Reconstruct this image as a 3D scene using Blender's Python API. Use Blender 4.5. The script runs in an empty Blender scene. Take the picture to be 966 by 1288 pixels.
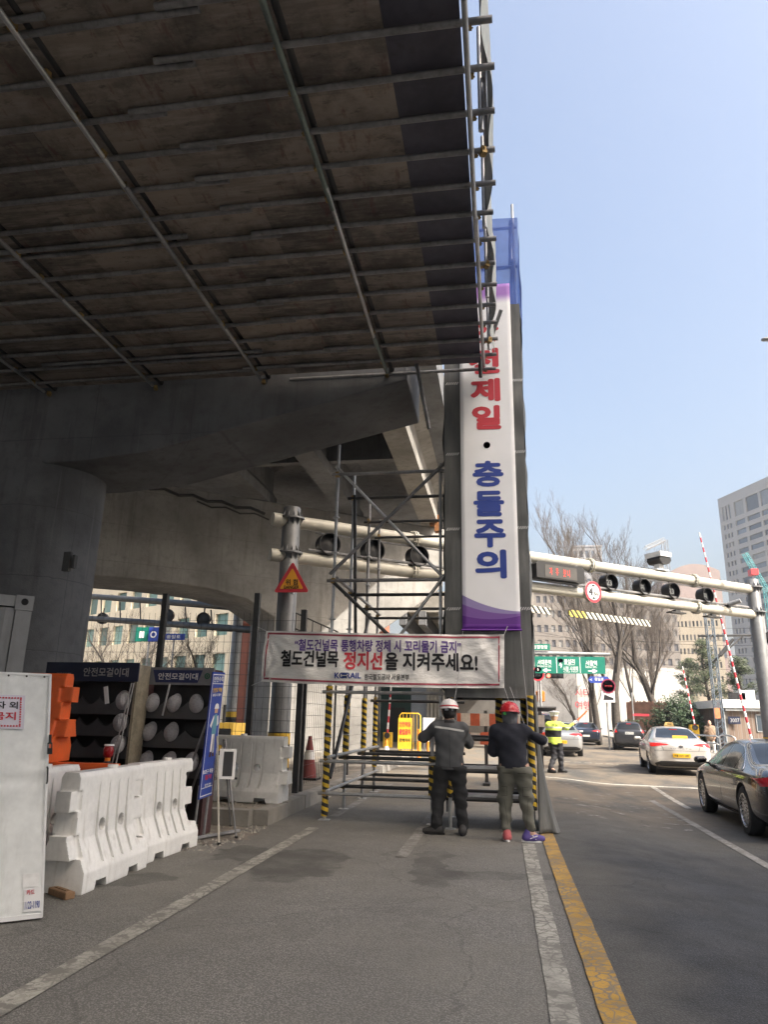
import bpy, bmesh, math, random
import numpy as np
from mathutils import Vector, Matrix, Euler
from mathutils.bvhtree import BVHTree

scene = bpy.context.scene
COL = scene.collection
rnd = random.Random(7)

# ------------------------------------------------------------------ camera
# World: +Y runs along the road, +X to the right, Z up, metres. Eye height 1.5 m.
H = 1.5
F = 893.0                       # focal length in pixels of the 966 x 1288 photograph
ROLL = math.radians(1.2)
_a = 149 * math.cos(ROLL) + 261 * math.sin(ROLL)
_b = -261 * math.cos(ROLL) + 149 * math.sin(ROLL)
PITCH = math.atan(-_b / F)
YAW = math.atan(_a / math.hypot(F, _b))
_cp, _sp, _cy, _sy = math.cos(PITCH), math.sin(PITCH), math.cos(YAW), math.sin(YAW)
FW = Vector((-_sy * _cp, _cy * _cp, _sp))
_r0 = Vector((_cy, _sy, 0)); _u0 = _r0.cross(FW)
RT = _r0 * math.cos(ROLL) + _u0 * math.sin(ROLL)
UP = _u0 * math.cos(ROLL) - _r0 * math.sin(ROLL)
EYE = Vector((0, 0, H))
def ray(x, y): return FW * F + RT * (x - 483) + UP * (644 - y)
def G(x, y, z=0.0):             # pixel -> point on the level z
    d = ray(x, y); return EYE + d * ((z - H) / d.z)
def AY(x, y, Y):                # pixel -> point on the upright plane at distance Y
    d = ray(x, y); return EYE + d * (Y / d.y)

cam = bpy.data.cameras.new('camera')
camo = bpy.data.objects.new('camera', cam); COL.objects.link(camo)
camo.matrix_world = Matrix(((RT.x, UP.x, -FW.x, 0), (RT.y, UP.y, -FW.y, 0), (RT.z, UP.z, -FW.z, H), (0, 0, 0, 1)))
cam.sensor_fit = 'VERTICAL'; cam.sensor_height = 24.0; cam.lens = 24.0 * F / 1288.0
cam.clip_start = 0.05; cam.clip_end = 4000
scene.camera = camo

# ------------------------------------------------------------------ light
SUN_EL, SUN_AZ = math.radians(43), math.radians(35)      # azimuth from +X towards -Y
SUN = Vector((math.cos(SUN_EL) * math.cos(SUN_AZ), -math.cos(SUN_EL) * math.sin(SUN_AZ), math.sin(SUN_EL)))
world = bpy.data.worlds.new('World'); scene.world = world; world.use_nodes = True
wn = world.node_tree.nodes; wl = world.node_tree.links
sky = wn.new('ShaderNodeTexSky'); sky.sky_type = 'NISHITA'; sky.sun_disc = False
sky.sun_elevation = SUN_EL; sky.sun_rotation = math.radians(90) + SUN_AZ
sky.altitude = 0; sky.air_density = 1.2; sky.dust_density = 9.5; sky.ozone_density = 1.0
wn['Background'].inputs['Strength'].default_value = 0.15
wl.new(sky.outputs[0], wn['Background'].inputs['Color'])
sl = bpy.data.lights.new('sun', 'SUN'); sl.energy = 3.3; sl.angle = math.radians(0.55); sl.color = (1.0, 0.94, 0.85)
slo = bpy.data.objects.new('sun', sl); COL.objects.link(slo)
slo.rotation_euler = SUN.to_track_quat('Z', 'Y').to_euler()
slo.location = (30, -10, 40)
vs = scene.view_settings
vs.view_transform = 'Standard'; vs.look = 'None'; vs.gamma = 1.0; vs.use_curve_mapping = False
vs.exposure = 1.32
scene.render.engine = 'CYCLES'
scene.cycles.use_denoising = True
try: scene.cycles.denoiser = 'OPENIMAGEDENOISE'
except Exception: pass
scene.cycles.max_bounces = 7; scene.cycles.diffuse_bounces = 4; scene.cycles.glossy_bounces = 3
scene.cycles.transparent_max_bounces = 6; scene.cycles.sample_clamp_indirect = 6.0

# ------------------------------------------------------------------ materials
def lin(c):
    return tuple(((v / 255) / 12.92 if v / 255 <= 0.04045 else ((v / 255 + 0.055) / 1.055) ** 2.4) for v in c)
class NT:
    def __init__(s, name):
        s.m = bpy.data.materials.new(name); s.m.use_nodes = True
        s.n = s.m.node_tree.nodes; s.l = s.m.node_tree.links; s.b = s.n['Principled BSDF']
    def node(s, t, **k):
        n = s.n.new(t)
        for a, v in k.items():
            if a == 'ins':
                for i, x in v.items():
                    if hasattr(x, 'links') or isinstance(x, bpy.types.NodeSocket): s.l.new(x, n.inputs[i])
                    else: n.inputs[i].default_value = x
            else: setattr(n, a, v)
        return n
    def pos(s): return s.node('ShaderNodeNewGeometry').outputs['Position']
    def obj(s): return s.node('ShaderNodeTexCoord').outputs['Object']
    def noise(s, vec, scale, detail=3, rough=.55):
        n = s.node('ShaderNodeTexNoise', ins={'Vector': vec, 'Scale': scale, 'Detail': detail, 'Roughness': rough}); return n.outputs[0]
    def voro(s, vec, scale, feature='F1'):
        n = s.node('ShaderNodeTexVoronoi', feature=feature); s.l.new(vec, n.inputs['Vector']); n.inputs['Scale'].default_value = scale; return n.outputs[0]
    def scalev(s, vec, v):
        n = s.node('ShaderNodeVectorMath', operation='MULTIPLY'); s.l.new(vec, n.inputs[0]); n.inputs[1].default_value = v; return n.outputs[0]
    def math(s, op, a, b=0.0, c=None):
        n = s.node('ShaderNodeMath', operation=op)
        for i, x in enumerate((a, b) if c is None else (a, b, c)):
            if isinstance(x, bpy.types.NodeSocket): s.l.new(x, n.inputs[i])
            else: n.inputs[i].default_value = x
        return n.outputs[0]
    def ramp(s, f, a, b, lo=0.0, hi=1.0):           # smooth map from [a,b] to [lo,hi]
        n = s.node('ShaderNodeMapRange', interpolation_type='SMOOTHSTEP'); s.l.new(f, n.inputs['Value'])
        for k, v in (('From Min', a), ('From Max', b), ('To Min', lo), ('To Max', hi)): n.inputs[k].default_value = v
        return n.outputs[0]
    def mix(s, f, a, b):
        n = s.node('ShaderNodeMix', data_type='RGBA')
        for i, x in ((0, f), (6, a), (7, b)):
            if isinstance(x, bpy.types.NodeSocket): s.l.new(x, n.inputs[i])
            elif i == 0: n.inputs[0].default_value = x
            else: n.inputs[i].default_value = (*x[:3], 1)
        return n.outputs[2]
    def sep(s, vec):
        n = s.node('ShaderNodeSeparateXYZ'); s.l.new(vec, n.inputs[0]); return n.outputs
    def col(s, c):
        if isinstance(c, bpy.types.NodeSocket): s.l.new(c, s.b.inputs['Base Color'])
        else: s.b.inputs['Base Color'].default_value = (*c[:3], 1)
    def set(s, **k):
        for a, v in k.items():
            i = s.b.inputs[a.replace('_', ' ')]
            if isinstance(v, bpy.types.NodeSocket): s.l.new(v, i)
            else: i.default_value = v
    def bump(s, h, strength=.3, dist=.01):
        n = s.node('ShaderNodeBump'); s.l.new(h, n.inputs['Height']); n.inputs['Strength'].default_value = strength; n.inputs['Distance'].default_value = dist
        s.l.new(n.outputs[0], s.b.inputs['Normal'])

MATS = {}
def M(name, c=None, rough=.6, metal=0.0, var=.18, scale=4.0, bump=0.0, bscale=40.0, stain=0.0, dirt=(.05, .045, .04), spec=.5, coat=0.0, emit=None, es=1.0, objc=False):
    """Plain procedural material: base colour broken up by two noises, optional dirt streaks and bump."""
    if name in MATS: return MATS[name]
    t = NT(name); v = t.obj() if objc else t.pos()
    n1 = t.noise(v, scale, 4); n2 = t.noise(v, scale * 7.3, 3)
    k = t.math('ADD', t.math('MULTIPLY', n1, .65), t.math('MULTIPLY', n2, .35))
    k = t.ramp(k, .3, .7)
    dark = tuple(x * (1 - var) for x in c); light = tuple(min(1, x * (1 + var)) for x in c)
    cc = t.mix(k, dark, light)
    if stain > 0:
        sv = t.scalev(v, (3.0, 3.0, .35)); sn = t.noise(sv, scale * 1.3, 5, .65)
        cc = t.mix(t.ramp(sn, .52, .78, 0, stain), cc, dirt)
    t.col(cc); t.set(Roughness=t.ramp(n2, .3, .7, max(0, rough - .08), min(1, rough + .08)), Metallic=metal)
    t.b.inputs['Specular IOR Level'].default_value = spec
    if coat: t.set(Coat_Weight=coat, Coat_Roughness=.05)
    if bump: t.bump(t.noise(v, bscale, 4), bump, .01)
    if emit: t.b.inputs['Emission Color'].default_value = (*emit, 1); t.b.inputs['Emission Strength'].default_value = es
    MATS[name] = t.m; return t.m

# ------------------------------------------------------------------ mesh helpers
ORG = {}
class MB:
    def __init__(s): s.v = []; s.f = []; s.m = []
    def add(s, vs, fs, m=0):
        o = len(s.v); s.v += [tuple(v) for v in vs]
        for f in fs: s.f.append(tuple(o + i for i in f)); s.m.append(m)
        return s
    def box(s, x0, x1, y0, y1, z0, z1, m=0):
        v = [(x0, y0, z0), (x1, y0, z0), (x1, y1, z0), (x0, y1, z0), (x0, y0, z1), (x1, y0, z1), (x1, y1, z1), (x0, y1, z1)]
        return s.add(v, [(0, 3, 2, 1), (4, 5, 6, 7), (0, 1, 5, 4), (1, 2, 6, 5), (2, 3, 7, 6), (3, 0, 4, 7)], m)
    def obox(s, c, size, ax=None, m=0):            # oriented box; ax = three axis vectors
        c = Vector(c); a = ax or (Vector((1, 0, 0)), Vector((0, 1, 0)), Vector((0, 0, 1)))
        a = [Vector(q) * (k / 2) for q, k in zip(a, size)]
        v = [c + a[0] * i + a[1] * j + a[2] * k for k in (-1, 1) for i, j in ((-1, -1), (1, -1), (1, 1), (-1, 1))]
        return s.add(v, [(0, 3, 2, 1), (4, 5, 6, 7), (0, 1, 5, 4), (1, 2, 6, 5), (2, 3, 7, 6), (3, 0, 4, 7)], m)
    def tube(s, p, q, r, n=8, r2=None, m=0, cap=True):
        return s.path([p, q], [r, r if r2 is None else r2], n, m, cap)
    def path(s, pts, rad, n=8, m=0, cap=True, mats=None):
        pts = [Vector(p) for p in pts]
        if not hasattr(rad, '__len__'): rad = [rad] * len(pts)
        o = len(s.v); prev = None
        for i, p in enumerate(pts):
            d = (pts[min(i + 1, len(pts) - 1)] - pts[max(i - 1, 0)])
            if d.length < 1e-9: d = Vector((0, 0, 1))
            d.normalize()
            if prev is None:
                u = d.orthogonal().normalized() if abs(d.z) < .9 else (Vector((1, 0, 0)) - d * d.x).normalized()
            else:
                u = (prev - d * prev.dot(d)); u = u.normalized() if u.length > 1e-6 else d.orthogonal().normalized()
            prev = u; w = d.cross(u)
            for k in range(n):
                a = 2 * math.pi * k / n
                s.v.append(tuple(p + (u * math.cos(a) + w * math.sin(a)) * rad[i]))
        for i in range(len(pts) - 1):
            for k in range(n):
                a, b = o + i * n + k, o + i * n + (k + 1) % n
                s.f.append((a, b, b + n, a + n)); s.m.append(mats[i] if mats else m)
        if cap:
            s.f.append(tuple(o + k for k in reversed(range(n)))); s.m.append(mats[0] if mats else m)
            e = o + (len(pts) - 1) * n; s.f.append(tuple(e + k for k in range(n))); s.m.append(mats[-1] if mats else m)
        return s
    def prism(s, poly, ext, m=0):                   # polygon (3-D points, counter-clockwise seen from outside) pulled along -ext
        n = len(poly); p = [Vector(q) for q in poly]; e = Vector(ext)
        v = p + [q + e for q in p]
        f = [tuple(range(n)), tuple(reversed(range(n, 2 * n)))] + [(i, i + n, (i + 1) % n + n, (i + 1) % n) for i in range(n)]
        return s.add(v, f, m)
    def lathe(s, prof, n=20, c=(0, 0, 0), ax=None, m=0, cap=True):   # profile of (radius, height)
        a = ax or (Vector((1, 0, 0)), Vector((0, 1, 0)), Vector((0, 0, 1))); c = Vector(c); o = len(s.v)
        for r, h in prof:
            for k in range(n):
                t = 2 * math.pi * k / n
                s.v.append(tuple(c + a[0] * (r * math.cos(t)) + a[1] * (r * math.sin(t)) + a[2] * h))
        for i in range(len(prof) - 1):
            for k in range(n):
                x, y = o + i * n + k, o + i * n + (k + 1) % n
                s.f.append((x, y, y + n, x + n)); s.m.append(m)
        if cap and prof[0][0] > 1e-4: s.f.append(tuple(o + k for k in reversed(range(n)))); s.m.append(m)
        if cap and prof[-1][0] > 1e-4:
            e = o + (len(prof) - 1) * n; s.f.append(tuple(e + k for k in range(n))); s.m.append(m)
        return s
    def grid(s, fn, nu, nv, m=0):
        o = len(s.v)
        for j in range(nv + 1):
            for i in range(nu + 1): s.v.append(tuple(fn(i / nu, j / nv)))
        for j in range(nv):
            for i in range(nu):
                a = o + j * (nu + 1) + i; s.f.append((a, a + 1, a + nu + 2, a + nu + 1)); s.m.append(m)
        return s
    def build(s, name, mats, parent=None, smooth=None, org=None):
        o = Vector(org) if org is not None else (ORG.get(parent.name, Vector((0, 0, 0))) if parent else Vector((0, 0, 0)))
        me = bpy.data.meshes.new(name)
        me.from_pydata([(x - o.x, y - o.y, z - o.z) for x, y, z in s.v], [], s.f)
        for m in (mats if isinstance(mats, (list, tuple)) else [mats]): me.materials.append(m)
        if len(me.materials) > 1: me.polygons.foreach_set('material_index', s.m)
        if smooth is not None:
            me.polygons.foreach_set('use_smooth', [True] * len(me.polygons))
            if smooth < 180: me.set_sharp_from_angle(angle=math.radians(smooth))
        me.validate(); me.update()
        return link(name, me, parent, o if parent is None else None, o)
def link(name, me, parent=None, loc=None, orgv=None):
    ob = bpy.data.objects.new(name, me); COL.objects.link(ob)
    if parent: ob.parent = parent
    if loc is not None: ob.location = loc
    ORG[ob.name] = orgv if orgv is not None else Vector((0, 0, 0))
    return ob
def tag(o, label, cat=None, group=None, kind=None):
    if label: o['label'] = label
    if cat: o['category'] = cat
    if group: o['group'] = group
    if kind: o['kind'] = kind
    return o
def thing(name, label, cat, loc=(0, 0, 0), group=None):
    o = bpy.data.objects.new(name, None); COL.objects.link(o); o.location = loc; o.empty_display_size = .2
    ORG[o.name] = Vector(loc); return tag(o, label, cat, group)
def struct(o): o['kind'] = 'structure'; return o
def inst(src, name, parent, loc, rot=None, scale=None):   # another object on the same mesh, in world metres
    ob = bpy.data.objects.new(name, src.data if hasattr(src, 'data') else src); COL.objects.link(ob)
    ob.parent = parent; ob.location = Vector(loc) - (ORG.get(parent.name, Vector((0, 0, 0))) if parent else Vector((0, 0, 0)))
    if rot is not None: ob.rotation_euler = rot
    if scale is not None: ob.scale = scale
    ORG[ob.name] = Vector(loc); return ob
def copy_tree(o, parent=None):
    c = o.copy(); COL.objects.link(c); c.parent = parent
    for ch in list(o.children): copy_tree(ch, c)
    return c

_tc = {}; _raw = {}
def glyphs(bodies):                              # outlines of all the lettering, made in one go
    obs = []
    for body in bodies:
        c = bpy.data.curves.new('t', 'FONT'); c.body = body; c.resolution_u = 3
        o = bpy.data.objects.new('t', c); COL.objects.link(o); obs.append((body, o, c))
    dg = bpy.context.evaluated_depsgraph_get()
    for body, o, c in obs:
        me = bpy.data.meshes.new_from_object(o.evaluated_get(dg))
        _raw[body] = (np.array([x.co[:] for x in me.vertices]), [tuple(p.vertices) for p in me.polygons]); bpy.data.meshes.remove(me)
    for body, o, c in obs: bpy.data.objects.remove(o); bpy.data.curves.remove(c)
def text_mesh(body, bold=0.0):
    key = (body, bold)
    if key in _tc: return _tc[key]
    if body not in _raw: glyphs([body])
    v, f = _raw[body]
    if bold:
        V, Fs = [], []
        offs = [(0, 0), (1, 0), (-1, 0), (0, 1), (0, -1), (.7, .7), (-.7, .7), (.7, -.7), (-.7, -.7)]
        for i, (a, b) in enumerate(offs):
            w = v.copy(); w[:, 0] += a * bold; w[:, 1] += b * bold; w[:, 2] = i * .0001
            Fs += [tuple(q + len(v) * i for q in t) for t in f]; V.append(w)
        v, f = np.vstack(V), Fs
    mn, mx = v.min(0), v.max(0)
    v = v.copy(); v[:, :2] = (v[:, :2] - (mn[:2] + mx[:2]) / 2) / np.maximum(mx[:2] - mn[:2], 1e-6)
    asp = (mx[0] - mn[0]) / max(1e-6, mx[1] - mn[1])
    _tc[key] = (v, f, asp); return _tc[key]
def lettering(parent, body, c, xd, yd, h, mat, w=None, bold=.03, off=.003, warp=None, name='lettering', m=None):
    """Flat printed characters fitted to a box of height h (and width w) about c."""
    v, f, asp = text_mesh(body, bold)
    xd, yd, c = Vector(xd).normalized(), Vector(yd).normalized(), Vector(c); n = xd.cross(yd)
    w = w or h * asp
    pts = []
    for x, y, z in v:
        p = c + xd * (x * w) + yd * (y * h)
        if warp: p = warp(p)
        pts.append(p + n * (off + z))
    mb = m or MB(); mb.add(pts, f)
    return mb if m else mb.build(name, mat, parent)
def extrude_poly(pts2, fn, depth_vec, mb=None, m=0):
    mb = mb or MB(); mb.prism([fn(*p) for p in pts2], depth_vec, m); return mb
def bool_cut(ob, cutters):
    for c in cutters:
        md = ob.modifiers.new('cut', 'BOOLEAN'); md.operation = 'DIFFERENCE'; md.solver = 'EXACT'; md.object = c
    me = bpy.data.meshes.new_from_object(ob.evaluated_get(bpy.context.evaluated_depsgraph_get()))
    old = ob.data; ob.modifiers.clear(); ob.data = me; bpy.data.meshes.remove(old)
    for c in cutters: d = c.data; bpy.data.objects.remove(c); bpy.data.meshes.remove(d)
    return ob

# signed-distance figures -> smooth mesh (surface nets)
def sdf_mesh(prims, vox=.014, k=.03, pad=.06, noise=None):
    """prims: (a, b, ra, rb[, squash_axis vector]) tapered capsules, blended."""
    P = np.array([[*p[0]] for p in prims] + [[*p[1]] for p in prims], float); R = max(max(p[2], p[3]) for p in prims)
    lo = P.min(0) - R - pad; hi = P.max(0) + R + pad
    n = np.ceil((hi - lo) / vox).astype(int) + 1
    gx, gy, gz = [lo[i] + np.arange(n[i]) * vox for i in range(3)]
    X, Y, Z = np.meshgrid(gx, gy, gz, indexing='ij')
    acc = np.zeros(X.shape, np.float64)
    for p in prims:
        a = np.array(p[0], float); b = np.array(p[1], float); ra, rb = p[2], p[3]; sq = p[4] if len(p) > 4 else (1, 1, 1)
        d = (b - a) * np.array(sq); L2 = max(d @ d, 1e-12)
        x, y, z = (X - a[0]) * sq[0], (Y - a[1]) * sq[1], (Z - a[2]) * sq[2]
        t = np.clip((x * d[0] + y * d[1] + z * d[2]) / L2, 0, 1)
        dist = np.sqrt((x - t * d[0]) ** 2 + (y - t * d[1]) ** 2 + (z - t * d[2]) ** 2) - (ra + (rb - ra) * t)
        acc += np.exp(np.clip(-dist / k, -40, 40))
    D = -k * np.log(acc + 1e-30)
    if noise is not None: D = D + noise(X, Y, Z)
    return surface_nets(D, lo, vox)
def surface_nets(D, lo, vox):
    ins = D < 0
    nx, ny, nz = D.shape
    c = np.zeros((nx - 1, ny - 1, nz - 1), int)
    for i in (0, 1):
        for j in (0, 1):
            for q in (0, 1): c += ins[i:nx - 1 + i, j:ny - 1 + j, q:nz - 1 + q]
    act = (c > 0) & (c < 8); idx = -np.ones(act.shape, int); ii = np.argwhere(act); idx[act] = np.arange(len(ii))
    s = np.zeros((len(ii), 3)); cnt = np.zeros(len(ii))
    for a0 in ((0, 0, 0), (1, 0, 0), (0, 1, 0), (0, 0, 1), (1, 1, 0), (1, 0, 1), (0, 1, 1), (1, 1, 1)):
        for ax in range(3):
            if a0[ax]: continue
            b0 = list(a0); b0[ax] = 1
            da = D[ii[:, 0] + a0[0], ii[:, 1] + a0[1], ii[:, 2] + a0[2]]; db = D[ii[:, 0] + b0[0], ii[:, 1] + b0[1], ii[:, 2] + b0[2]]
            cr = (da < 0) != (db < 0); t = np.where(cr, da / np.where(cr, da - db, 1), 0)
            pt = np.tile(np.array(a0, float), (len(ii), 1)); pt[:, ax] += t
            s += pt * cr[:, None]; cnt += cr
    V = (ii + s / cnt[:, None]) * vox + lo
    Fs = []
    for ax in range(3):
        u, w = (ax + 1) % 3, (ax + 2) % 3
        sl0 = [slice(None)] * 3; sl1 = [slice(None)] * 3; sl0[ax] = slice(0, D.shape[ax] - 1); sl1[ax] = slice(1, None)
        A, B = ins[tuple(sl0)], ins[tuple(sl1)]; E = np.argwhere(A != B)
        for e in E:
            if e[u] == 0 or e[w] == 0 or e[u] >= D.shape[u] - 1 or e[w] >= D.shape[w] - 1: continue
            q = []
            for du, dw in ((-1, -1), (0, -1), (0, 0), (-1, 0)):
                t = list(e); t[u] += du; t[w] += dw; q.append(int(idx[tuple(t)]))
            if min(q) < 0: continue
            Fs.append(tuple(q) if A[tuple(e)] else tuple(reversed(q)))
    return V, Fs
def sdf_obj(name, prims, mat, parent, **k):
    V, Fs = sdf_mesh(prims, **k); mb = MB(); mb.add(V, Fs); return mb.build(name, mat, parent, smooth=180)
X3, Y3, Z3 = Vector((1, 0, 0)), Vector((0, 1, 0)), Vector((0, 0, 1))
glyphs(['.5m', '1122-1190', '12가', '23', '3007', '35누 9710', '4', '5', '50', '82바 4215', ':', '<', '>', 'City Hall', 'DANGER', 'KORAIL', 'S O N A T A', 'Seodaemun Stn.', 'Seoul Stn.', 'TAXI', 'Wangsimni', '“철도건널목 통행차량 정체 시 꼬리물기 금지”', '←', '↑', '→', '가', '견인지역', '경찰', '경찰청앞', '관계자 외', '관계자외', '니', '돌', '보', '보호구 착용', '서대문역', '서울 33사 1687', '서울역', '시민두건설산업', '시청 시의회', '시티', '안', '안전', '안전모 착용', '안전모걸이대', '안전수칙', '안전제일', '여행', '왕십리', '우', '위 험', '을 지켜주세요!', '의', '일', '전', '정지선', '제', '주', '주정차', '지', '철도건널목', '철저', '출입금지', '출입시 필수', '충', '카드', '통일로', '한국철도공사 서울본부'])

def sstep(a, b, x): t = min(1.0, max(0.0, (x - a) / (b - a))); return t * t * (3 - 2 * t)
def hgt(x, y):                                    # the traffic lanes lie a little lower than the strip beside the viaduct
    return -.18 * sstep(1.0, 3.0, x) * (1 - .55 * sstep(17, 24, y) - .45 * sstep(24, 34, y)) * (1 - sstep(10, 14, x))
def Gh(px, py):
    z = 0.0
    for _ in range(12): p = G(px, py, z); z = hgt(p.x, p.y)
    return p
# ================================================================== materials of the place
DUST = (.215, .175, .128)
def asphalt(name, base, dust, dustamt, dark_patch=False, old=None):
    t = NT(name); p = t.pos(); x, y, z = t.sep(p)
    fine = t.voro(p, 70); agg = t.noise(p, 150, 2); big = t.noise(p, .35, 5, .6); mid = t.noise(p, 2.3, 5, .62)
    c = t.mix(t.ramp(fine, .1, .6), tuple(v * 1.45 for v in base), tuple(v * .62 for v in base))
    c = t.mix(t.ramp(agg, .58, .70, 0, .85), c, tuple(min(1, v * 2.6 + .03) for v in base))       # pale stone chips
    c = t.mix(t.ramp(mid, .42, .72, 0, .30), c, tuple(v * .62 for v in base))
    tb = t.node('ShaderNodeTexBrick'); tb.inputs['Scale'].default_value = .22; tb.inputs['Mortar Size'].default_value = .004; tb.inputs['Color1'].default_value = (0, 0, 0, 1); tb.inputs['Color2'].default_value = (1, 1, 1, 1); tb.inputs['Mortar'].default_value = (.5, .5, .5, 1); tb.offset = .37; t.l.new(t.scalev(p, (1.7, .6, 1)), tb.inputs['Vector'])
    c = t.mix(t.math('MULTIPLY', tb.outputs['Color'], .22), c, tuple(v * .55 for v in base))
    trk = t.math('ABSOLUTE', t.math('SUBTRACT', t.math('FRACT', t.math('DIVIDE', x, 1.55)), .5)); c = t.mix(t.ramp(trk, .1, .4, .22, 0), c, tuple(v * .6 for v in base))          # tyre-polished tracks
    if old:
        wob = t.math('MULTIPLY', t.math('SUBTRACT', t.noise(p, .9, 4), .5), 1.6); xx = t.math('ADD', x, wob); yy = t.math('ADD', y, t.math('MULTIPLY', wob, 2.5))
        k = t.math('MAXIMUM', t.ramp(xx, .75, 1.35, 1, 0), t.ramp(yy, 9.0, 11.5))
        c = t.mix(t.math('MULTIPLY', k, .85), c, t.mix(t.ramp(fine, .15, .6), tuple(v * 1.25 for v in old), tuple(v * .75 for v in old)))
    c = t.mix(t.ramp(big, .40, .70, 0, dustamt), c, dust)
    # tan dust tone, stronger farther along the road
    far = t.math('MULTIPLY', t.ramp(y, 11.5, 16.5), t.ramp(t.noise(t.scalev(p, (.8, .35, 1)), .9, 5, .65), .33, .62))
    c = t.mix(t.math('MULTIPLY', far, .75), c, DUST)
    # tar seams and wet oil stains with outlines of their own
    w = t.node('ShaderNodeVectorMath', operation='ADD'); t.l.new(p, w.inputs[0])
    nz = t.node('ShaderNodeTexNoise'); nz.inputs['Scale'].default_value = 1.1; nz.inputs['Detail'].default_value = 4; t.l.new(p, nz.inputs['Vector'])
    sc = t.node('ShaderNodeVectorMath', operation='SCALE'); t.l.new(nz.outputs['Color'], sc.inputs[0]); sc.inputs['Scale'].default_value = .9; t.l.new(sc.outputs[0], w.inputs[1])
    crack = t.voro(w.outputs[0], .42, 'DISTANCE_TO_EDGE')
    c = t.mix(t.ramp(crack, .002, .007, .30, 0), c, tuple(v * .3 for v in base))
    if dark_patch:
        nf = t.node('ShaderNodeTexNoise'); nf.inputs['Scale'].default_value = 5; nf.inputs['Detail'].default_value = 5; t.l.new(p, nf.inputs['Vector']); s2 = t.node('ShaderNodeVectorMath', operation='SCALE'); t.l.new(nf.outputs['Color'], s2.inputs[0]); s2.inputs['Scale'].default_value = .35; w2 = t.node('ShaderNodeVectorMath', operation='ADD'); t.l.new(w.outputs[0], w2.inputs[0]); t.l.new(s2.outputs[0], w2.inputs[1])
        wx, wy, wz = t.sep(w2.outputs[0])
        for (cx, cy, rx, ry, amt) in ((-2.2, 8.0, .55, .9, .85), (-2.95, 8.4, .42, .45, .8), (-.75, 8.2, .22, 1.0, .7), (-.1, 7.9, .75, .28, .55), (-3.4, 6.9, .3, .4, .6), (-.9, 6.3, .5, .12, .3)):
            dx = t.math('DIVIDE', t.math('SUBTRACT', wx, cx + .62), rx); dy = t.math('DIVIDE', t.math('SUBTRACT', wy, cy + .62), ry)
            d = t.math('ADD', t.math('MULTIPLY', dx, dx), t.math('MULTIPLY', dy, dy))
            c = t.mix(t.math('MULTIPLY', t.ramp(d, .75, 1.1, amt * .85, 0), t.ramp(mid, .3, .6, .5, 1)), c, tuple(v * .33 for v in base))
    t.col(c); t.set(Roughness=t.ramp(mid, .3, .7, .78, .95)); t.b.inputs['Specular IOR Level'].default_value = .35
    t.bump(t.math('ADD', fine, t.math('MULTIPLY', agg, .6)), .55, .006)
    return t.m
m_ground = asphalt('worn_asphalt', (.198, .191, .175), (.20, .19, .16), .5, True)
m_road = asphalt('dark_asphalt', (.046, .048, .052), (.14, .13, .11), .3, False, (.098, .095, .088))
def road_paint(name, c, wear):
    t = NT(name); p = t.pos()
    nz = t.node('ShaderNodeTexNoise'); nz.inputs['Scale'].default_value = 5; nz.inputs['Detail'].default_value = 4; t.l.new(p, nz.inputs['Vector'])
    sc = t.node('ShaderNodeVectorMath', operation='SCALE'); t.l.new(nz.outputs['Color'], sc.inputs[0]); sc.inputs['Scale'].default_value = .16
    ad = t.node('ShaderNodeVectorMath', operation='ADD'); t.l.new(p, ad.inputs[0]); t.l.new(sc.outputs[0], ad.inputs[1])
    cr = t.voro(ad.outputs[0], 11.0, 'DISTANCE_TO_EDGE'); n = t.noise(p, 5, 6, .7); n2 = t.noise(p, 70, 3); n3 = t.noise(p, 1.1, 4)
    crk = t.math('MULTIPLY', t.ramp(cr, .02, .10, 1, 0), t.ramp(n3, .36, .56, .25, 1))
    k = t.math('MAXIMUM', crk, t.ramp(n, .50, .57, 0, wear)); k = t.math('MAXIMUM', k, t.ramp(n2, .54, .66, 0, .7))
    base = t.mix(t.ramp(t.noise(p, 2.3, 5), .3, .7), tuple(v * .62 for v in c), c)
    t.col(t.mix(t.math('MULTIPLY', k, .92), base, (.15, .143, .125))); t.set(Roughness=.85); t.bump(n2, .3, .004)
    return t.m
m_white_old = road_paint('worn_white_paint', (.40, .385, .335), .95)
m_white_new = road_paint('white_road_paint', (.56, .53, .46), .6)
m_white_grey = road_paint('grey_white_paint', (.30, .29, .27), .95)
m_yellow_rd = road_paint('yellow_road_paint', (.50, .29, .05), .6)

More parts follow.
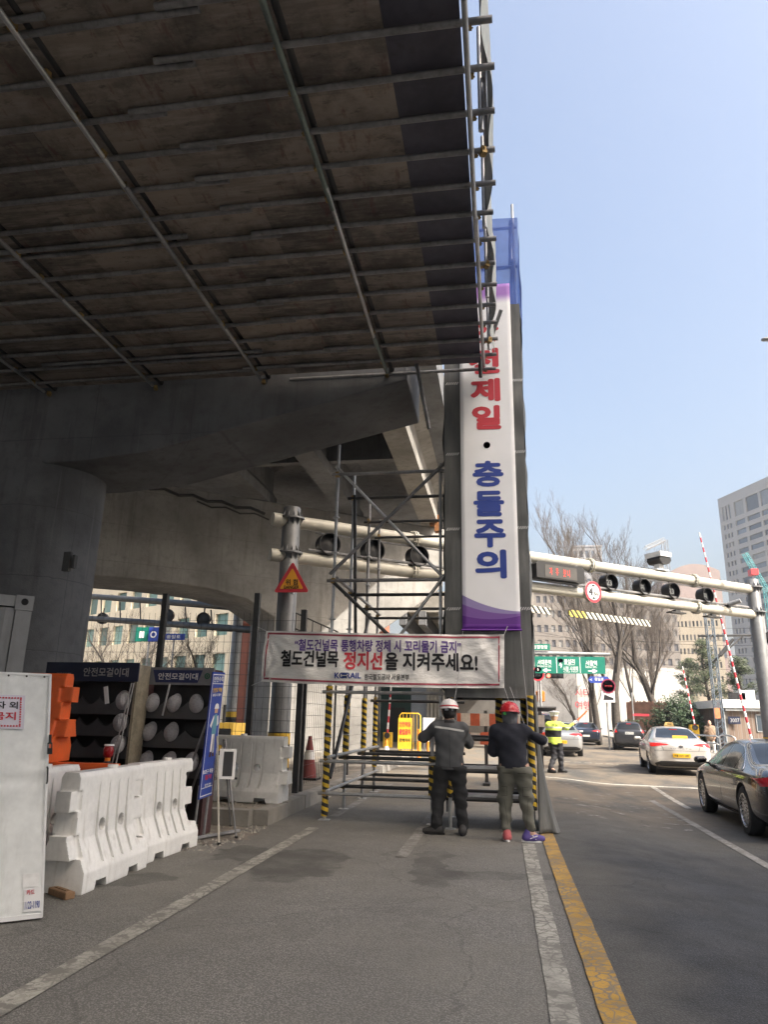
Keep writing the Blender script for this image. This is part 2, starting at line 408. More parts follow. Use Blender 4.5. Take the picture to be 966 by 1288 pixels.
def concrete(name, c, stain=.5, joint=.5):
    t = NT(name); p = t.pos(); x, y, z = t.sep(p)
    n1 = t.noise(p, .7, 6, .6); n2 = t.noise(p, 5.5, 5, .6); n3 = t.noise(t.scalev(p, (2.5, 2.5, .22)), 1.6, 5, .65); n4 = t.noise(p, 45, 3)
    k = t.mix(t.ramp(n1, .3, .7), tuple(v * .74 for v in c), tuple(v * 1.18 for v in c))
    k = t.mix(t.ramp(n2, .45, .75, 0, .4), k, tuple(v * .58 for v in c))
    k = t.mix(t.ramp(n3, .50, .70, 0, stain), k, (c[0] * .40, c[1] * .38, c[2] * .36))
    n5 = t.noise(t.scalev(p, (6, 6, .12)), 2.2, 4, .6); k = t.mix(t.ramp(n5, .64, .72, 0, stain * .7), k, tuple(min(1, v * 1.5) for v in c))     # lime runs
    # shutter-board joints and tie holes
    wob = t.math('MULTIPLY', t.math('SUBTRACT', n2, .5), .05)
    def near(v, per, wid): f = t.math('ABSOLUTE', t.math('SUBTRACT', t.math('FRACT', t.math('DIVIDE', t.math('ADD', v, wob), per)), .5)); return t.ramp(f, .5 - wid / per, .5, 0, 1)
    jl = t.math('MAXIMUM', near(z, 1.22, .014), near(t.math('ADD', x, t.math('MULTIPLY', y, .83)), 1.83, .014)); jl = t.math('MULTIPLY', jl, joint)
    k = t.mix(t.math('MULTIPLY', jl, t.ramp(n1, .3, .6, .3, .9)), k, tuple(v * .4 for v in c))
    pits = t.voro(p, 13); k = t.mix(t.ramp(pits, .03, .07, .5, 0), k, tuple(v * .45 for v in c))
    t.col(k); t.set(Roughness=.9); t.b.inputs['Specular IOR Level'].default_value = .25
    t.bump(t.math('SUBTRACT', t.math('ADD', n4, t.math('MULTIPLY', n2, .6)), jl), .4, .01)
    return t.m
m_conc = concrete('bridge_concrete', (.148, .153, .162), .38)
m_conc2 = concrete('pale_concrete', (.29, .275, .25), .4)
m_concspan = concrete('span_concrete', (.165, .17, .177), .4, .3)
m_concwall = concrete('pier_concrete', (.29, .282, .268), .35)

def plywood():
    t = NT('stained_plywood'); p = t.pos(); o = t.node('ShaderNodeObjectInfo').outputs['Random']
    g = t.noise(t.scalev(p, (1.0, 7.0, 1)), 2.2, 6, .65); g2 = t.noise(p, 1.1, 6, .7); g3 = t.noise(t.scalev(p, (5.0, 1.2, 1)), 1.5, 5, .7)
    base = t.mix(o, (.13, .112, .098), (.34, .285, .235))
    c = t.mix(t.ramp(g, .35, .75), base, (.36, .31, .265))
    c = t.mix(t.ramp(g2, .44, .66, 0, .65), c, (.055, .048, .043))
    c = t.mix(t.ramp(g3, .57, .68, 0, .5), c, (.13, .04, .038))
    c = t.mix(t.ramp(t.noise(t.scalev(p, (1, 2.2, 1)), 5, 5, .7), .54, .70, 0, .55), c, (.035, .03, .027))
    c = t.mix(t.ramp(t.noise(p, 2.6, 5, .7), .58, .70, 0, .4), c, (.42, .36, .30))
    t.col(c); t.set(Roughness=.75); t.bump(g, .25, .006); return t.m
m_ply = plywood()
m_plyblue = M('blue_plywood', (.085, .082, .105), .7, var=.35, scale=1.6, stain=.5, bump=.2)
m_pipe = M('galvanised_pipe', (.24, .24, .245), .5, .3, var=.35, scale=3, stain=.55, dirt=(.07, .06, .05), bump=.1)
m_pipe_g = M('greenish_pipe', (.15, .185, .17), .5, .4, var=.3, scale=3, stain=.4)
m_pipe_n = M('bright_galvanised', (.42, .43, .44), .38, .7, var=.2, scale=3, stain=.25)
m_pipe_d = M('dark_pipe', (.055, .055, .055), .5, .5, var=.3, scale=3)
m_clamp = M('brass_clamp', (.30, .21, .085), .5, .6, var=.4, scale=9)
m_black = M('black_plastic', (.012, .012, .013), .45, var=.2)
m_rubber = M('rubber', (.018, .018, .019), .8, var=.25, scale=12)
m_white = M('white_paint', (.72, .73, .73), .45, var=.06, scale=2, stain=.12, dirt=(.35, .34, .31))
m_cream = M('cream_pipe_paint', (.46, .44, .375), .45, var=.10, scale=2, stain=.35, dirt=(.24, .21, .16))
m_steel = M('steel_post', (.30, .31, .32), .5, .12, var=.2, scale=2, stain=.35)
m_red = M('red_paint', (.52, .025, .03), .45, var=.12)
m_yel = M('yellow_paint', (.75, .46, .03), .5, var=.1)
m_orange = M('orange_paint', (.80, .24, .02), .45, var=.1)
m_blue = M('blue_paint', (.025, .06, .33), .45, var=.1)
m_navy = M('navy_paint', (.012, .018, .05), .5, var=.15)
m_green = M('sign_green', (.006, .17, .12), .45, var=.08)
m_txt_b = M('black_print', (.012, .012, .016), .6, var=.05)
m_txt_w = M('white_print', (.75, .75, .75), .55, var=.04)
m_txt_r = M('red_print', (.55, .035, .055), .6, var=.05)
m_txt_blue = M('blue_print', (.018, .05, .30), .6, var=.05)
m_txt_v = M('violet_print', (.10, .045, .26), .6, var=.05)
m_txt_g = M('grey_print', (.40, .40, .40), .6, var=.05)
m_brown = M('old_timber', (.22, .13, .07), .8, var=.3, scale=9, stain=.4, bump=.3)
m_glass_d = M('dark_window_glass', (.035, .05, .065), .08, var=.1, spec=.8)
m_dirt = M('site_dirt', (.20, .175, .145), .95, var=.35, scale=3, bump=.8, bscale=25)
m_stone = M('rubble_stone', (.26, .24, .21), .9, var=.35, scale=12, bump=.5)
def stripe_mat(name, c1, c2, freq, twist, axis=2):
    t = NT(name); x, y, z = t.sep(t.obj())
    ang = t.math('DIVIDE', t.math('ARCTAN2', y, x), 2 * math.pi)
    v = t.math('FRACT', t.math('ADD', t.math('MULTIPLY', z, freq), t.math('MULTIPLY', ang, twist)))
    k = t.math('GREATER_THAN', v, .5); n = t.noise(t.pos(), 14, 4)
    c = t.mix(k, c1, c2); c = t.mix(t.ramp(n, .5, .8, 0, .35), c, (.10, .08, .05))
    t.col(c); t.set(Roughness=.55); return t.m
m_wrap = stripe_mat('black_yellow_wrap', (.62, .42, .03), (.018, .018, .018), 9.0, 1.0)
m_band = stripe_mat('black_yellow_bands', (.62, .38, .03), (.02, .02, .02), 2.2, 0.0)

# ================================================================== ground and markings
def surface(name, xs, ys, dz, mat, label):
    b = MB(); n = len(xs)
    for y in ys:
        for x in xs: b.v.append((x, y, hgt(x, y) + dz))
    for j in range(len(ys) - 1):
        for i in range(n - 1): b.f.append((j * n + i, j * n + i + 1, (j + 1) * n + i + 1, (j + 1) * n + i)); b.m.append(0)
    return tag(struct(b.build(name, mat, smooth=180)), label)
NX = [1.0 + .2 * i for i in range(12)]; NY_ = [16 + i for i in range(20)]
surface('ground', [-1500, -200, -50, -20, -10, -5, 0, .5] + NX + [4, 6, 8, 9, 10, 10.7, 11.4, 12, 12.7, 13.4, 14, 18, 30, 60, 200, 1500], [-1500, -200, -50, -20, -10, -5, 0, 5, 10, 13] + NY_ + [38, 50, 100, 300, 1500], 0, m_ground, 'worn grey asphalt ground running out to the horizon')
surface('road', [.56, .75] + NX + [4, 5, 6, 7, 8, 8.2], [-12, -6, 0, 4, 8, 11, 13] + NY_ + [38], .004, m_road, 'dark asphalt traffic lanes beside the yellow line')
b = MB(); b.add([(-.2, 38.2, .004), (8.2, 38.2, .004), (11, 90, .004), (0, 90, .004)], [(0, 1, 2, 3)]); tag(struct(b.build('far_road', m_road)), 'dark asphalt road beyond the level crossing')
def strip(name, x, y0, y1, w, mat, label, z=.008, x1=None):
    x1 = x if x1 is None else x1
    n = max(2, int((y1 - y0) / .25)); P = []
    for i in range(n + 1):
        y = y0 + (y1 - y0) * i / n; xc = x + (x1 - x) * i / n; j = .005
        for s_ in (-1, 1): xx = xc + s_ * w / 2 + rnd.uniform(-j, j); P.append((xx, y, hgt(xx, y) + z))
    b = MB(); b.add(P, [(2 * i, 2 * i + 1, 2 * i + 3, 2 * i + 2) for i in range(n)])
    o = struct(b.build(name, mat)); o['label'] = label; return o
strip('white_edge_line', -2.62, -3, 10.4, .16, m_white_old, 'cracked white edge line along the lane under the deck')
strip('white_edge_line', -2.62, 11.6, 17.5, .14, m_white_grey, 'faded white line running on between the scaffold legs')
strip('white_side_line', .285, -2, 9.9, .15, m_white_old, 'cracked off-white line beside the yellow line')
strip('faded_lane_line', -1.15, 8.6, 13.5, .14, m_white_grey, 'faded scuffed lane line leading under the scaffold')
strip('yellow_line', .56, -2, 11.2, .17, m_yellow_rd, 'solid yellow line along the road edge', .012)
q0, q1 = Gh(966, 1090), Gh(825, 1010); e = q1 - q0
strip('white_lane_line', q0.x - e.x / e.y * (q0.y - 4), 4, q1.y + .4, .13, m_white_grey, 'worn white lane line beside the black sedan', .010, q1.x)
q0, q1 = Gh(868, 1018), Gh(820, 989)
strip('white_lane_line', q0.x, q0.y, q1.y, .13, m_white_new, 'white line slanting back from the stop line', .010, q1.x)
q0, q1 = Gh(686, 977.5), Gh(846, 990.5); n = 16; P = []
for i in range(n + 1):
    p = q0.lerp(q1, i / n * 1.25)
    for dy in (-.13, .13): P.append((p.x, p.y + dy, hgt(p.x, p.y + dy) + .010))
b = MB(); b.add(P, [(2 * i, 2 * i + 2, 2 * i + 3, 2 * i + 1) for i in range(n)])
tag(struct(b.build('stop_line', m_white_new)), 'white stop line across the lane before the crossing')
for i in range(9):
    p = Gh(682 + i * 13.5, 956.6 + i * .75); x, y = p.x, p.y
    b = MB(); b.add([(x + a_, y + c_, hgt(x + a_, y + c_) + .009) for a_, c_ in ((0, 0), (.26, -.06), (.26, .1), (0, .16))], [(0, 1, 2, 3)])
    tag(struct(b.build('crossing_dash', m_white_new)), 'short white dash of the crossing guide line')
# scattered worn paint flecks on the crossing
b = MB()
for i in range(60):
    x, y = rnd.uniform(.9, 3.2), rnd.uniform(13, 20); a = rnd.uniform(.03, .16); c = rnd.uniform(.02, .07)
    b.add([(u_, v_, hgt(u_, v_) + .008) for u_, v_ in ((x - a, y), (x + a * .3, y - c), (x + a, y + c * .4), (x, y + c))], [(0, 1, 2, 3)])
tag(b.build('paint_flecks', m_white_grey), 'flecks of scraped white paint on the crossing', kind='stuff')
# raised site platform and its kerb stones on the far side of the barriers
b = MB(); b.box(-16, -3.52, 10.38, 30, 0, .19)
tag(struct(b.build('platform', m_dirt)), 'raised dirt platform of the work site behind the concrete kerb')
kb = MB(); kb.box(-.11, .11, -.49, .49, 0, .215); kb = kb.build('kerb_template', m_conc2)
kerb = struct(thing('kerb', 'grey concrete kerb stones edging the raised site platform', None, (-3.4, 10.3, 0)))
for i in range(18): inst(kb, 'kerb_stone', kerb, (-3.4 + rnd.uniform(-.008, .008), 10.86 + i * 1.0, rnd.uniform(-.01, .004)))
for i in range(4): inst(kb, 'kerb_stone', kerb, (-4.0 - i * 1.0, 10.3, rnd.uniform(-.01, .004)), (0, 0, math.pi / 2))
COL.objects.unlink(kb)
b = MB()
for i in range(750):
    x = -3.25 - abs(rnd.gauss(0, .75)); y = rnd.uniform(8.3, 10.3); s = rnd.choice((.008, .012, .016, .022, .035))
    if rnd.random() < .25: x, y = rnd.uniform(-4.6, -3.5), rnd.uniform(10.6, 13)
    z = .19 if y > 10.4 else 0
    pts = [(x + s * rnd.uniform(.5, 1.1) * a, y + s * rnd.uniform(.5, 1.1) * c, z + s * d) for a, c, d in ((1, .2, 0), (-.2, 1, 0), (-1, -.1, 0), (.1, -1, 0), (.1, .1, rnd.uniform(.5, 1)))]
    b.add(pts, [(0, 1, 4), (1, 2, 4), (2, 3, 4), (3, 0, 4)])
tag(b.build('rubble', m_stone), 'loose gravel and rubble strewn before the kerb', kind='stuff')
dp = MB(); N = 14
dp.add([(-4.3 + 1.05 * math.cos(6.283 * i / 26) * (1 + .2 * math.sin(i * 2.3)), 9.45 + .95 * math.sin(6.283 * i / 26) * (1 + .18 * math.sin(i * 3.1)), .006) for i in range(26)], [tuple(range(26))])
tag(struct(dp.build('dirt_patch', m_dirt)), 'patch of spilled dirt on the asphalt before the kerb')

# ================================================================== viaduct: near pier
pier = thing('bridge_pier', 'dark concrete round pier with tapering cantilever crosshead above the barriers', 'pier', (-8.3, 11.5, 0))
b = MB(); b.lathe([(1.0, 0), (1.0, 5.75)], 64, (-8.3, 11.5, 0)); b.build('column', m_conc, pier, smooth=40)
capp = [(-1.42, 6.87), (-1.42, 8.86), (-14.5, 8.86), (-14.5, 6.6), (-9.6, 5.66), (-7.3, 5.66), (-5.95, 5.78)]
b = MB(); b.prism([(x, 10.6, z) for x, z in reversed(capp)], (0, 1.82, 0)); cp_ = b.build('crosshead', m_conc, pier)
md = cp_.modifiers.new('bevel', 'BEVEL'); md.width = .025; md.segments = 2
b = MB(); p = AY(88, 706, 10.62); b.box(p.x - .10, p.x + .02, 10.56, 10.64, p.z - .17, p.z + .15); b.box(p.x + .05, p.x + .10, 10.58, 10.66, p.z - .12, p.z + .1); b.build('bracket_plate', m_pipe_d, pier)
# ---- far hammerhead pier
RU = Vector((12.77, 9.45, 0)).normalized(); RN = Vector((RU.y, -RU.x, 0)); FP0 = Vector((-4.2, 26.4, 0))     # parallel to the railway
fp = thing('hammerhead_pier', 'pale concrete hammerhead pier wall standing behind the scaffold in the sun', 'pier', FP0)
poly = [(-4.4, 0), (-4.4, 4.75), (-5.4, 5.3), (-6.8, 5.55), (-8.9, 5.62), (-17, 5.5), (-17, 8.88), (2.6, 8.88), (2.5, 6.5), (-.3, 4.5), (-.16, 0)]
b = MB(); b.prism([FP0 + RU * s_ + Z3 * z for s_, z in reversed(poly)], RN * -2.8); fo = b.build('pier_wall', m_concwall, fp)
md = fo.modifiers.new('bevel', 'BEVEL'); md.width = .04; md.segments = 2
b = MB(); b.obox(FP0 + RU * -2.28 - RN * 1.4 + Z3 * .16, (4.9, 3.8, .32), (RU, RN, Z3)); b.build('footing', m_conc2, fp)
# ---- the span between the piers
span = thing('viaduct_span', 'concrete bridge girders and deck slab spanning between the two piers', 'bridge', (-6, 17, 8.9))
GZ = 8.9
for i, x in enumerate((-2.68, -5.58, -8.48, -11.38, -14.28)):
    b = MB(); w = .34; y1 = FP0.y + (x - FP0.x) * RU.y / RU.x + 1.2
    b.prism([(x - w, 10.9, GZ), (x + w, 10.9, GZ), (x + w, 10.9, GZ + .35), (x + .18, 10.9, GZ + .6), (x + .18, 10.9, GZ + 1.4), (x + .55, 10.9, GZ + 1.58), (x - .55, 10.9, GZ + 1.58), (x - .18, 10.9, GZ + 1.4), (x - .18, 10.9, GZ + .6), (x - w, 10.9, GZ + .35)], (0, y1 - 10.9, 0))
    b.build('girder', m_concspan if i else m_conc2, span)  # sunlight on the outer girder painted in: paler concrete than the shaded ones
for y in (13.4, 17.4, 21.0):
    for i, x in enumerate((-4.13, -7.03, -9.93, -12.83)):
        if y > FP0.y + (x - FP0.x) * RU.y / RU.x - 1: continue
        b = MB(); b.box(x - 1.26, x + 1.26, y - .14, y + .14, GZ + .45, GZ + 1.57); b.build('diaphragm', m_concspan, span)
for x0_, x1_, y0_, y1_ in ((-16, -1.5, -14, 46), (-42, -16.02, -30, 15), (-16, -1.5, -40, -14.02)):  # left and rear slabs are unseen, added to block sky light
    b = MB(); b.box(x0_, x1_, y0_, y1_, GZ + 1.59, GZ + 1.9); b.build('deck_slab', m_concspan, span)
b = MB(); b.box(-1.8, -1.51, -14, 46, GZ + 1.91, GZ + 2.7); b.build('parapet', m_concspan, span)
p = AY(551, 655, 27.2); b = MB(); b.box(p.x - .12, p.x + .12, 26.9, 27.3, GZ - .35, GZ + .3); b.box(p.x - .3, p.x - .13, 26.9, 27.2, GZ - .1, GZ - .01); b.build('bearing_bracket', M('rusty_bearing', (.25, .11, .04), .8, .3, var=.4, scale=10), span)
def onpier(px, py): d = ray(px, py); t = (FP0 - EYE).dot(RN) / d.dot(RN); return EYE + d * t + RN * .08
b = MB(); pts = [onpier(170 + i * 18, 608 + i * 3.9 + (4 if i % 2 else 0)) for i in range(10)]
b.path(pts, .05, 6); b.path([p + Vector((.2, -.1, -.25)) for p in pts[4:]], .03, 5); b.build('cable_conduit', m_pipe_d, span)

# ================================================================== scaffold deck overhead
DZ = 7.0
deck = thing('scaffold_deck', 'overhead working platform of stained plywood laid on scaffold pipes', 'scaffolding', (-4, 5, DZ))
r0_, dr = .82, .0852
ys = [(r0_ + dr * k) * (DZ - H) for k in range(-8, 14)]
src = MB(); src.tube((0, 0, 0), (1, 0, 0), .03, 10); pm = src.build('pipe_template', m_pipe, smooth=40)
src = MB(); src.tube((0, 0, 0), (1, 0, 0), .03, 10); pmd = src.build('pipe_template', m_pipe_d, smooth=40)
src = MB(); src.tube((0, 0, 0), (1, 0, 0), .03, 10); pmg = src.build('pipe_template', m_pipe_g, smooth=40)
src = MB(); src.tube((0, 0, 0), (1, 0, 0), .026, 10); pmn = src.build('pipe_template', m_pipe_n, smooth=40)
src = MB(); src.box(-.035, .035, -.045, .045, -.05, .05); src.tube((-.05, .03, -.02), (.05, .03, -.02), .012, 6); src.tube((0, -.06, .02), (0, .06, .02), .014, 6); cm = src.build('clamp_template', m_clamp)
for q in (pm, pmd, pmg, pmn, cm): COL.objects.unlink(q)
def pipe(parent, p, q, src=None, r=1.0, name='pipe'):
    p, q = Vector(p), Vector(q); d = q - p
    o = inst(src or pm, name, parent, p); o.rotation_euler = d.to_track_quat('X', 'Z').to_euler(); o.scale = (d.length, r, r); return o
def clamp(parent, p, s=1.0, rz=0.0): return inst(cm, 'clamp', parent, p, (rnd.uniform(-.3, .3), rnd.uniform(-.3, .3), rz), (s, s, s))
for k, y in enumerate(ys):
    j = rnd.uniform(-.012, .012); e = .06 + rnd.uniform(-.025, .02); cut = rnd.uniform(-4.5, -2.5)
    pipe(deck, (e, y + j, DZ + rnd.uniform(-.006, .006)), (cut, y - j, DZ))
    pipe(deck, (cut + .35, y + .06, DZ), (-9.2, y + .06 + j, DZ + rnd.uniform(-.01, .01)))
    if k % 6 == 1: pipe(deck, (-3.6, y - .065, DZ + .005), (-7.4, y - .07, DZ))
    clamp(deck, (-.13, y + .04, DZ + .0), .65)
    if k % 4 == 3: clamp(deck, (-.05, y, DZ - .02), .8, .5)
for x, s in ((-.15, 1), (-1.74, 1), (-3.88, 1), (-5.85, 1), (-7.9, 1)):          # lengthwise bearers clipped under the cross pipes
    yb = -.6
    while yb < 10.3:
        L = rnd.uniform(3.0, 4.6); y1 = min(yb + L, 10.42)
        pipe(deck, (x + rnd.uniform(-.02, .02), yb, DZ - .065), (x + rnd.uniform(-.02, .02), y1, DZ - .065), rnd.choice((pm, pmn, pm, pmn, pmg)) if x > -6 and x < -1 else pmn)
        if x < -1: pipe(deck, (x + .062, yb + .3, DZ + .075), (x + .062, y1 + .2, DZ + .075), pmd, 1.5)
        yb = y1 - .35 if y1 < 10.3 else 99
    for y in ys:
        if x < -.5: clamp(deck, (x - .01, y - .05, DZ - .04), .75, rnd.uniform(-.5, .5))
# plywood sheets
src = MB(); src.box(-.5, .5, -.5, .5, -.5, .5); ply = src.build('sheet_template', m_ply); COL.objects.unlink(ply)
src = MB(); src.box(-.5, .5, -.5, .5, -.5, .5); plyb = src.build('sheet_template', m_plyblue); COL.objects.unlink(plyb)
y = -1.0; row = 0
while y < 10.4:
    d = min(1.22, 10.48 - y)
    if d < .1: break
    inst(plyb, 'plywood_sheet', deck, (-.52, y + d / 2, DZ + .052 + rnd.uniform(0, .004)), None, (.639, d - .001, .015))
    x = -.84 - (0.0 if row % 2 else .5)
    if row % 2 == 0: inst(ply, 'plywood_sheet', deck, (-.84 - .25, y + d / 2, DZ + .05), None, (.4995, d - .001, .015))
    while x > -10:
        inst(ply, 'plywood_sheet', deck, (x - .61, y + d / 2, DZ + .05 + rnd.uniform(0, .006)), (rnd.uniform(-.003, .003), rnd.uniform(-.003, .003), 0), (1.2195, d - .001, .015)); x -= 1.22
    y += d; row += 1
# guard rails and rolled tarpaulin along the open edge
for z, x in ((DZ + .5, -.02), (DZ + .95, .0)): pipe(deck, (x, -.5, z), (x, 10.4, z), pmn)
for y in ys[1::3]: pipe(deck, (-.06, y + .1, DZ - .12), (-.06, y + .1, DZ + 1.15), pmn)
pipe(deck, (.0, ys[20], DZ + .35), (.14, ys[20] - .25, DZ + .62), pm)
tm = M('faded_edge_tarpaulin', (.42, .45, .43), .7, var=.25, scale=2, stain=.4, dirt=(.28, .12, .13))
def tf(u, v):
    y = .2 + u * 10.1; s = math.sin
    return (.015 + .03 * s(y * 5.1 + v * 3) + .025 * s(y * 2.3 + 1), y, DZ + .06 + v * (.62 + .14 * s(y * 1.9) + .08 * s(y * 5.3)))
b = MB(); b.grid(tf, 90, 8); b.build('edge_tarpaulin', tm, deck, smooth=180)
p0, p1 = AY(518, 428, 10.5), AY(540, 540, 10.2); pipe(deck, p0, p1, pm); clamp(deck, p0 + Vector((0, 0, -.15)))
p0 = AY(604, 440, 10.42); pipe(deck, (p0.x, 10.46, DZ + .1), (p0.x, 10.46, DZ - .22), pmd)

# ================================================================== wrapped scaffold tower
TX0, TX1, TY0, TY1 = -.82, .46, 10.82, 12.2
tower = thing('scaffold_tower', 'tall scaffold tower wrapped in grey tarpaulin with blue netting at its top', 'scaffolding', ((TX0 + TX1) / 2, 11.5, 0))
for x in (TX0 + .06, TX1 - .06):
    for yy in (TY0 + .06, TY1 - .06):
        pipe(tower, (x, yy, .02), (x, yy, 9.95 if x < 0 else 10.35), pmn)
        b = MB(); b.box(x - .07, x + .07, yy - .07, yy + .07, 0, .012); b.build('base_plate', m_pipe_n, tower)
for z in (.40, .78, 1.22, 1.86, 3.1, 4.35, 5.6, 6.85, 8.15, 9.1, 9.9):
    for yy in (TY0 + .1, TY1 - .1): pipe(tower, (TX0, yy, z), (TX1, yy, z), pm if z > 1.3 else pmd)
    for x in (TX0 + .1, TX1 - .1): pipe(tower, (x, TY0, z + .06), (x, TY1, z + .06), pm if z > 1.3 else pmd)
b = MB()
for z in (.42, .80): b.box(TX0 + .1, TX1 - .1, TY0 + .13, TY0 + .42, z, z + .04)
b.build('step_board', m_pipe_n, tower)
tarp = NT('grey_tarpaulin')
pp = tarp.pos(); n1 = tarp.noise(pp, 1.3, 5, .6); n2 = tarp.noise(tarp.scalev(pp, (4, 4, .5)), 1.5, 5, .6); n3 = tarp.noise(pp, 90, 2)
tarp.col(tarp.mix(tarp.ramp(n2, .35, .7), (.085, .088, .086), tarp.mix(tarp.ramp(n1, .4, .7), (.13, .135, .13), (.17, .17, .16)))); tarp.set(Roughness=.62); tarp.bump(tarp.math('ADD', n2, tarp.math('MULTIPLY', n3, .1)), .5, .03)
m_tarp = tarp.m
def tarp_face(p0, p1, z0, z1, out, ph, bulge=.035):
    p0, p1, out = Vector(p0), Vector(p1), Vector(out)
    def fn(u, v):
        z = z0 + (z1 - z0) * v; s = math.sin
        seam = abs(((z - 1.86) / 1.24) % 1.0 - .5) * 2
        bl = bulge * (s(math.pi * u) * .8 + .5 * s(u * 9 + z * 1.7 + ph) * s(z * 2.3 + ph) + .35 * s(z * 6.5 + u * 4 + ph)) * (1 - seam ** 6)
        return p0.lerp(p1, u) + out * (bl + .01) + Vector((0, 0, z))
    return fn
ZT = 8.28
b = MB(); b.grid(tarp_face((TX0, TY0, 0), (TX1, TY0, 0), 1.80, ZT, (0, -1, 0), 0), 14, 90)
b.grid(tarp_face((TX1, TY0, 0), (TX1, TY1, 0), 1.80, ZT, (1, 0, 0), 2), 12, 90)
b.grid(tarp_face((TX0, TY1, 0), (TX0, TY0, 0), 1.80, ZT, (-1, 0, 0), 4), 12, 90)
b.grid(tarp_face((TX1, TY1, 0), (TX0, TY1, 0), 1.80, ZT, (0, 1, 0), 5), 12, 90)
b.build('tarpaulin', m_tarp, tower, smooth=180)
SKP = [Vector((TX1 + .005, TY0 + .01, 0)), Vector((TX1 + .03, TY0 + .03, 0)), Vector((TX1 + .045, TY0 + .12, 0)), Vector((TX1 + .04, TY0 + .6, 0)), Vector((TX1 + .03, TY1, 0))]
def skirt(u, v):                                       # the loose hem on the road side, spreading to the ground
    k = min(3, int(u * 4)); p = SKP[k].lerp(SKP[k + 1], u * 4 - k); s = math.sin; fl = v ** 2.6
    out = Vector((.24 * fl * min(1, u * 3.0), -.10 * fl * max(0, 1 - u * 2), 0)); wr = .018 * (.3 + v) * s(u * 21 + v * 4)
    return p + out + Vector((wr * .6, wr, max(.012, 1.85 * (1 - v) + .03 * v * s(u * 13))))
b = MB(); b.grid(skirt, 40, 34); sk = b.build('tarpaulin_skirt', m_tarp, tower, smooth=180); md = sk.modifiers.new('t', 'SOLIDIFY'); md.thickness = .006
net = NT('blue_netting'); pp = net.pos(); nn = net.noise(pp, 2.2, 4)
net.col(net.mix(net.ramp(nn, .3, .7), (.02, .075, .36), (.035, .12, .50))); net.set(Roughness=.6)
tr = net.node('ShaderNodeBsdfTransparent'); mx = net.node('ShaderNodeMixShader'); net.l.new(net.b.outputs[0], mx.inputs[1]); net.l.new(tr.outputs[0], mx.inputs[2])
sx, sy2, sz = net.sep(pp); wv = net.math('MULTIPLY', net.math('SINE', net.math('MULTIPLY', net.math('ADD', sx, net.math('MULTIPLY', sy2, .9)), 300)), net.math('SINE', net.math('MULTIPLY', sz, 300)))
net.l.new(net.ramp(wv, .0, .7, .12, .55), mx.inputs[0]); net.l.new(mx.outputs[0], net.n['Material Output'].inputs['Surface'])
b = MB(); b.grid(tarp_face((TX0, TY0, 0), (TX1 + .02, TY0, 0), ZT - .05, 10.02, (0, -1, 0), 1, .02), 12, 24); b.grid(tarp_face((TX1 + .02, TY0, 0), (TX1 + .03, TY1, 0), ZT - .12, 10.02, (1, 0, 0), 3, .03), 10, 24); b.grid(tarp_face((TX0, TY1, 0), (TX0, TY0, 0), ZT - .05, 10.02, (-1, 0, 0), 3, .02), 10, 24)
b.build('blue_net', net.m, tower, smooth=180)
b = MB()
for z in (3.1, 4.35, 5.6, 6.85):                       # ties through the eyelets
    for x in [TX0 + .03 + i * .035 for i in range(6)] + [TX1 - .2 + i * .035 for i in range(6)]:
        b.tube((x, TY0 - .045, z - .02 - .008 * rnd.random()), (x + .03, TY0 - .045, z + .02), .006, 4)
b.build('tie_cord', m_txt_w, tower)
def wrapped(parent, x, y, z0, z1, r=.048, name='striped_sleeve'):
    b = MB(); n = int((z1 - z0) / .12) + 2
    b.path([(x, y, z0 + (z1 - z0) * i / (n - 1)) for i in range(n)], [r * (1 + .10 * math.sin(i * 2.1)) for i in range(n)], 14)
    o = b.build(name, m_wrap, parent, smooth=60); off = Vector((x, y, 0)) - ORG[parent.name]; off.z = 0
    for v in o.data.vertices: v.co -= off
    o.location = off; return o
wrapped(tower, TX1 - .06, TY0 - .01, .30, 1.84); wrapped(tower, TX0 + .06, TY0 + .06, .42, 1.84); wrapped(tower, TX1 - .12, TY1 - .06, 1.05, 1.84); wrapped(tower, -.05, TY1 - .06, 1.15, 1.84, .06)
pipe(tower, (-.05, TY1 - .06, 0), (-.05, TY1 - .06, 1.9), pmd)

# vertical banner
def banner_mat():
    t = NT('banner_print'); x, y, z = t.sep(t.pos())
    c = (.90, .91, .93); c = t.mix(t.ramp(t.noise(t.pos(), 2, 3), .3, .7), tuple(v * .94 for v in c), c)
    u = t.math('ADD', x, .55)
    for base, k, col in ((3.30, -.55, (.30, .24, .48)), (3.16, -.42, (.19, .085, .34)), (2.99, -.26, (.115, .022, .24))):
        curve = t.math('ADD', t.math('MULTIPLY', u, k), t.math('ADD', base, t.math('MULTIPLY', t.math('POWER', u, 2.0), .30)))
        c = t.mix(t.math('LESS_THAN', z, curve), c, col)
    c = t.mix(t.math('LESS_THAN', z, 2.86), c, (.15, .03, .31))
    c = t.mix(t.ramp(z, 8.25, 8.45, 0, 1), c, (.36, .17, .55))
    t.col(c); t.set(Roughness=.55); return t.m
BY = TY0 - .09
bw = lambda p: Vector((p.x, BY - .005 * math.sin(p.x * 6 + p.z * .8) - .006 * math.sin(p.z * 1.6 + p.x * 2), p.z))
vb = thing('safety_banner', 'long white vertical banner with red and blue Korean lettering hung on the tower', 'banner', (-.13, BY, 2.78))
b = MB(); b.grid(lambda u, v: bw(Vector((-.555 + .86 * u - .0 * v, 0, 2.78 + 5.86 * v))), 12, 90); sh = b.build('cloth', banner_mat(), vb, smooth=180)
md = sh.modifiers.new('thickness', 'SOLIDIFY'); md.thickness = .002; md.offset = -1
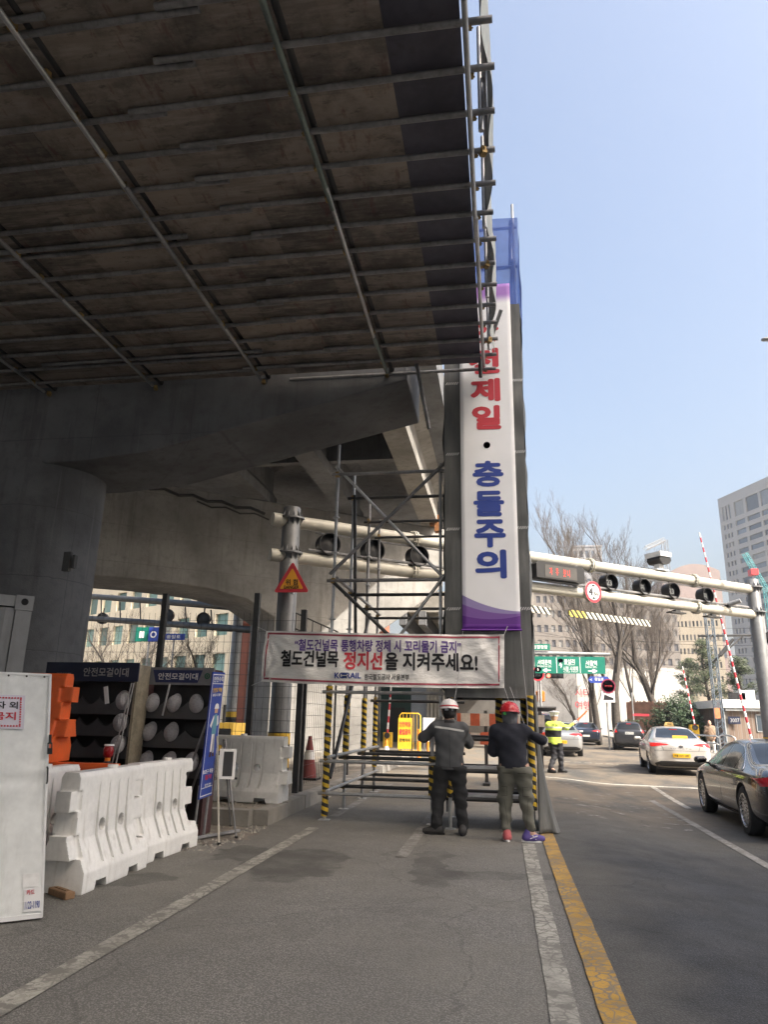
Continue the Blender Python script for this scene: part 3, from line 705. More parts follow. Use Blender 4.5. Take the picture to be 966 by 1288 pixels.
def chars(par, items, mat, Yp, bold):
    for ch, x0, x1, y0, y1 in items:
        p = AY((x0 + x1) / 2, (y0 + y1) / 2, Yp); a, c = AY(x0, y1, Yp), AY(x1, y0, Yp)
        lettering(par, ch, p, X3, Z3, abs(c.z - a.z), mat, abs(c.x - a.x), bold, .0045, bw)
chars(vb, (('안', 589, 627, 404, 432), ('전', 590, 628, 437, 471), ('제', 592, 629, 475, 506), ('일', 594, 630, 509, 541)), m_txt_r, BY, .046)
chars(vb, (('충', 595, 633, 579, 613), ('돌', 596, 634, 617, 650), ('주', 597, 636, 653, 689), ('의', 598, 637, 691, 728)), m_txt_blue, BY, .042)
b = MB(); p = AY(612.5, 560, BY); b.lathe([(0.0, .0), (.055, 0)], 20, bw(p) + Vector((0, -.008, 0)), (X3, Z3, Y3)); b.build('printed_dot', m_txt_b, vb)
b = MB(); b.tube((-.57, BY - .005, 2.775), (.32, BY - .005, 2.775), .014, 8); b.build('hem_rod', M('violet_hem', (.15, .03, .31), .5), vb)
b = MB(); b.path([(-.55, BY, 2.77), (-.58, 10.6, 2.3), (-.66, 10.42, 1.75)], .004, 5); b.build('hanging_rope', m_txt_g, vb); b = MB(); b.path([(.30, BY, 2.77), (.32, 10.65, 2.2), (.36, 10.6, 1.6), (.33, 10.5, 1.2)], .004, 5); b.build('hanging_rope', m_txt_g, vb); b = MB(); b.path([(.12, 10.62, 1.95), (.2, 10.55, 1.72), (.3, 10.45, 1.45)], .004, 5); b.build('hanging_rope', m_txt_g, vb)
b = MB(); b.path([(.02, BY + .02, 10.0), (.025, BY, 9.3), (.03, BY, 8.64)], .005, 5); b.build('hoist_rope', m_txt_w, vb)

# ================================================================== pipe scaffold beside the tower
scaf = thing('pipe_scaffold', 'open pipe scaffold frame with diagonal braces joined to the tower', 'scaffolding', (-1.7, 12.5, 0))
SX = -2.67
rows = (11.2, 12.55, 14.2, 15.5); tops = (6.0, 5.95, 5.9, 5.85)
for i, (y, zt) in enumerate(zip(rows, tops)):
    pipe(scaf, (SX, y, .03), (SX, y, zt), pmn if i < 2 else pm, 1.0, 'standard')
    pipe(scaf, (-.92, y, .03), (-.92, y, 5.6), pm if i else pmn, 1.0, 'standard') if i < 3 else None
    b = MB(); b.box(SX - .08, SX + .08, y - .08, y + .08, 0, .014); b.tube((SX, y, .01), (SX, y, .2), .018, 8); b.build('jack_base', m_pipe_n, scaf)
    for z in (.38, .84, 1.86, 3.62, 5.45):
        if z == 1.86 and i in (1, 2): continue
        pipe(scaf, (SX - .1, y - .05, z - i * .01), (TX0 + .05, y - .05, z - i * .01), (pmn if z < 3 else pm) if i == 0 else pmd)
        clamp(scaf, (SX, y - .03, z), .9)
    for z in (1.2, 2.4, 3.0, 4.1, 4.7): 
        b = MB(); b.lathe([(.034, -.012), (.058, -.008), (.058, .008), (.034, .012)], 10, (SX, y, z)); b.build('coupler_ring', m_pipe_n, scaf)
for a, c in zip(rows[:-1], rows[1:]):
    for z in (.42, .90): pipe(scaf, (SX + .05, a - .1, z), (SX + .05, c + .1, z), pmn)
    pipe(scaf, (SX + .05, a, 3.67), (SX + .05, c, 3.67), pm); 
pipe(scaf, (SX + .06, rows[0], .6), (SX + .06, rows[2], 3.5), pmd)
pipe(scaf, (TX0 + .02, 11.12, 5.62), (SX - .05, 11.12, 3.72), pm); pipe(scaf, (SX - .03, 11.16, 5.6), (TX0, 11.16, 3.6), pmn)
pipe(scaf, (TX0 + .02, 11.12, 3.75), (SX + .8, 11.12, 2.3), pmn); pipe(scaf, (SX, 11.16, 3.6), (TX0, 11.16, 1.9), pmd)
pipe(scaf, (SX + .03, 12.5, 5.5), (SX + .15, 12.5, 2.2), pmd)
for y, zb in zip(rows, (.06, .9, .9, .5)): wrapped(scaf, SX - .0, y - .0, zb, 1.95 if y < 12 else 1.85, .052)
pipe(scaf, (-1.05, 11.2, .03), (-1.05, 11.2, 1.4), pmn); b = MB(); b.box(-1.13, -.97, 11.12, 11.28, 0, .012); b.build('jack_base', m_pipe_n, scaf); wrapped(scaf, -1.05, 11.2, .35, .95, .055)

# horizontal banner
HB = 10.66
def hw(p):
    s = math.sin; e = 0.0
    for cx, cz in ((-3.6, 2.72), (-3.62, 1.98), (.06, 2.66), (.06, 1.92)):          # creases fanning out of the tied corners
        d = math.hypot(p.x - cx, p.z - cz); e += .016 * s(math.atan2(p.z - cz, p.x - cx) * 16) * math.exp(-d / .55)
    return Vector((p.x, HB - .020 * s(p.x * 4.2 + 1) - .012 * s(p.x * 11 + p.z * 7) - .012 * s(p.z * 9 + p.x * 2) - .006 * s(p.x * 23 - p.z * 9) - e, p.z))
hb = thing('warning_banner', 'wide white banner with red border and Korean lettering tied across the scaffold', 'banner', (-1.8, HB, 1.95))
c4 = [AY(327, 857, HB), AY(634.5, 865.5, HB), AY(634.5, 798, HB), AY(333, 793, HB)]
def hbp(u, v):
    p = c4[0].lerp(c4[1], u).lerp(c4[3].lerp(c4[2], u), v); return Vector((p.x, HB, p.z - .03 * math.sin(math.pi * u) * (1 - .4 * v)))
m_vinyl = NT('white_vinyl'); pp = m_vinyl.pos(); nn = m_vinyl.noise(m_vinyl.scalev(pp, (1, 1, 2)), 2.3, 5, .6)
m_vinyl.col(m_vinyl.mix(m_vinyl.ramp(nn, .3, .7), (.80, .79, .76), (.88, .87, .84))); m_vinyl.set(Roughness=.45); m_vinyl.bump(nn, .8, .05)
b = MB(); b.grid(lambda u, v: hw(hbp(u, v)), 130, 24); sh = b.build('cloth', m_vinyl.m, hb, smooth=180)
b = MB(); t_ = .011
def bord(u0, v0, u1, v1, du, dv, n):
    for i in range(n):
        a, c = i / n, (i + 1) / n
        q = [(u0 + (u1 - u0) * a, v0 + (v1 - v0) * a), (u0 + (u1 - u0) * c, v0 + (v1 - v0) * c)]
        P = [hw(hbp(*q[0])), hw(hbp(*q[1])), hw(hbp(q[1][0] + du, q[1][1] + dv)), hw(hbp(q[0][0] + du, q[0][1] + dv))]
        b.add([p + Vector((0, -.008, 0)) for p in P], [(0, 1, 2, 3)])
bord(.012, .045, .982, .045, 0, .035, 50); bord(.012, .93, .982, .93, 0, .035, 50); bord(.012, .045, .012, .965, .005, 0, 10); bord(.977, .045, .977, .965, .005, 0, 10)
b.build('printed_border', M('border_red', (.36, .06, .09), .6), hb)
def hline(s, x0, x1, y0, y1, mat, bold):
    # fit along the banner's own slope
    a = AY(x0, (y0[0] + y0[1]) / 2, HB); c = AY(x1, (y1[0] + y1[1]) / 2, HB); h = AY(x0, y0[0], HB).z - AY(x0, y0[1], HB).z
    lettering(hb, s, (a + c) / 2, c - a, Z3, h, mat, (c - a).length, bold, .012, hw)
hline('“철도건널목 통행차량 정체 시 꼬리물기 금지”', 371, 580, (803.5, 818.5), (806.5, 821.5), m_txt_v, .026)
hline('철도건널목', 353, 426, (817.5, 838.5), (818.5, 839.5), m_txt_b, .032)
hline('정지선', 432, 481, (819, 842), (820, 843), m_txt_r, .032); hline('을 지켜주세요!', 484, 601, (820, 843), (822, 845), m_txt_b, .032)
hline('KORAIL', 421, 454, (846, 853.5), (846, 853.5), m_txt_blue, .03)
hline('한국철도공사 서울본부', 458, 515, (847.5, 855.5), (848, 856), m_txt_b, .016)
b = MB(); p = AY(433.2, 849.6, HB); b.lathe([(0, 0), (.042, 0)], 18, hw(p) + Vector((0, -.012, 0)), (X3, Z3, Y3)); b.build('printed_globe', M('globe_blue', (.02, .09, .33), .6), hb)
b = MB(); b.box(p.x - .05, p.x + .05, hw(p).y - .0155, hw(p).y - .0145, p.z - .006, p.z + .004); b.build('printed_swoosh', m_txt_w, hb)
b = MB()
for u, v, d in ((0, 1, (-.25, .3, .1)), (0, 0, (-.25, .3, -.05)), (1, 1, (.06, .12, .15)), (1, 0, (.1, .02, -.3))):
    p = hw(hbp(u, v)); b.tube(p, p + Vector(d), .005, 5)
b.build('tie_rope', m_txt_g, hb)
# ================================================================== gantry over the crossing
GA, GB = Vector((-4.62, 15.0, 0)), Vector((8.15, 24.45, 0)); GU = (GB - GA).normalized(); GN = Vector((GU.y, -GU.x, 0))   # GN faces the camera
gan = thing('signal_gantry', 'cream twin-pipe gantry spanning the road on steel posts', 'gantry', GA)
m_postd = M('dull_steel_post', (.17, .175, .18), .5, .15, var=.2, scale=2, stain=.4)
def flange(par, c, r, gus=12):
    b = MB(); b.lathe([(r, -.02), (r * 1.5, -.02), (r * 1.5, .02), (r, .02)], 22, c)
    for i in range(gus):
        a = 2 * math.pi * i / gus; d = Vector((math.cos(a), math.sin(a), 0)); e = Vector((-d.y, d.x, 0)) * .008
        for s in (1, -1):
            q = [c + d * r + Z3 * (.02 * s), c + d * r * 1.42 + Z3 * (.02 * s), c + d * r + Z3 * (.17 * s)]
            b.add([p + e for p in q] + [p - e for p in q], [(0, 1, 2), (5, 4, 3), (0, 3, 4, 1), (1, 4, 5, 2), (2, 5, 3, 0)])
        b.tube(c + d * r * 1.3 - Z3 * .04, c + d * r * 1.3 + Z3 * .04, .016, 6)
    b.build('flange', m_postd, par, smooth=30)
for P in (GA, GB):
    b = MB(); b.lathe([(.225, -.4), (.20, 6.02), (.185, 6.04)], 32, P); b.build('post', m_postd, gan, smooth=40)
    for z in (4.98, 5.78): flange(gan, P + Z3 * z, .20)
    b = MB(); b.lathe([(.236, .15), (.236, 1.15)], 32, P); o = b.build('striped_band', m_band, gan, smooth=40); off = P - ORG[gan.name]
    for v in o.data.vertices: v.co -= off
    o.location = off
    b = MB(); b.box(P.x - .4, P.x + .4, P.y - .4, P.y + .4, -.3, .16); b.build('footing', m_conc2, gan)
for z in (4.9, 5.72):
    b = MB(); b.tube(GA - GU * .45 + Z3 * z, GB + GU * .2 + Z3 * z, .145, 20); b.build('beam_pipe', m_cream, gan, smooth=40)
    for s in (3.2, 8.9, 13.1):
        c = GA + GU * s + Z3 * z; b = MB(); ax = (GN, Z3, GU)
        b.lathe([(.146, -.05), (.21, -.05), (.21, -.015), (.146, -.015)], 20, c, ax); b.lathe([(.146, .015), (.21, .015), (.21, .05), (.146, .05)], 20, c, ax)
        for i in range(12):
            a = i * math.pi / 6; d = GN * math.cos(a) + Z3 * math.sin(a); b.tube(c + d * .185 - GU * .09, c + d * .185 + GU * .09, .014, 6)
        b.build('pipe_joint', m_cream, gan, smooth=30)
b = MB(); b.tube(GA + GU * .6 + Z3 * 5.10, GB - GU * .3 + Z3 * 5.10, .022, 6); b.tube(GA + GU * .6 + Z3 * 5.54, GB - GU * .3 + Z3 * 5.54, .022, 6); b.tube(GA + GU * .4 + Z3 * 5.09 + GN * .12, GB - GU * .5 + Z3 * 5.09 + GN * .12, .03, 6); b.build('cable_tray', m_pipe, gan)
for s in (.75, 2.9, 4.4, 7.0, 8.2, 10.2, 11.3, 12.7):
    b = MB(); b.box(-.02, .02, -.02, .02, 5.05, 5.6); q = b.build('hanger', m_cream, gan); q.location = GA + GU * s - ORG[gan.name]
def project_s(px, py, z):                          # distance along the gantry of a pixel at height z
    p = G(px, py, z); return (Vector((p.x, p.y, 0)) - GA).dot(GU)
m_sigtxt = M('faint_signal_print', (.16, .17, .17), .6)
m_lens = M('unlit_lens', (.02, .02, .022), .45, var=.2, spec=.4)
def signal(s, z, label, word, r=.25):
    c = GA + GU * s + Z3 * z; t = thing('crossing_signal', label, 'signal', c, 'round crossing signals on the gantry'); ax = (GU, Z3, GN)
    b = MB(); b.lathe([(r * .72, -.16), (r * .98, -.10), (r, .0), (r, .20), (r * .93, .20), (r * .93, .03)], 28, c, ax); b.build('housing', m_black, t, smooth=40)
    b = MB(); b.lathe([(r * .93, .03), (r * .6, .055), (0, .065)], 28, c, ax); b.build('lens', m_lens, t, smooth=60)
    if word: lettering(t, word, c + GN * .075, GU, Z3, r * .7, m_sigtxt, None, .02, .004)
    b = MB(); b.tube(c + Z3 * r * .9, c + Z3 * (r + .16), .025, 6); b.build('hanger_arm', m_black, t)
    return t
names = (('dark round signal lamp on the gantry between its post and the tall scaffold', (423, 680)), ('dark round signal lamp on the gantry seen through the scaffold braces', (487, 685)), ('dark round signal lamp on the gantry beside the wrapped tower', (545, 693)),
         ('round signal lamp showing a number, next to the height limit sign', (795, 727)), ('round signal lamp with a character, below the white camera box', (838, 733)), ('round signal lamp with a number, second from the right gantry post', (882, 737)), ('round signal lamp with a character, closest to the far gantry post', (927, 743)))
for i, (lb, (px, py)) in enumerate(names): signal(project_s(px, py, 5.28), 5.28, lb.replace('the right gantry post', 'the roadside gantry post'), (None, None, None, '23', '지', '23', '지')[i], .26 if i < 3 else .235)
# LED board
s0, s1 = project_s(669, 720, 5.25), project_s(756, 722, 5.25)
c = GA + GU * ((s0 + s1) / 2) + Z3 * 5.30 + GN * .22
led = thing('led_board', 'black LED message board with red characters on the gantry beside the tower', 'display', c)
ax = (GU, GN, Z3); L_ = s1 - s0
b = MB(); pr = [(-L_ / 2, -.2), (L_ / 2, -.2), (L_ / 2, .17), (L_ / 2 - .08, .24), (-L_ / 2 + .08, .24), (-L_ / 2, .17)]
b.prism([c + GU * u + Z3 * v + GN * .16 for u, v in pr], -GN * .32); b.build('case', m_black, led)
b = MB(); b.obox(c + GN * .163 - Z3 * .0, (L_ - .55, .006, .33), ax); b.build('screen', M('led_screen', (.06, .055, .05), .5), led)
m_led = M('red_led', (.4, .02, .01), .5, emit=(1, .03, .02), es=1.0)
for k, (u, ch) in enumerate(((-.55, '가'), (-.22, '우'), (.18, '보'), (.40, '니'), (1.0, ':'))):
    if u < L_ / 2 - .1: lettering(led, ch, c + GU * u * (L_ / 2.6) + GN * .169, GU, Z3, .20 if k < 4 else .15, m_led, .03 if k == 4 else .085, 0, .002)
b = MB()
for u in (-.8, .8): b.obox(c + GU * u - GN * .16 + Z3 * .02, (.05, .1, .75), ax)
b.build('bracket', m_steel, led)
# height limit sign
s = project_s(759.5, 741, 4.95); c = GA + GU * s + Z3 * 4.93 + GN * .2
hs = thing('height_limit_sign', 'round white sign with red ring limiting height to 4.5 m', 'sign', c); ax = (GU, Z3, GN)
b = MB(); b.lathe([(.30, -.012), (.30, 0)], 36, c, ax); b.build('disc', m_txt_w, hs)
b = MB(); b.lathe([(.297, .004), (.225, .004)], 36, c, ax, cap=False); b.build('red_ring', m_txt_r, hs)
lettering(hs, '4', c - GU * .10, GU, Z3, .22, m_txt_b, None, .03, .006); lettering(hs, '.5m', c + GU * .075 - Z3 * .05, GU, Z3, .11, m_txt_b, None, .02, .006)
for s_ in (1, -1):
    b = MB(); b.add([c + GN * .006 + p for p in (Z3 * (.2 * s_) - GU * .06, Z3 * (.2 * s_) + GU * .06, Z3 * (.125 * s_))], [(0, 1, 2) if s_ < 0 else (1, 0, 2)]); b.build('arrow', m_txt_b, hs)
b = MB(); b.obox(c - GN * .06, (.05, .1, .3), (GU, GN, Z3)); b.build('bracket', m_steel, hs)
# camera box on top
s = project_s(852, 712, 5.9); c = GA + GU * s + Z3 * 6.28
cb = thing('camera_box', 'white and black traffic camera box standing on top of the gantry', 'camera', c - Z3 * .4); ax = (GU, GN, Z3)
b = MB(); b.prism([c + GU * u + Z3 * v + GN * .3 for u, v in ((-.22, -.02), (.22, -.02), (.24, .12), (-.24, .12))], -GN * .6); b.build('hood', m_white, cb)
b = MB(); b.prism([c + GU * u + Z3 * v + GN * .27 for u, v in ((-.15, -.22), (.15, -.22), (.24, -.12), (.22, -.03), (-.22, -.03), (-.24, -.12))], -GN * .5); b.build('body', m_black, cb)
b = MB(); b.obox(c - Z3 * .3, (.18, .18, .16), ax); b.obox(c - Z3 * .395, (.5, .3, .03), ax); b.build('mount', m_white, cb)
# small detector heads under the lower pipe
for k, (px, lb) in enumerate(((480, 0), (822, 'flat black detector bracket under the gantry pipe near the camera box'), (905, 'flat black detector bracket under the gantry pipe near the roadside post'))):
    if not lb: continue
    c = GA + GU * project_s(px, 775, 4.66) + Z3 * 4.66
    t = thing('detector_head', lb, 'detector', c); b = MB(); b.obox(c, (.62, .2, .04), (GU, GN, Z3)); b.build('plate', m_pipe_d, t); b = MB(); b.obox(c + Z3 * .05, (.2, .15, .06), (GU, GN, Z3)); b.build('clip', m_pipe_d, t)
c = GA + GU * project_s(923, 763, 5.0) + Z3 * 5.08 + GN * .2
t = thing('spot_camera', 'short silver tube camera clipped to the gantry pipe', 'camera', c); b = MB(); b.tube(c - GN * .1, c + GN * .25 + GU * .16 + Z3 * .1, .075, 14); b.build('barrel', m_steel, t, smooth=40); b = MB(); b.obox(c - GN * .1 - Z3 * .03, (.12, .14, .12), (GU, GN, Z3)); b.build('clip', m_black, t)
# hanging striped clearance bars
m_stripe_w = NT('clearance_stripes'); x, y, z = m_stripe_w.sep(m_stripe_w.obj()); kk = m_stripe_w.math('GREATER_THAN', m_stripe_w.math('FRACT', m_stripe_w.math('MULTIPLY', m_stripe_w.math('ADD', x, m_stripe_w.math('MULTIPLY', z, .9)), 5.2)), .5)
fx = m_stripe_w.math('LESS_THAN', x, -1.05); m_stripe_w.col(m_stripe_w.mix(kk, m_stripe_w.mix(fx, (.72, .68, .56), (.72, .55, .10)), (.02, .02, .02))); m_stripe_w.set(Roughness=.5)
for (xa, ya, xb, yb, lb) in ((716, 771, 818, 784.5, 'long black and white striped clearance bar hanging below the gantry'), (640, 762, 692, 769, 'short striped clearance bar hanging beside the wrapped tower')):
    a, c_ = G(xa, ya, 4.3), G(xb, yb, 4.3); d = (c_ - a); L_ = d.length; mid = (a + c_) / 2
    t = thing('clearance_bar', lb, 'barrier bar', mid)
    b = MB(); b.box(-L_ / 2, L_ / 2, -.02, .02, -.09, .09); o = b.build('bar', m_stripe_w.m, None); o.parent = t; o.location = (0, 0, 0); o.rotation_euler = (0, 0, math.atan2(d.y, d.x))
    b = MB()
    for u in (.1, .9): p = a.lerp(c_, u); b.tube(p, p + Z3 * .5, .006, 5)
    b.build('chain', m_pipe_d, t)
# danger triangle on the near post
c = AY(367, 729, GA.y - .35)
ds = thing('danger_sign', 'triangular yellow danger sign with red border on the gantry post', 'sign', c)
tri = lambda r, y: [(c.x + r * math.cos(math.radians(a)), y, c.z + r * math.sin(math.radians(a)) - .05) for a in (90, 210, 330)]
def rtri(r, y, rr):
    out = []
    for a in (90, 210, 330):
        for k in range(-2, 3): q = math.radians(a + k * 25); out.append((c.x + (r - rr * 1.6) * math.cos(math.radians(a)) + rr * math.cos(q), y, c.z - .05 + (r - rr * 1.6) * math.sin(math.radians(a)) + rr * math.sin(q)))
    return out
b = MB(); b.prism(rtri(.44, c.y, .035), (0, .015, 0)); b.build('red_plate', m_txt_r, ds)
b = MB(); b.prism(rtri(.30, c.y - .004, .02), (0, .003, 0)); b.build('yellow_field', M('sign_amber', (.80, .36, .02), .5, var=.05), ds)
lettering(ds, '위 험', c - Z3 * .055, X3, Z3, .13, m_txt_b, .27, .02, .008); lettering(ds, 'DANGER', c - Z3 * .165, X3, Z3, .07, m_txt_b, .34, .02, .008)
b = MB(); b.box(c.x - .03, c.x + .03, c.y + .015, c.y + .13, c.z - .3, c.z + .1); b.build('bracket', m_steel, ds)

# ================================================================== barriers
def barrier_mesh(mat):
    Lh = .60; w = lambda z: .235 if z < .16 else (.235 - (z - .16) / .26 * .115 if z < .42 else .12 - (z - .42) / .55 * .03)
    zs = [0, .16, .27, .42, .46, .63, .65, .82, .90, .97]
    ext = lambda z, near: (Lh + .10) if (.27 < z < .46 or .65 < z < .82) else (Lh - .03)     # interlocking lugs
    mb = MB(); zz = [0, .08, .16, .27, .35, .42, .46, .56, .65, .74, .82, .93, .97]
    for z0, z1 in zip(zz[:-1], zz[1:]):
        zm = (z0 + z1) / 2; e = ext(zm, 0)
        lug = e > Lh
        yl, yr = (-Lh - .09, Lh - .15) if lug else (-Lh + .0, Lh + .0)
        k = .74 if lug else 1.0
        t0, t1 = (w(z0 + 1e-4), w(z1 - 1e-4))
        if z1 >= .97: t1 -= .02
        # main run
        mb.add([(x * t, y, z) for z, t in ((z0, t0), (z1, t1)) for x, y in ((-1, -Lh + .05), (1, -Lh + .05), (1, Lh - .16), (-1, Lh - .16))], [(0, 3, 2, 1), (4, 5, 6, 7), (0, 1, 5, 4), (1, 2, 6, 5), (2, 3, 7, 6), (3, 0, 4, 7)])
        for ya, yb in ((yl, -Lh + .05), (Lh - .16, yr)):
            mb.add([(x * t * k, y, z) for z, t in ((z0, t0), (z1, t1)) for x, y in ((-1, ya), (1, ya), (1, yb), (-1, yb))], [(0, 3, 2, 1), (4, 5, 6, 7), (0, 1, 5, 4), (1, 2, 6, 5), (2, 3, 7, 6), (3, 0, 4, 7)])
    ob = mb.build('barrier_template', mat)
    md = ob.modifiers.new('w', 'REMESH'); md.mode = 'VOXEL'; md.voxel_size = .010
    me = bpy.data.meshes.new_from_object(ob.evaluated_get(bpy.context.evaluated_depsgraph_get())); ob.modifiers.clear(); ob.data = me
    cut = MB()
    for y in (-.18, .18): cut.tube((-.5, y, .50), (.5, y, .50), .056, 24)
    for y in (-.30, .30): cut.prism([(-.5, y - .12, -.05), (-.5, y + .12, -.05), (-.5, y + .085, .07), (-.5, y - .085, .07)][::-1], (1, 0, 0))
    for y in (-.27, -.09, .09, .27):
        for s in (1, -1):
            cut.prism([(s * .5, y - .022, .2), (s * .5, y + .022, .2), (s * .5, y + .022, .88), (s * .5, y - .022, .88)] if s > 0 else [(s * .5, y + .022, .2), (s * .5, y - .022, .2), (s * .5, y - .022, .88), (s * .5, y + .022, .88)], (-s * (.5 - .087), 0, 0))
    c = cut.build('cut', mat); bool_cut(ob, [c])
    md = ob.modifiers.new('s', 'SMOOTH'); md.factor = .4; md.iterations = 1
    me = bpy.data.meshes.new_from_object(ob.evaluated_get(bpy.context.evaluated_depsgraph_get())); ob.modifiers.clear(); ob.data = me
    if not me.materials: me.materials.append(mat)
    me.polygons.foreach_set('use_smooth', [True] * len(me.polygons)); me.set_sharp_from_angle(angle=math.radians(45))
    COL.objects.unlink(ob); return ob
m_pe = M('white_polyethylene', (.82, .815, .79), .42, var=.10, scale=3, stain=.50, dirt=(.36, .33, .27), bump=.1, objc=True)
m_pe_o = M('orange_polyethylene', (.72, .12, .022), .5, var=.14, scale=3, stain=.2, dirt=(.3, .08, .03), objc=True)
bar_w = barrier_mesh(m_pe); bar_o = link('barrier_template', bar_w.data.copy()); bar_o.data.materials.clear(); bar_o.data.materials.append(m_pe_o); COL.objects.unlink(bar_o)
def barrier(src, x, y, rz, label, z=0.0, sc=(1, 1, 1), grp=None, rx=0.0):
    o = inst(src, 'water_barrier', None, (x, y, z), (rx, 0, rz), sc); tag(o, label, 'barrier', grp)
    b = MB(); b.lathe([(0.0, .0), (.05, 0), (.05, .03), (.0, .032)], 12, (0, .12, .968)); q = b.build('filler_cap', src.data.materials[0]); q.parent = o
    return o
GRP = 'white plastic barriers closing the site'
barrier(bar_w, -3.80, 6.78, .02, 'white plastic water barrier beside the white panel door', grp=GRP)
barrier(bar_w, -3.86, 8.09, -.05, 'white plastic water barrier in front of the blue helmet rack', grp=GRP)
barrier(bar_w, -3.98, 11.42, math.pi / 2 - .06, 'white plastic water barrier standing alone on the kerb behind the easel', .2, grp=GRP)
barrier(bar_w, -4.36, 6.55, .05, 'white plastic water barrier tucked behind the front pair, only its top showing', grp=GRP)
barrier(bar_o, -4.62, 7.35, math.pi / 2 + .05, 'orange plastic water barrier on the ground behind the white ones', grp='orange barriers stacked by the panel door')
p = AY(76, 850, 7.3)
barrier(bar_o, p.x - .52, 7.3, math.pi / 2 + .1, 'orange plastic water barrier stacked on top of another orange one', .975, (1, 1, .94), 'orange barriers stacked by the panel door')

# ================================================================== white panel door
PB, PT = Vector((-3.42, 5.44, 0)), Vector((-3.64, 5.44, 1.78))
pd = Vector((-.76, -.65, 0)).normalized(); pu = (PT - PB).normalized(); pnn = pd.cross(pu).normalized()     # face towards the camera side
if pnn.dot(EYE - PB) < 0: pnn = -pnn
panel = thing('panel_door', 'dented white sheet metal door panel leaning beside the barriers with notices stuck on', 'door', PB)
m_panel = M('dented_white_sheet', (.80, .82, .81), .42, .15, var=.10, scale=2.5, stain=.28, dirt=(.34, .33, .30), bump=.25, bscale=3)
def pw(u, v, off=0.0):
    dent = .006 * math.sin(u * 7 + v * 3) * math.sin(v * 5) - .012 * math.exp(-((v - .98) / .03) ** 2) * (1 if u < .7 else .5)
    return PB + pd * u + pu * v + pnn * (off + dent)
PH, PWD = 1.79, 1.25
b = MB(); b.grid(lambda u, v: pw(u * PWD, .03 + v * (PH - .03)), 30, 50); b.grid(lambda u, v: PB + pd * ((1 - u) * PWD) + pu * (.03 + v * (PH - .03)) - pnn * .05, 2, 2)
b.add([pw(0, .03), pw(0, PH), PB + pu * PH - pnn * .05, PB + pu * .03 - pnn * .05], [(0, 1, 2, 3)]); b.add([pw(0, PH), pw(PWD, PH), PB + pd * PWD + pu * PH - pnn * .05, PB + pu * PH - pnn * .05], [(0, 1, 2, 3)]); b.build('sheet', m_panel, panel, smooth=60)
b = MB()
for u0, v0, u1, v1 in ((-.005, .02, .012, PH + .004), (0, PH - .012, PWD, PH + .006), (0, .015, PWD, .045)):
    q = [PB + pd * u0 + pu * v0 + pnn * .008, PB + pd * u1 + pu * v0 + pnn * .008, PB + pd * u1 + pu * v1 + pnn * .008, PB + pd * u0 + pu * v1 + pnn * .008]
    b.prism(q if (q[1] - q[0]).cross(q[3] - q[0]).dot(pnn) > 0 else q[::-1], -pnn * .066)
b.build('edge_trim', m_white, panel)
b = MB()
for i in range(9): c = PB + pd * (.05 + i * .13) + pu * (PH - .02) + pnn * .008; b.lathe([(.008, 0), (.008, .004), (0, .006)], 8, c, (pd, pu, pnn))
b.build('rivet', m_pipe_d, panel)
xr = -pd; 
def onpanel(px, py):
    d = ray(px, py); t = (PB - EYE).dot(pnn) / d.dot(pnn); return EYE + d * t
def card(c, w, h, mat, name, off=.012):
    b = MB(); q = [c + xr * (w / 2 * i) + pu * (h / 2 * j) + pnn * off for i, j in ((-1, -1), (1, -1), (1, 1), (-1, 1))]; b.prism(q, -pnn * .002); return b.build(name, mat, panel)
m_paper = M('notice_paper', (.62, .60, .68), .6, var=.06, scale=6); nc = onpanel(31, 916); nw, nh = .46, .30
c = nc - xr * (nw / 2) + pu * (nh / 2)
ca = onpanel(31, 875); ch_ = (onpanel(30, 917) - ca).dot(-pu); c = ca - xr * (nw / 2) - pu * (ch_ / 2); nt = card(c, nw, ch_, m_paper, 'notice')
lettering(panel, '관계자 외', c + pu * ch_ * .20 + xr * .03, xr, pu, ch_ * .22, m_txt_b, .30, .018, .016); lettering(panel, '출입금지', c - pu * ch_ * .12 + xr * .0, xr, pu, ch_ * .24, m_txt_r, .34, .022, .016)
b = MB()
for i in range(20):
    for sgn in (-1, 1):
        q = c + xr * (-nw / 2 + .03 + i * (nw - .06) / 19) + pu * (sgn * (ch_ / 2 - .022)) + pnn * .0155; b.obox(q, (.012, .012, .001), (xr, pu, pnn))
for j in range(11):
    for sgn in (-1, 1): q = c + xr * (sgn * (nw / 2 - .03)) + pu * (-ch_ / 2 + .035 + j * (ch_ - .07) / 10) + pnn * .0155; b.obox(q, (.012, .012, .001), (xr, pu, pnn))
b.build('printed_border', m_txt_r, panel)
c = onpanel(40, 1131); card(c, .115, .16, m_txt_w, 'sticker'); lettering(panel, '카드', c + pu * .05 - xr * .015, xr, pu, .035, m_txt_r, .055, .025, .016); lettering(panel, '1122-1190', c - pu * .035, xr, pu, .05, m_txt_blue, .10, .012, .016)
card(onpanel(38, 1107), .11, .09, M('torn_white_tape', (.78, .78, .77), .6), 'tape_patch')
c = onpanel(58, 940) + pnn * .03 - pd * .02; b = MB(); b.obox(c - pu * .03, (.035, .045, .02), (xr, pu, pnn)); b.path([c + xr * .014 - pu * .01, c + xr * .014 + pu * .03, c + pu * .042, c - xr * .014 + pu * .03, c - xr * .014 - pu * .01], .005, 6); b.obox(c + pu * .06, (.02, .07, .012), (xr, pu, pnn)); b.build('padlock', m_black, panel)
c = onpanel(58, 975) + pnn * .02; b = MB(); b.path([c + pu * .06, c + pu * .05 + pnn * .03, c - pu * .05 + pnn * .03, c - pu * .06], .007, 6); b.build('pull_handle', m_black, panel)
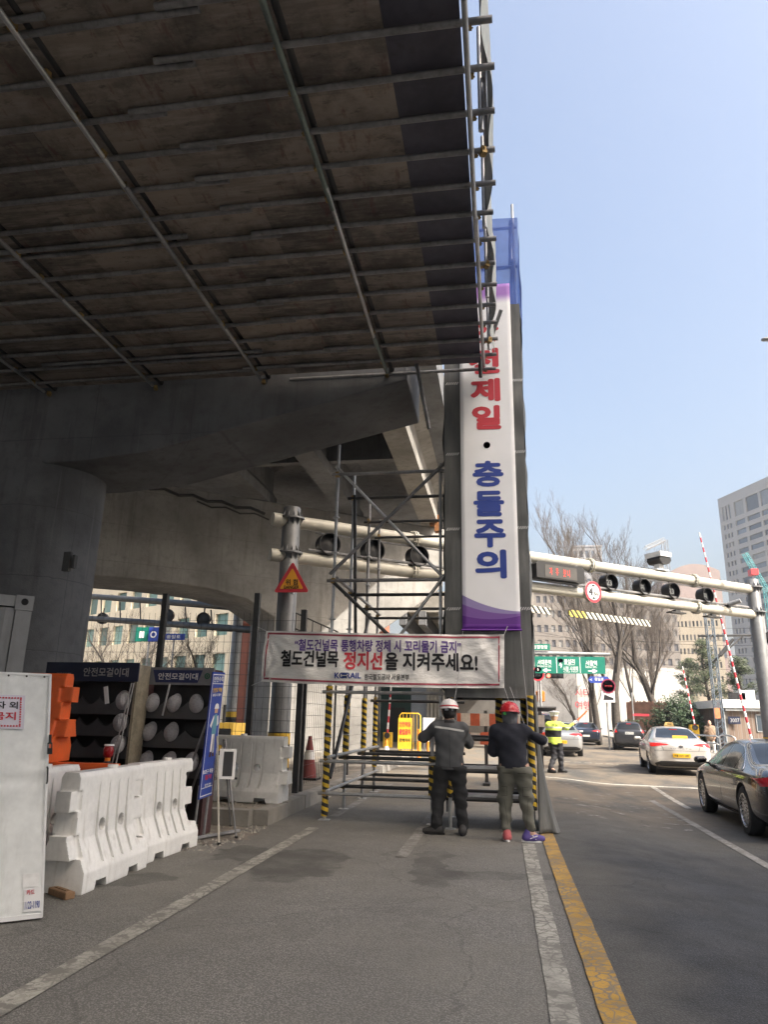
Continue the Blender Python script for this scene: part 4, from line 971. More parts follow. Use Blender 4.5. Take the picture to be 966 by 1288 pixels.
# broken timber block at its foot
c = G(76, 1128); t = MB(); t.obox(c + Vector((0, 0, .03)), (.30, .085, .055), (Vector((.85, -.5, 0)).normalized(), Vector((.5, .85, 0)).normalized(), Z3)); o = t.build('timber_block', m_brown, org=c); tag(o, 'short brown timber block lying on the asphalt at the foot of the barrier', 'timber'); md = o.modifiers.new('b', 'BEVEL'); md.width = .006
b = MB(); b.obox(c + Vector((0, 0, .0625)), (.2, .03, .006), (Vector((.85, -.5, 0)).normalized(), Vector((.5, .85, 0)).normalized(), Z3)); q = b.build('splinter', m_brown, o)

# ================================================================== shipping container
CP = AY(43, 751, 6.62); cd_ = Vector((.68, .73, 0)).normalized(); cnn = Vector((cd_.y, -cd_.x, 0)); CH = CP.z
m_cont = M('grey_container_paint', (.20, .205, .21), .5, var=.12, scale=2, stain=.3)
cont = thing('shipping_container', 'grey corrugated shipping container with corner casting behind the white panel', 'container', (CP.x, CP.y, 0))
base = Vector((CP.x, CP.y, 0)); L_ = 4.0
b = MB(); n = 44
prof = []
for i in range(n):
    u = .16 + (L_ - .32) * i / (n - 1); prof.append((u, .045 if (i // 2) % 2 else .0))
b.grid(lambda a, v: base - cd_ * (prof[min(n - 1, int(round(a * (n - 1))))][0]) - cnn * (.015 + prof[min(n - 1, int(round(a * (n - 1))))][1]) + Z3 * (.14 + v * (CH - .27)), n - 1, 1); b.build('corrugated_side', m_cont, cont)
b = MB(); ax = (cd_, cnn, Z3)
for u in (.08, L_ - .08):
    for w_ in (.08, 2.3): b = MB(); b.obox(base - cd_ * u - cnn * w_ + Z3 * CH / 2, (.15, .16, CH - .3), ax); b.build('corner_post', m_cont, cont)
b = MB(); b.obox(base - cd_ * L_ / 2 - cnn * .05 + Z3 * (CH - .06), (L_ - .3, .09, .11), ax); b.build('top_rail', m_cont, cont); b = MB(); b.obox(base - cd_ * L_ / 2 - cnn * .05 + Z3 * .08, (L_ - .3, .09, .14), ax); b.build('bottom_rail', m_cont, cont)
b = MB(); b.obox(base - cd_ * L_ / 2 - cnn * 1.25 + Z3 * (CH - .08), (L_ - .1, 2.2, .06), ax); b.obox(base - cd_ * .06 - cnn * 1.2 + Z3 * CH / 2, (.04, 2.2, CH - .2), ax); b.obox(base - cd_ * L_ / 2 - cnn * 2.36 + Z3 * CH / 2, (L_ - .2, .04, CH - .2), ax); b.build('roof_and_back', m_cont, cont)
for u in (.085, L_ - .085):
    b = MB(); b.obox(base - cd_ * u - cnn * .08 + Z3 * (CH - .07), (.17, .17, .15), ax); q = b.build('corner_casting', m_cont, cont); b = MB(); b.lathe([(0, .0), (.035, .0)], 16, base - cd_ * u + cnn * .0075 + Z3 * (CH - .06), (cd_, Z3, cnn)); b.build('twistlock_hole', m_black, q)

# ================================================================== helmet racks
m_rackb = M('rack_back', (.03, .03, .032), .7, var=.2)
m_rack = M('dark_rack_panel', (.085, .085, .088), .6, var=.2, scale=3, stain=.2)
m_rackwood = M('rack_side_board', (.30, .26, .19), .7, var=.35, scale=6, stain=.5)
m_maroon = M('maroon_rack_frame', (.07, .03, .03), .6, var=.3, scale=4)
def dome(n=24, rows=7, r=.135, l=1.22, h=.125):
    mb = MB(); pr = [(1.0, -.02), (1.0, .02), (.97, .18), (.90, .42), (.74, .70), (.5, .88), (.25, .97), (.0, 1.0)]
    o = []
    for rr, zz in pr:
        for k in range(n): a = 2 * math.pi * k / n; o.append((r * rr * math.cos(a), r * l * rr * math.sin(a), h * zz))
    f = [(i * n + k, i * n + (k + 1) % n, (i + 1) * n + (k + 1) % n, (i + 1) * n + k) for i in range(len(pr) - 1) for k in range(n)]
    mb.add(o, f); return mb
def helmet(name, label, mat, loc, R, grp=None, band=None, parent=None, scale=1.0):
    t = thing(name, label, 'helmet', (0, 0, 0), grp) if parent is None else None
    root = t
    if parent is not None: root = bpy.data.objects.new(name, None); COL.objects.link(root); root.parent = parent; ORG[root.name] = Vector((0, 0, 0))
    d = dome(); s = d.build('shell', mat, root, smooth=180)
    b = MB()                                            # brim with a peak at the front
    for k in range(24):
        a0, a1 = 2 * math.pi * k / 24, 2 * math.pi * (k + 1) / 24
        ex = lambda a: 1.06 + .20 * max(0, math.sin(a)) ** 3
        q = [(.135 * f_ * math.cos(a), .165 * f_ * math.sin(a), z) for a, f_, z in ((a0, .98, .0), (a1, .98, .0), (a1, ex(a1), -.022), (a0, ex(a0), -.022))]
        b.add(q, [(0, 1, 2, 3)]); b.add([(x, y, z - .006) for x, y, z in q], [(3, 2, 1, 0)])
    b.build('brim', mat, root, smooth=60)
    b = MB(); b.path([(0, .15 * math.cos(i * math.pi / 10), .004 + .125 * math.sin(i * math.pi / 10)) for i in range(11)], .008, 6); b.build('ridge', mat, root, smooth=180)
    if band:
        b = MB()
        for k in range(24):
            a0, a1 = 2 * math.pi * k / 24, 2 * math.pi * (k + 1) / 24
            b.add([(.1355 * f_ * math.cos(a), .1655 * f_ * math.sin(a), z) for a, f_, z in ((a0, 1.0, .004), (a1, 1.0, .004), (a1, .985, .022), (a0, .985, .022))], [(0, 1, 2, 3)])
        b.build('stripe', band, root)
    root.location = loc; root.rotation_euler = R; root.scale = (scale,) * 3; return root
m_hel_d = M('shaded_white_helmet', (.42, .41, .42), .3, var=.12, scale=5, objc=True)  # white helmets with the deep shade of the racks put into the colour
m_hel_w = M('white_helmet', (.66, .65, .65), .28, var=.08, scale=5, objc=True)
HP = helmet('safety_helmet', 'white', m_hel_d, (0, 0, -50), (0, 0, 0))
def rack_helmet(p, label, grp):
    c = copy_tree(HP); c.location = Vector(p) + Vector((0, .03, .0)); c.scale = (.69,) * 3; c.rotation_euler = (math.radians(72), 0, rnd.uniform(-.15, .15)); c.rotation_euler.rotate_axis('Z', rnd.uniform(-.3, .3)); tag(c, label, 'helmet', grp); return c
# rack one: black header, scalloped hooks, nearly empty
def rack(name, label, Yp, xl, xr_, zt, hdr, hdr_mat, txt_mat, rowsz, cols, yaw_, side, title_box):
    t = thing(name, label, 'rack', ((xl + xr_) / 2, Yp, 0)); W = xr_ - xl; c0 = Vector(((xl + xr_) / 2, Yp, 0))
    b = MB(); b.box(xl + .03, xr_ - .03, Yp + .28, Yp + .31, .1, zt - .02); b.build('back_panel', m_rackb, t)
    b = MB(); b.box(xl, xl + .035, Yp - .02, Yp + .32, 0, zt); b.build('side_board', m_maroon, t)
    b = MB(); b.box(xr_ - .035, xr_, Yp - .02, Yp + .32, 0, zt); b.build('side_board', side, t)
    b = MB(); b.box(xl - .02, xr_ + .02, Yp - .045, Yp - .022, zt - hdr, zt + .02); h = b.build('header', hdr_mat, t)
    tw, tx, th = title_box; lettering(t, '안전모걸이대', (xl + W * tx, Yp - .046, zt - hdr * .47), X3, Z3, th, txt_mat, W * tw, .016, .003)
    for z in rowsz:
        n = 16 * cols; step = W / cols; y = Yp + .02
        pts = []
        for i in range(n + 1):
            u = i / n * W; ph = (u / step) % 1.0
            pts.append((xl + u, z + .095 * (1 - abs(math.sin(math.pi * ph)))))
        b = MB()
        b.prism([(xl + .036, y, z - .13), (xr_ - .036, y, z - .13)] + [(min(max(x, xl + .036), xr_ - .036), y, zz) for x, zz in reversed(pts)], (0, .012, 0)); b.build('hook_board', m_rack, t)
        b = MB(); b.path([(x, y - .004, zz + .004) for x, zz in pts], .006, 5); b.build('hook_edge', m_black, t)
        b = MB(); b.box(xl + .036, xr_ - .036, Yp + .03, Yp + .28, z - .125, z - .11); b.build('shelf', m_rack, t)
    return t
p_l, p_r = AY(63, 834, 8.9), AY(175, 838, 8.9)
r1 = rack('helmet_rack', 'dark helmet rack with black header and mostly empty scalloped hooks', 8.9, p_l.x, p_r.x, p_r.z + .02, .22, m_navy, m_txt_g, (1.59, 1.32, 1.05, .78), 5, 0, m_rackwood, (.50, .66, .115))
lettering(r1, '시민두건설산업', (p_l.x + .24, 8.854, p_r.z - .12), X3, Z3, .05, m_txt_g, .22, 0, .003)
HG = 'white helmets hanging in the racks'
for j, z in enumerate((1.62, 1.35, 1.08)):
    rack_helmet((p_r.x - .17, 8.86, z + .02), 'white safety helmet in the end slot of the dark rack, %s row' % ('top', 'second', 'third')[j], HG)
b = MB(); b.tube((p_r.x - .22, 8.80, .5), (p_r.x - .05, 8.84, 1.86), .010, 6); b.tube((p_r.x - .16, 8.80, .5), (p_r.x - .02, 8.84, 1.86), .010, 6); o = b.build('white_rod', m_txt_g, org=(p_r.x - .2, 8.8, .5)); tag(o, 'two thin pale rods bound together leaning on the dark helmet rack', 'rod')
b = MB(); b.obox((p_r.x - .35, 8.78, 1.70), (.055, .01, .22), (Vector((.97, 0, .22)), Y3, Vector((-.22, 0, .97)))); o = b.build('paper_tag', m_txt_w, org=(p_r.x - .35, 8.78, 1.6)); tag(o, 'white paper strip hanging on a hook of the dark helmet rack', 'paper')
q_l, q_r = AY(181, 838, 9.3), AY(269, 845, 9.3)
r2 = rack('helmet_rack', 'helmet rack with grey and blue header filled with white helmets', 9.3, q_l.x, q_r.x, q_r.z + .03, .21, M('rack_header_grey', (.20, .20, .21), .6), m_txt_w, (1.55, 1.18, .81), 3, 0, m_maroon, (.56, .52, .09))
b = MB(); xl, xr_, zt = q_l.x, q_r.x, q_r.z + .03; W = xr_ - xl
b.prism([(xl + W * .16, 9.252, zt - .015), (xl + W * .21, 9.252, zt - .18), (xl + W * .80, 9.252, zt - .18), (xl + W * .86, 9.252, zt - .015)], (0, .003, 0)); b.build('blue_title_plate', M('title_blue', (.015, .025, .10), .5), r2)
for u, cc in ((.07, m_txt_b), (.93, M('emblem_green', (.01, .12, .06), .6))):
    b = MB(); b.lathe([(.04, 0), (.022, 0)], 18, (xl + W * u, 9.249, zt - .09), (X3, Z3, -Y3), cap=False); b.lathe([(0, .0), (.014, .0)], 10, (xl + W * u, 9.248, zt - .09), (X3, Z3, -Y3)); b.build('emblem', cc, r2)
for j, z in enumerate((1.58, 1.21, .84)):
    for i in range(3):
        if (j, i) == (1, 2): continue
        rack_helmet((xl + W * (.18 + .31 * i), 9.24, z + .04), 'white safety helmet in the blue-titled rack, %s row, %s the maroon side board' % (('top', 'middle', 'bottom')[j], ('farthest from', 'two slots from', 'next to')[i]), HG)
b = MB(); b.tube((xl + W * .40, 9.16, 1.46), (xl + W * .44, 9.2, 1.87), .014, 6); o = b.build('white_rod', m_txt_g, org=(xl + W * .4, 9.2, 1.46)); tag(o, 'short pale rod hanging in front of the helmets in the blue-titled rack', 'rod')
for ch in list(HP.children): bpy.data.objects.remove(ch)
bpy.data.objects.remove(HP)
# warning beacon standing on the orange barrier
c = AY(134, 962, 7.7)
wb = thing('warning_beacon', 'small red warning lamp with amber collar behind the white barrier', 'lamp', c)
b = MB(); b.lathe([(.05, 0), (.042, .02), (.03, .04)], 14, c); b.build('base', m_black, wb, smooth=40); b = MB(); b.lathe([(.03, .04), (.03, .075)], 14, c); b.build('collar', m_orange, wb); b = MB(); b.lathe([(.032, .075), (.052, .10), (.056, .17), (.04, .20)], 16, c); b.build('dome', M('red_lens', (.25, .01, .015), .25), wb, smooth=50); b = MB(); b.lathe([(.055, .20), (.05, .215), (0, .218)], 16, c); b.build('cap', m_txt_w, wb)
pl = MB(); pl.tube((c.x, c.y, .0), (c.x, c.y, c.z), .02, 8); pl.build('stake', m_pipe_d, wb)

# ================================================================== blue safety sign board
q = [AY(250, 1006, 8.85), AY(266, 1000, 9.12), AY(283, 846, 9.27), AY(268, 845, 9.0)]
bs = thing('safety_sign_board', 'tall narrow blue safety sign board with a drawn worker leaning by the rack', 'sign', (q[0].x, q[0].y, 0))
sx_ = ((q[1] - q[0]) + (q[2] - q[3])).normalized(); sy_ = ((q[3] - q[0]) + (q[2] - q[1])).normalized(); sn_ = sx_.cross(sy_)
SQ = lambda u, v: q[0].lerp(q[1], u).lerp(q[3].lerp(q[2], u), v)
b = MB(); b.prism([SQ(0, 0), SQ(1, 0), SQ(1, 1), SQ(0, 1)], -sn_ * .02); b.build('board', m_blue, bs)
b = MB()
for u0, v0, u1, v1 in ((.03, .015, .97, .022), (.03, .075, .97, .08), (.03, .975, .97, .982), (.03, .90, .97, .905), (.03, .015, .06, .98), (.94, .015, .97, .98)): b.add([SQ(u0, v0) + sn_ * .003, SQ(u1, v0) + sn_ * .003, SQ(u1, v1) + sn_ * .003, SQ(u0, v1) + sn_ * .003], [(0, 1, 2, 3)])
b.build('white_lines', m_txt_w, bs); SW = (SQ(1, .5) - SQ(0, .5)).length
lettering(bs, '안전수칙', SQ(.5, .94), sx_, sy_, .075, m_txt_w, SW * .8, .02, .004); lettering(bs, '안전모 착용', SQ(.5, .85), sx_, sy_, .06, m_yel, SW * .75, .03, .004); lettering(bs, '출입시 필수', SQ(.5, .81), sx_, sy_, .035, m_txt_w, SW * .7, .02, .004)
lettering(bs, '보호구 착용', SQ(.45, .20), sx_, sy_, .055, m_txt_w, SW * .8, .03, .004); lettering(bs, '철저', SQ(.5, .155), sx_, sy_, .06, m_txt_r, SW * .5, .03, .004); lettering(bs, '안전', SQ(.55, .095), sx_, sy_, .035, m_txt_w, SW * .5, .02, .004)
def flat(parent, pts, mat, name, off): b = MB(); b.add([SQ(*p) + sn_ * off for p in pts], [tuple(range(len(pts)))]); b.build(name, mat, parent)
skin_p = M('printed_skin', (.55, .33, .22), .6)
flat(bs, [(.42, .35), (.54, .35), (.58, .50), (.42, .50)], m_txt_w, 'printed_trousers', .004); flat(bs, [(.60, .34), (.74, .34), (.68, .50), (.56, .50)], m_txt_g, 'printed_trousers', .004)
flat(bs, [(.38, .49), (.72, .49), (.76, .63), (.60, .655), (.40, .63)], M('printed_teal', (.12, .30, .38), .6), 'printed_jacket', .005)
flat(bs, [(.18, .56), (.30, .54), (.46, .62), (.42, .645)], m_txt_w, 'printed_arm', .0055); flat(bs, [(.74, .55), (.86, .57), (.78, .64), (.70, .63)], m_txt_w, 'printed_arm', .0055)
flat(bs, [(.46, .66), (.70, .66), (.72, .70), (.46, .70)], skin_p, 'printed_face', .005); flat(bs, [(.40, .695), (.78, .695), (.72, .73), (.58, .74), (.46, .73)], m_txt_w, 'printed_helmet', .006)
flat(bs, [(.36, .31), (.52, .31), (.54, .35), (.42, .35)], m_maroon, 'printed_boot', .004); flat(bs, [(.62, .31), (.80, .31), (.74, .34), (.60, .34)], m_maroon, 'printed_boot', .004)
b = MB()
for u in (.1, .9): b.tube(SQ(u, .1) - sn_ * .03, Vector((SQ(u, 0).x - .05, SQ(u, 0).y, 0)), .018, 6); b.tube(SQ(u, .6) - sn_ * .03, Vector((SQ(u, 0).x - .55, SQ(u, 0).y + .3, 0)), .016, 6)
b.tube(Vector((SQ(0, 0).x - .05, SQ(0, 0).y, .04)), Vector((SQ(1, 0).x + .22, SQ(1, 0).y + .5, .04)), .022, 6); b.build('stand', m_pipe, bs)
# ================================================================== easel with a framed tablet
e1, e2, e3 = G(275, 1063), G(297, 1055), G(290, 1040); ea = AY(287, 924, 9.35)
ez = thing('easel', 'thin metal easel with a small tray standing on the asphalt', 'easel', (e1 + e2 + e3) / 3)
b = MB(); b.tube(e1, AY(273, 926, 9.1), .013, 8); b.build('leg', M('pale_easel_leg', (.45, .42, .36), .5, .3), ez); b = MB(); b.tube(e2, AY(283, 930, 9.45), .012, 8); b.build('leg', m_pipe, ez); b = MB(); b.tube(e3, AY(281, 930, 9.6), .012, 8); b.build('leg', m_pipe, ez)
for e in (e1, e2, e3): b = MB(); b.lathe([(.022, 0), (.022, .03)], 8, e); b.build('rubber_foot', m_black, ez)
tr_ = AY(285, 979, 9.15); b = MB(); b.obox(tr_, (.26, .09, .02), (Vector((.95, .3, 0)), Vector((-.3, .95, 0)), Z3)); b.build('tray', m_pipe_d, ez)
fu = Vector((-.08, .22, .97)).normalized(); fx_ = Vector((.95, .3, 0)).normalized(); fn_ = fx_.cross(fu)
c = AY(285.5, 961, 9.15); fr = thing('framed_tablet', 'white framed dark screen resting on the easel tray', 'frame', c - fu * .19)
b = MB(); b.obox(c, (.21, .37, .025), (fx_, fu, fn_)); b.build('white_frame', m_txt_w, fr); b = MB(); b.obox(c + fn_ * .014 + fx_ * .01, (.12, .30, .004), (fx_, fu, fn_)); b.build('screen', m_lens, fr)

# ================================================================== fences on the platform
m_fence = M('dark_sheet_fence', (.035, .036, .038), .65, var=.25, scale=2, stain=.3)
sf = thing('site_fence', 'low dark corrugated sheet fence behind the helmet racks', 'fence', (-7, 12.4, .19))
src = MB()
for i in range(8): src.box(-.5 + i * .125, -.5 + i * .125 + .07, -.03, 0, 0, 1); src.box(-.5 + i * .125 + .068, -.5 + i * .125 + .127, 0, .02, 0, 1)
sp = src.build('panel_template', m_fence); COL.objects.unlink(sp)
for i in range(5): inst(sp, 'fence_panel', sf, (-9.9 + i * .92, 12.4, .19), None, (.9, 1, 2.25 - .04 * i))
mf = thing('mesh_fence', 'tall dark wire mesh fence on posts along the site behind the racks', 'fence', (-6, 12.9, .19))
for x in (-9.6, -6.42, -4.55, -3.62):
    b = MB(); b.box(x - .05, x + .05, 12.85, 12.95, .19, 3.72 if x < -4 else 3.4); b.build('fence_post', m_pipe_d, mf)
b = MB()
x = -9.6
while x < -3.6: b.tube((x, 12.9, .3), (x, 12.9, 3.35), .0035, 3, cap=False); x += .12
z = .4
while z < 3.4: b.tube((-9.6, 12.895, z), (-3.6, 12.895, z), .004, 3, cap=False); z += .2
tag(b.build('wire_mesh', m_pipe_d, mf), None, kind='stuff')
mf2 = thing('mesh_fence', 'wire mesh fence with dark posts running along the kerb beside the sunlit pier', 'fence', (-3.7, 17, .19))
for y in (13.2, 15.2, 17.2, 19.4, 21.6):
    b = MB(); b.box(-3.66, -3.58, y - .04, y + .04, .19, 3.0); b.build('fence_post', m_pipe_d, mf2)
b = MB(); y = 13.2
while y < 21.6: b.tube((-3.62, y, .3), (-3.62, y, 2.7), .004, 3, cap=False); y += .14
z = .4
while z < 2.8: b.tube((-3.62, 13.2, z), (-3.62, 21.6, z), .004, 3, cap=False); z += .22
tag(b.build('wire_mesh', m_pipe_d, mf2), None, kind='stuff')
# screen of dark netting on slanted rails, above the banner's end
b = MB(); nt_ = thing('rail_screen', 'short dark netting rail between the gantry post and the pier', 'railing', (-5, 18, 2.5))
a_, c_ = AY(352, 762, 18), AY(425, 795, 18); 
for k in range(8): u = k / 7; p = a_.lerp(c_, u); b.tube(p, p + Z3 * -.8, .014, 5)
b.tube(a_, c_, .02, 6); b.tube(a_ - Z3 * .4, c_ - Z3 * .4, .02, 6); b.build('rail', m_pipe_d, nt_)
b = MB(); b.tube((a_.x, 18, .19), (a_.x, 18, a_.z), .03, 6); b.tube((c_.x, 18, .19), (c_.x, 18, c_.z), .03, 6); b.build('post', m_pipe_d, nt_)
# traffic cone by the fence
def cone(p, s, label, col=m_orange):
    t = thing('traffic_cone', label, 'cone', p); b = MB(); b.box(p[0] - .18 * s, p[0] + .18 * s, p[1] - .18 * s, p[1] + .18 * s, p[2], p[2] + .03 * s); b.build('base', m_black, t)
    b = MB(); b.lathe([(.14 * s, .03 * s), (.03 * s, .7 * s), (0, .7 * s)], 18, p); b.build('body', col, t, smooth=40); b = MB(); b.lathe([(.098 * s, .32 * s), (.072 * s, .47 * s)], 18, p); b.build('white_band', m_txt_w, t, smooth=40)
cone((AY(391, 905, 15.6).x, 15.6, .2), 1.25, 'dull red traffic cone standing against the mesh fence', M('dull_red_cone', (.20, .035, .035), .7, stain=.4))
# ================================================================== cars
def paint(name, c, metal=.3, rough=.28):
    t = NT(name); v = t.obj(); fl = t.noise(v, 900, 1); n = t.noise(v, 1.5, 3); d = t.noise(v, 9, 4)
    x, y, z = t.sep(v)
    cc = t.mix(t.ramp(n, .3, .7), tuple(q * .94 for q in c), c)
    cc = t.mix(t.math('MULTIPLY', t.ramp(z, .55, .2, 0, 1), t.ramp(d, .35, .7, .05, .30)), cc, (.16, .14, .115))      # road dust low on the body
    t.col(cc); t.set(Metallic=metal, Roughness=t.ramp(n, .3, .7, rough - .03, rough + .05), Coat_Weight=1.0, Coat_Roughness=.04); return t.m
m_tail = M('tail_lamp_red', (.30, .012, .02), .12, var=.1)
m_tail_on = M('tail_lamp_lit', (.5, .015, .02), .15, var=.1, emit=(1, .03, .02), es=.22)
m_plate_y = M('yellow_plate', (.78, .47, .02), .5, var=.05); m_plate_w = M('white_plate', (.6, .62, .6), .5, var=.05)
m_chrome = M('chrome_trim', (.6, .6, .62), .15, .95, var=.05)
m_rim = M('alloy_rim', (.42, .42, .43), .25, .8, var=.1)
m_trim = M('dark_car_trim', (.02, .02, .021), .55, var=.2)
m_cglass = M('tinted_car_glass', (.010, .012, .014), .05, var=.1, spec=.5)
SED = [(0, .66, .40, .80, .86, .55), (.010, .82, .28, .88, .96, .68), (.045, .905, .22, .92, 1.035, .73), (.11, .925, .20, .95, 1.075, .74), (.18, .93, .20, .955, 1.10, .72), (.27, .93, .20, .955, 1.27, .64), (.36, .93, .19, .95, 1.41, .585), (.46, .93, .19, .94, 1.455, .575), (.56, .93, .19, .93, 1.45, .575), (.64, .93, .19, .92, 1.385, .585), (.72, .925, .19, .92, 1.17, .65), (.77, .92, .19, .91, 1.03, .71), (.88, .91, .20, .85, .95, .68), (.95, .88, .22, .75, .83, .62), (.985, .80, .26, .62, .72, .5), (1, .62, .34, .55, .62, .4)]
HAT = [(0, .70, .42, .92, 1.0, .60), (.012, .82, .28, .95, 1.12, .68), (.04, .87, .24, .97, 1.32, .64), (.09, .88, .22, .98, 1.50, .60), (.16, .885, .21, .98, 1.55, .60), (.30, .89, .20, .97, 1.585, .60), (.45, .89, .20, .96, 1.59, .60), (.56, .89, .20, .95, 1.56, .60), (.64, .89, .20, .95, 1.45, .62), (.73, .885, .20, .94, 1.20, .67), (.79, .88, .20, .93, 1.06, .70), (.89, .87, .22, .86, .96, .66), (.955, .84, .24, .76, .84, .60), (.988, .76, .28, .64, .72, .5), (1, .6, .36, .56, .62, .4)]
def shell_mesh(st, L, sw, sh):
    R = 10; v = []; f = []
    for t, w, zb, zl, zt, wt in st:
        w *= sw; wt *= sw; zl *= sh; zt *= sh
        half = [(0, zb), (w * .80, zb), (w * .965, zb + .09), (w, zb + (zl - zb) * .5), (w * .985, zl - .06), (w * .945, zl), (w * .945 + (wt - w * .945) * .88, zl + (zt - zl) * .86), (wt * .86, zt - .012), (wt * .45, zt + .008), (0, zt + .014)]
        ring = half + [(-x, z) for x, z in reversed(half[1:-1])]
        v += [(x, t * L - L / 2, z) for x, z in ring]
    n = 2 * R - 2
    for i in range(len(st) - 1):
        for k in range(n): f.append((i * n + k, i * n + (k + 1) % n, (i + 1) * n + (k + 1) % n, (i + 1) * n + k))
    f.append(tuple(reversed(range(n)))); f.append(tuple((len(st) - 1) * n + k for k in range(n)))
    return v, [tuple(reversed(q)) for q in f]
def wheel(parent, x, y, r, side, spokes, mrim):
    wv = bpy.data.objects.new('wheel', None); COL.objects.link(wv); wv.parent = parent; wv.location = (x, y, r); ORG[wv.name] = Vector((0, 0, 0))
    ax = (Y3, Z3, X3 * side); w = .11
    b = MB(); b.lathe([(r * .70, -w), (r * .93, -w), (r, -w * .7), (r, w * .7), (r * .95, w * .97), (r * .72, w), (r * .69, w * .85)], 36, (0, 0, 0), ax, cap=False); b.build('tyre', m_rubber, wv, smooth=40)
    b = MB(); b.lathe([(r * .70, w * .9), (r * .66, w * .95), (r * .63, w * .55), (r * .2, .02), (0, .02)], 36, (0, 0, 0), ax, 1, cap=False); b.lathe([(r * .70, w * .86), (r * .705, w * .98), (r * .655, w * .98), (r * .64, w * .8)], 36, (0, 0, 0), ax, cap=False)
    for i in range(spokes):
        a = 2 * math.pi * i / spokes; d = Y3 * math.cos(a) + Z3 * math.sin(a); e = ax[2].cross(d)
        b.obox(d * (r * .39) + ax[2] * (w * .72), (r * .54, r * .075, .028), (d, e, ax[2]))
    b.lathe([(r * .15, w * .6), (r * .15, w * .88), (0, w * .9)], 16, (0, 0, 0), ax); b.build('rim', [mrim, m_trim], wv, smooth=30); return wv
def car(name, label, pm_, L, W, Hh, st, loc, rz, plate, tails, tail_mat, grp, spokes=10, wr=.33, plate_txt='', wb=(.215, .79), winprof=None, badge=None, lamp=False, tailgate=False, rearwin=None, mrim=None):
    root = thing(name, label, 'car', (0, 0, 0), grp)
    sw, sh = W / 1.86, Hh / 1.47 if st is SED else Hh / 1.60
    v, f = shell_mesh(st, L, sw, sh); mb = MB(); mb.add(v, f); bo = mb.build('body', [pm_, m_trim], root)
    md = bo.modifiers.new('s', 'SUBSURF'); md.levels = 3; md.render_levels = 3
    cut = MB(); ya, yb = wb[0] * L - L / 2, wb[1] * L - L / 2
    for y in (ya, yb):
        for s in (1, -1): cut.tube((s * (W / 2 - .26), y, wr), (s * 1.6, y, wr), wr + .055, 32, m=1)
    co = cut.build('cut', [pm_, m_trim]); bool_cut(bo, [co])
    bo.data.polygons.foreach_set('use_smooth', [True] * len(bo.data.polygons)); bo.data.set_sharp_from_angle(angle=math.radians(40))
    bm = bmesh.new(); vv, ff = shell_mesh(st, L, sw, sh); me = bpy.data.meshes.new('x'); me.from_pydata(vv, [], ff); ox = bpy.data.objects.new('x', me); COL.objects.link(ox); m2 = ox.modifiers.new('s', 'SUBSURF'); m2.levels = 3
    dg = bpy.context.evaluated_depsgraph_get(); bvh = BVHTree.FromObject(ox, dg); bpy.data.objects.remove(ox); bm.free()
    def patch(pname, poly, dirv, mat, off=.004, parent=root, div=.05, side=1):
        # polygon in the plane seen along dirv, laid onto the body shell
        bmx = bmesh.new(); fc = bmx.faces.new([bmx.verts.new((p[0], p[1], 0)) for p in poly]); 
        xs = [p[0] for p in poly]; ys_ = [p[1] for p in poly]
        for axis, lo, hi in ((0, min(xs), max(xs)), (1, min(ys_), max(ys_))):
            k = lo + div
            while k < hi:
                co_ = (k, 0, 0) if axis == 0 else (0, k, 0); no = (1, 0, 0) if axis == 0 else (0, 1, 0)
                bmesh.ops.bisect_plane(bmx, geom=bmx.verts[:] + bmx.edges[:] + bmx.faces[:], plane_co=co_, plane_no=no); k += div
        bmx.verts.index_update(); P = []
        d = Vector(dirv)
        for q in bmx.verts:
            a, c = q.co.x, q.co.y
            o = Vector((side * 2.0, a, c)) if abs(d.x) > .5 else (Vector((a, -L, c)) if d.y > 0 else Vector((a, L, c)))
            hit = bvh.ray_cast(o, d)
            P.append((hit[0] + hit[1] * off) if hit[0] else None)
        mb = MB(); keep = {}
        for q in bmx.faces:
            ids = [w_.index for w_ in q.verts]
            if any(P[i] is None for i in ids): continue
            pts = [P[i] for i in ids]; nrm = (pts[1] - pts[0]).cross(pts[2] - pts[0])
            if nrm.dot(d) > 0: ids = ids[::-1]
            for i in ids:
                if i not in keep: keep[i] = len(mb.v); mb.v.append(tuple(P[i]))
            mb.f.append(tuple(keep[i] for i in ids)); mb.m.append(0)
        bmx.free()
        return mb.build(pname, mat, parent, smooth=180) if mb.f else None
    Yt = lambda t: t * L - L / 2
    wp = winprof or (([(.225, .985), (.30, .985)], [(.235, 1.0), (.285, 1.17), (.33, 1.275), (.33, .985)]), )
    top = ([(.225, 1.01), (.27, 1.12), (.32, 1.24), (.37, 1.325), (.46, 1.375), (.55, 1.37), (.62, 1.305), (.68, 1.15), (.725, 1.0)] if st is SED else [(.075, 1.06), (.10, 1.30), (.16, 1.43), (.30, 1.475), (.45, 1.475), (.55, 1.44), (.62, 1.35), (.69, 1.17), (.745, 1.03)])
    zbw = .985 if st is SED else 1.03
    def topz(t):
        for (a, za), (c, zc) in zip(top[:-1], top[1:]):
            if a <= t <= c: return (za + (zc - za) * (t - a) / (c - a)) * sh
        return zbw * sh
    splits = [(.232, .315), (.325, .478), (.492, .72)] if st is SED else [(.085, .20), (.225, .45), (.465, .74)]
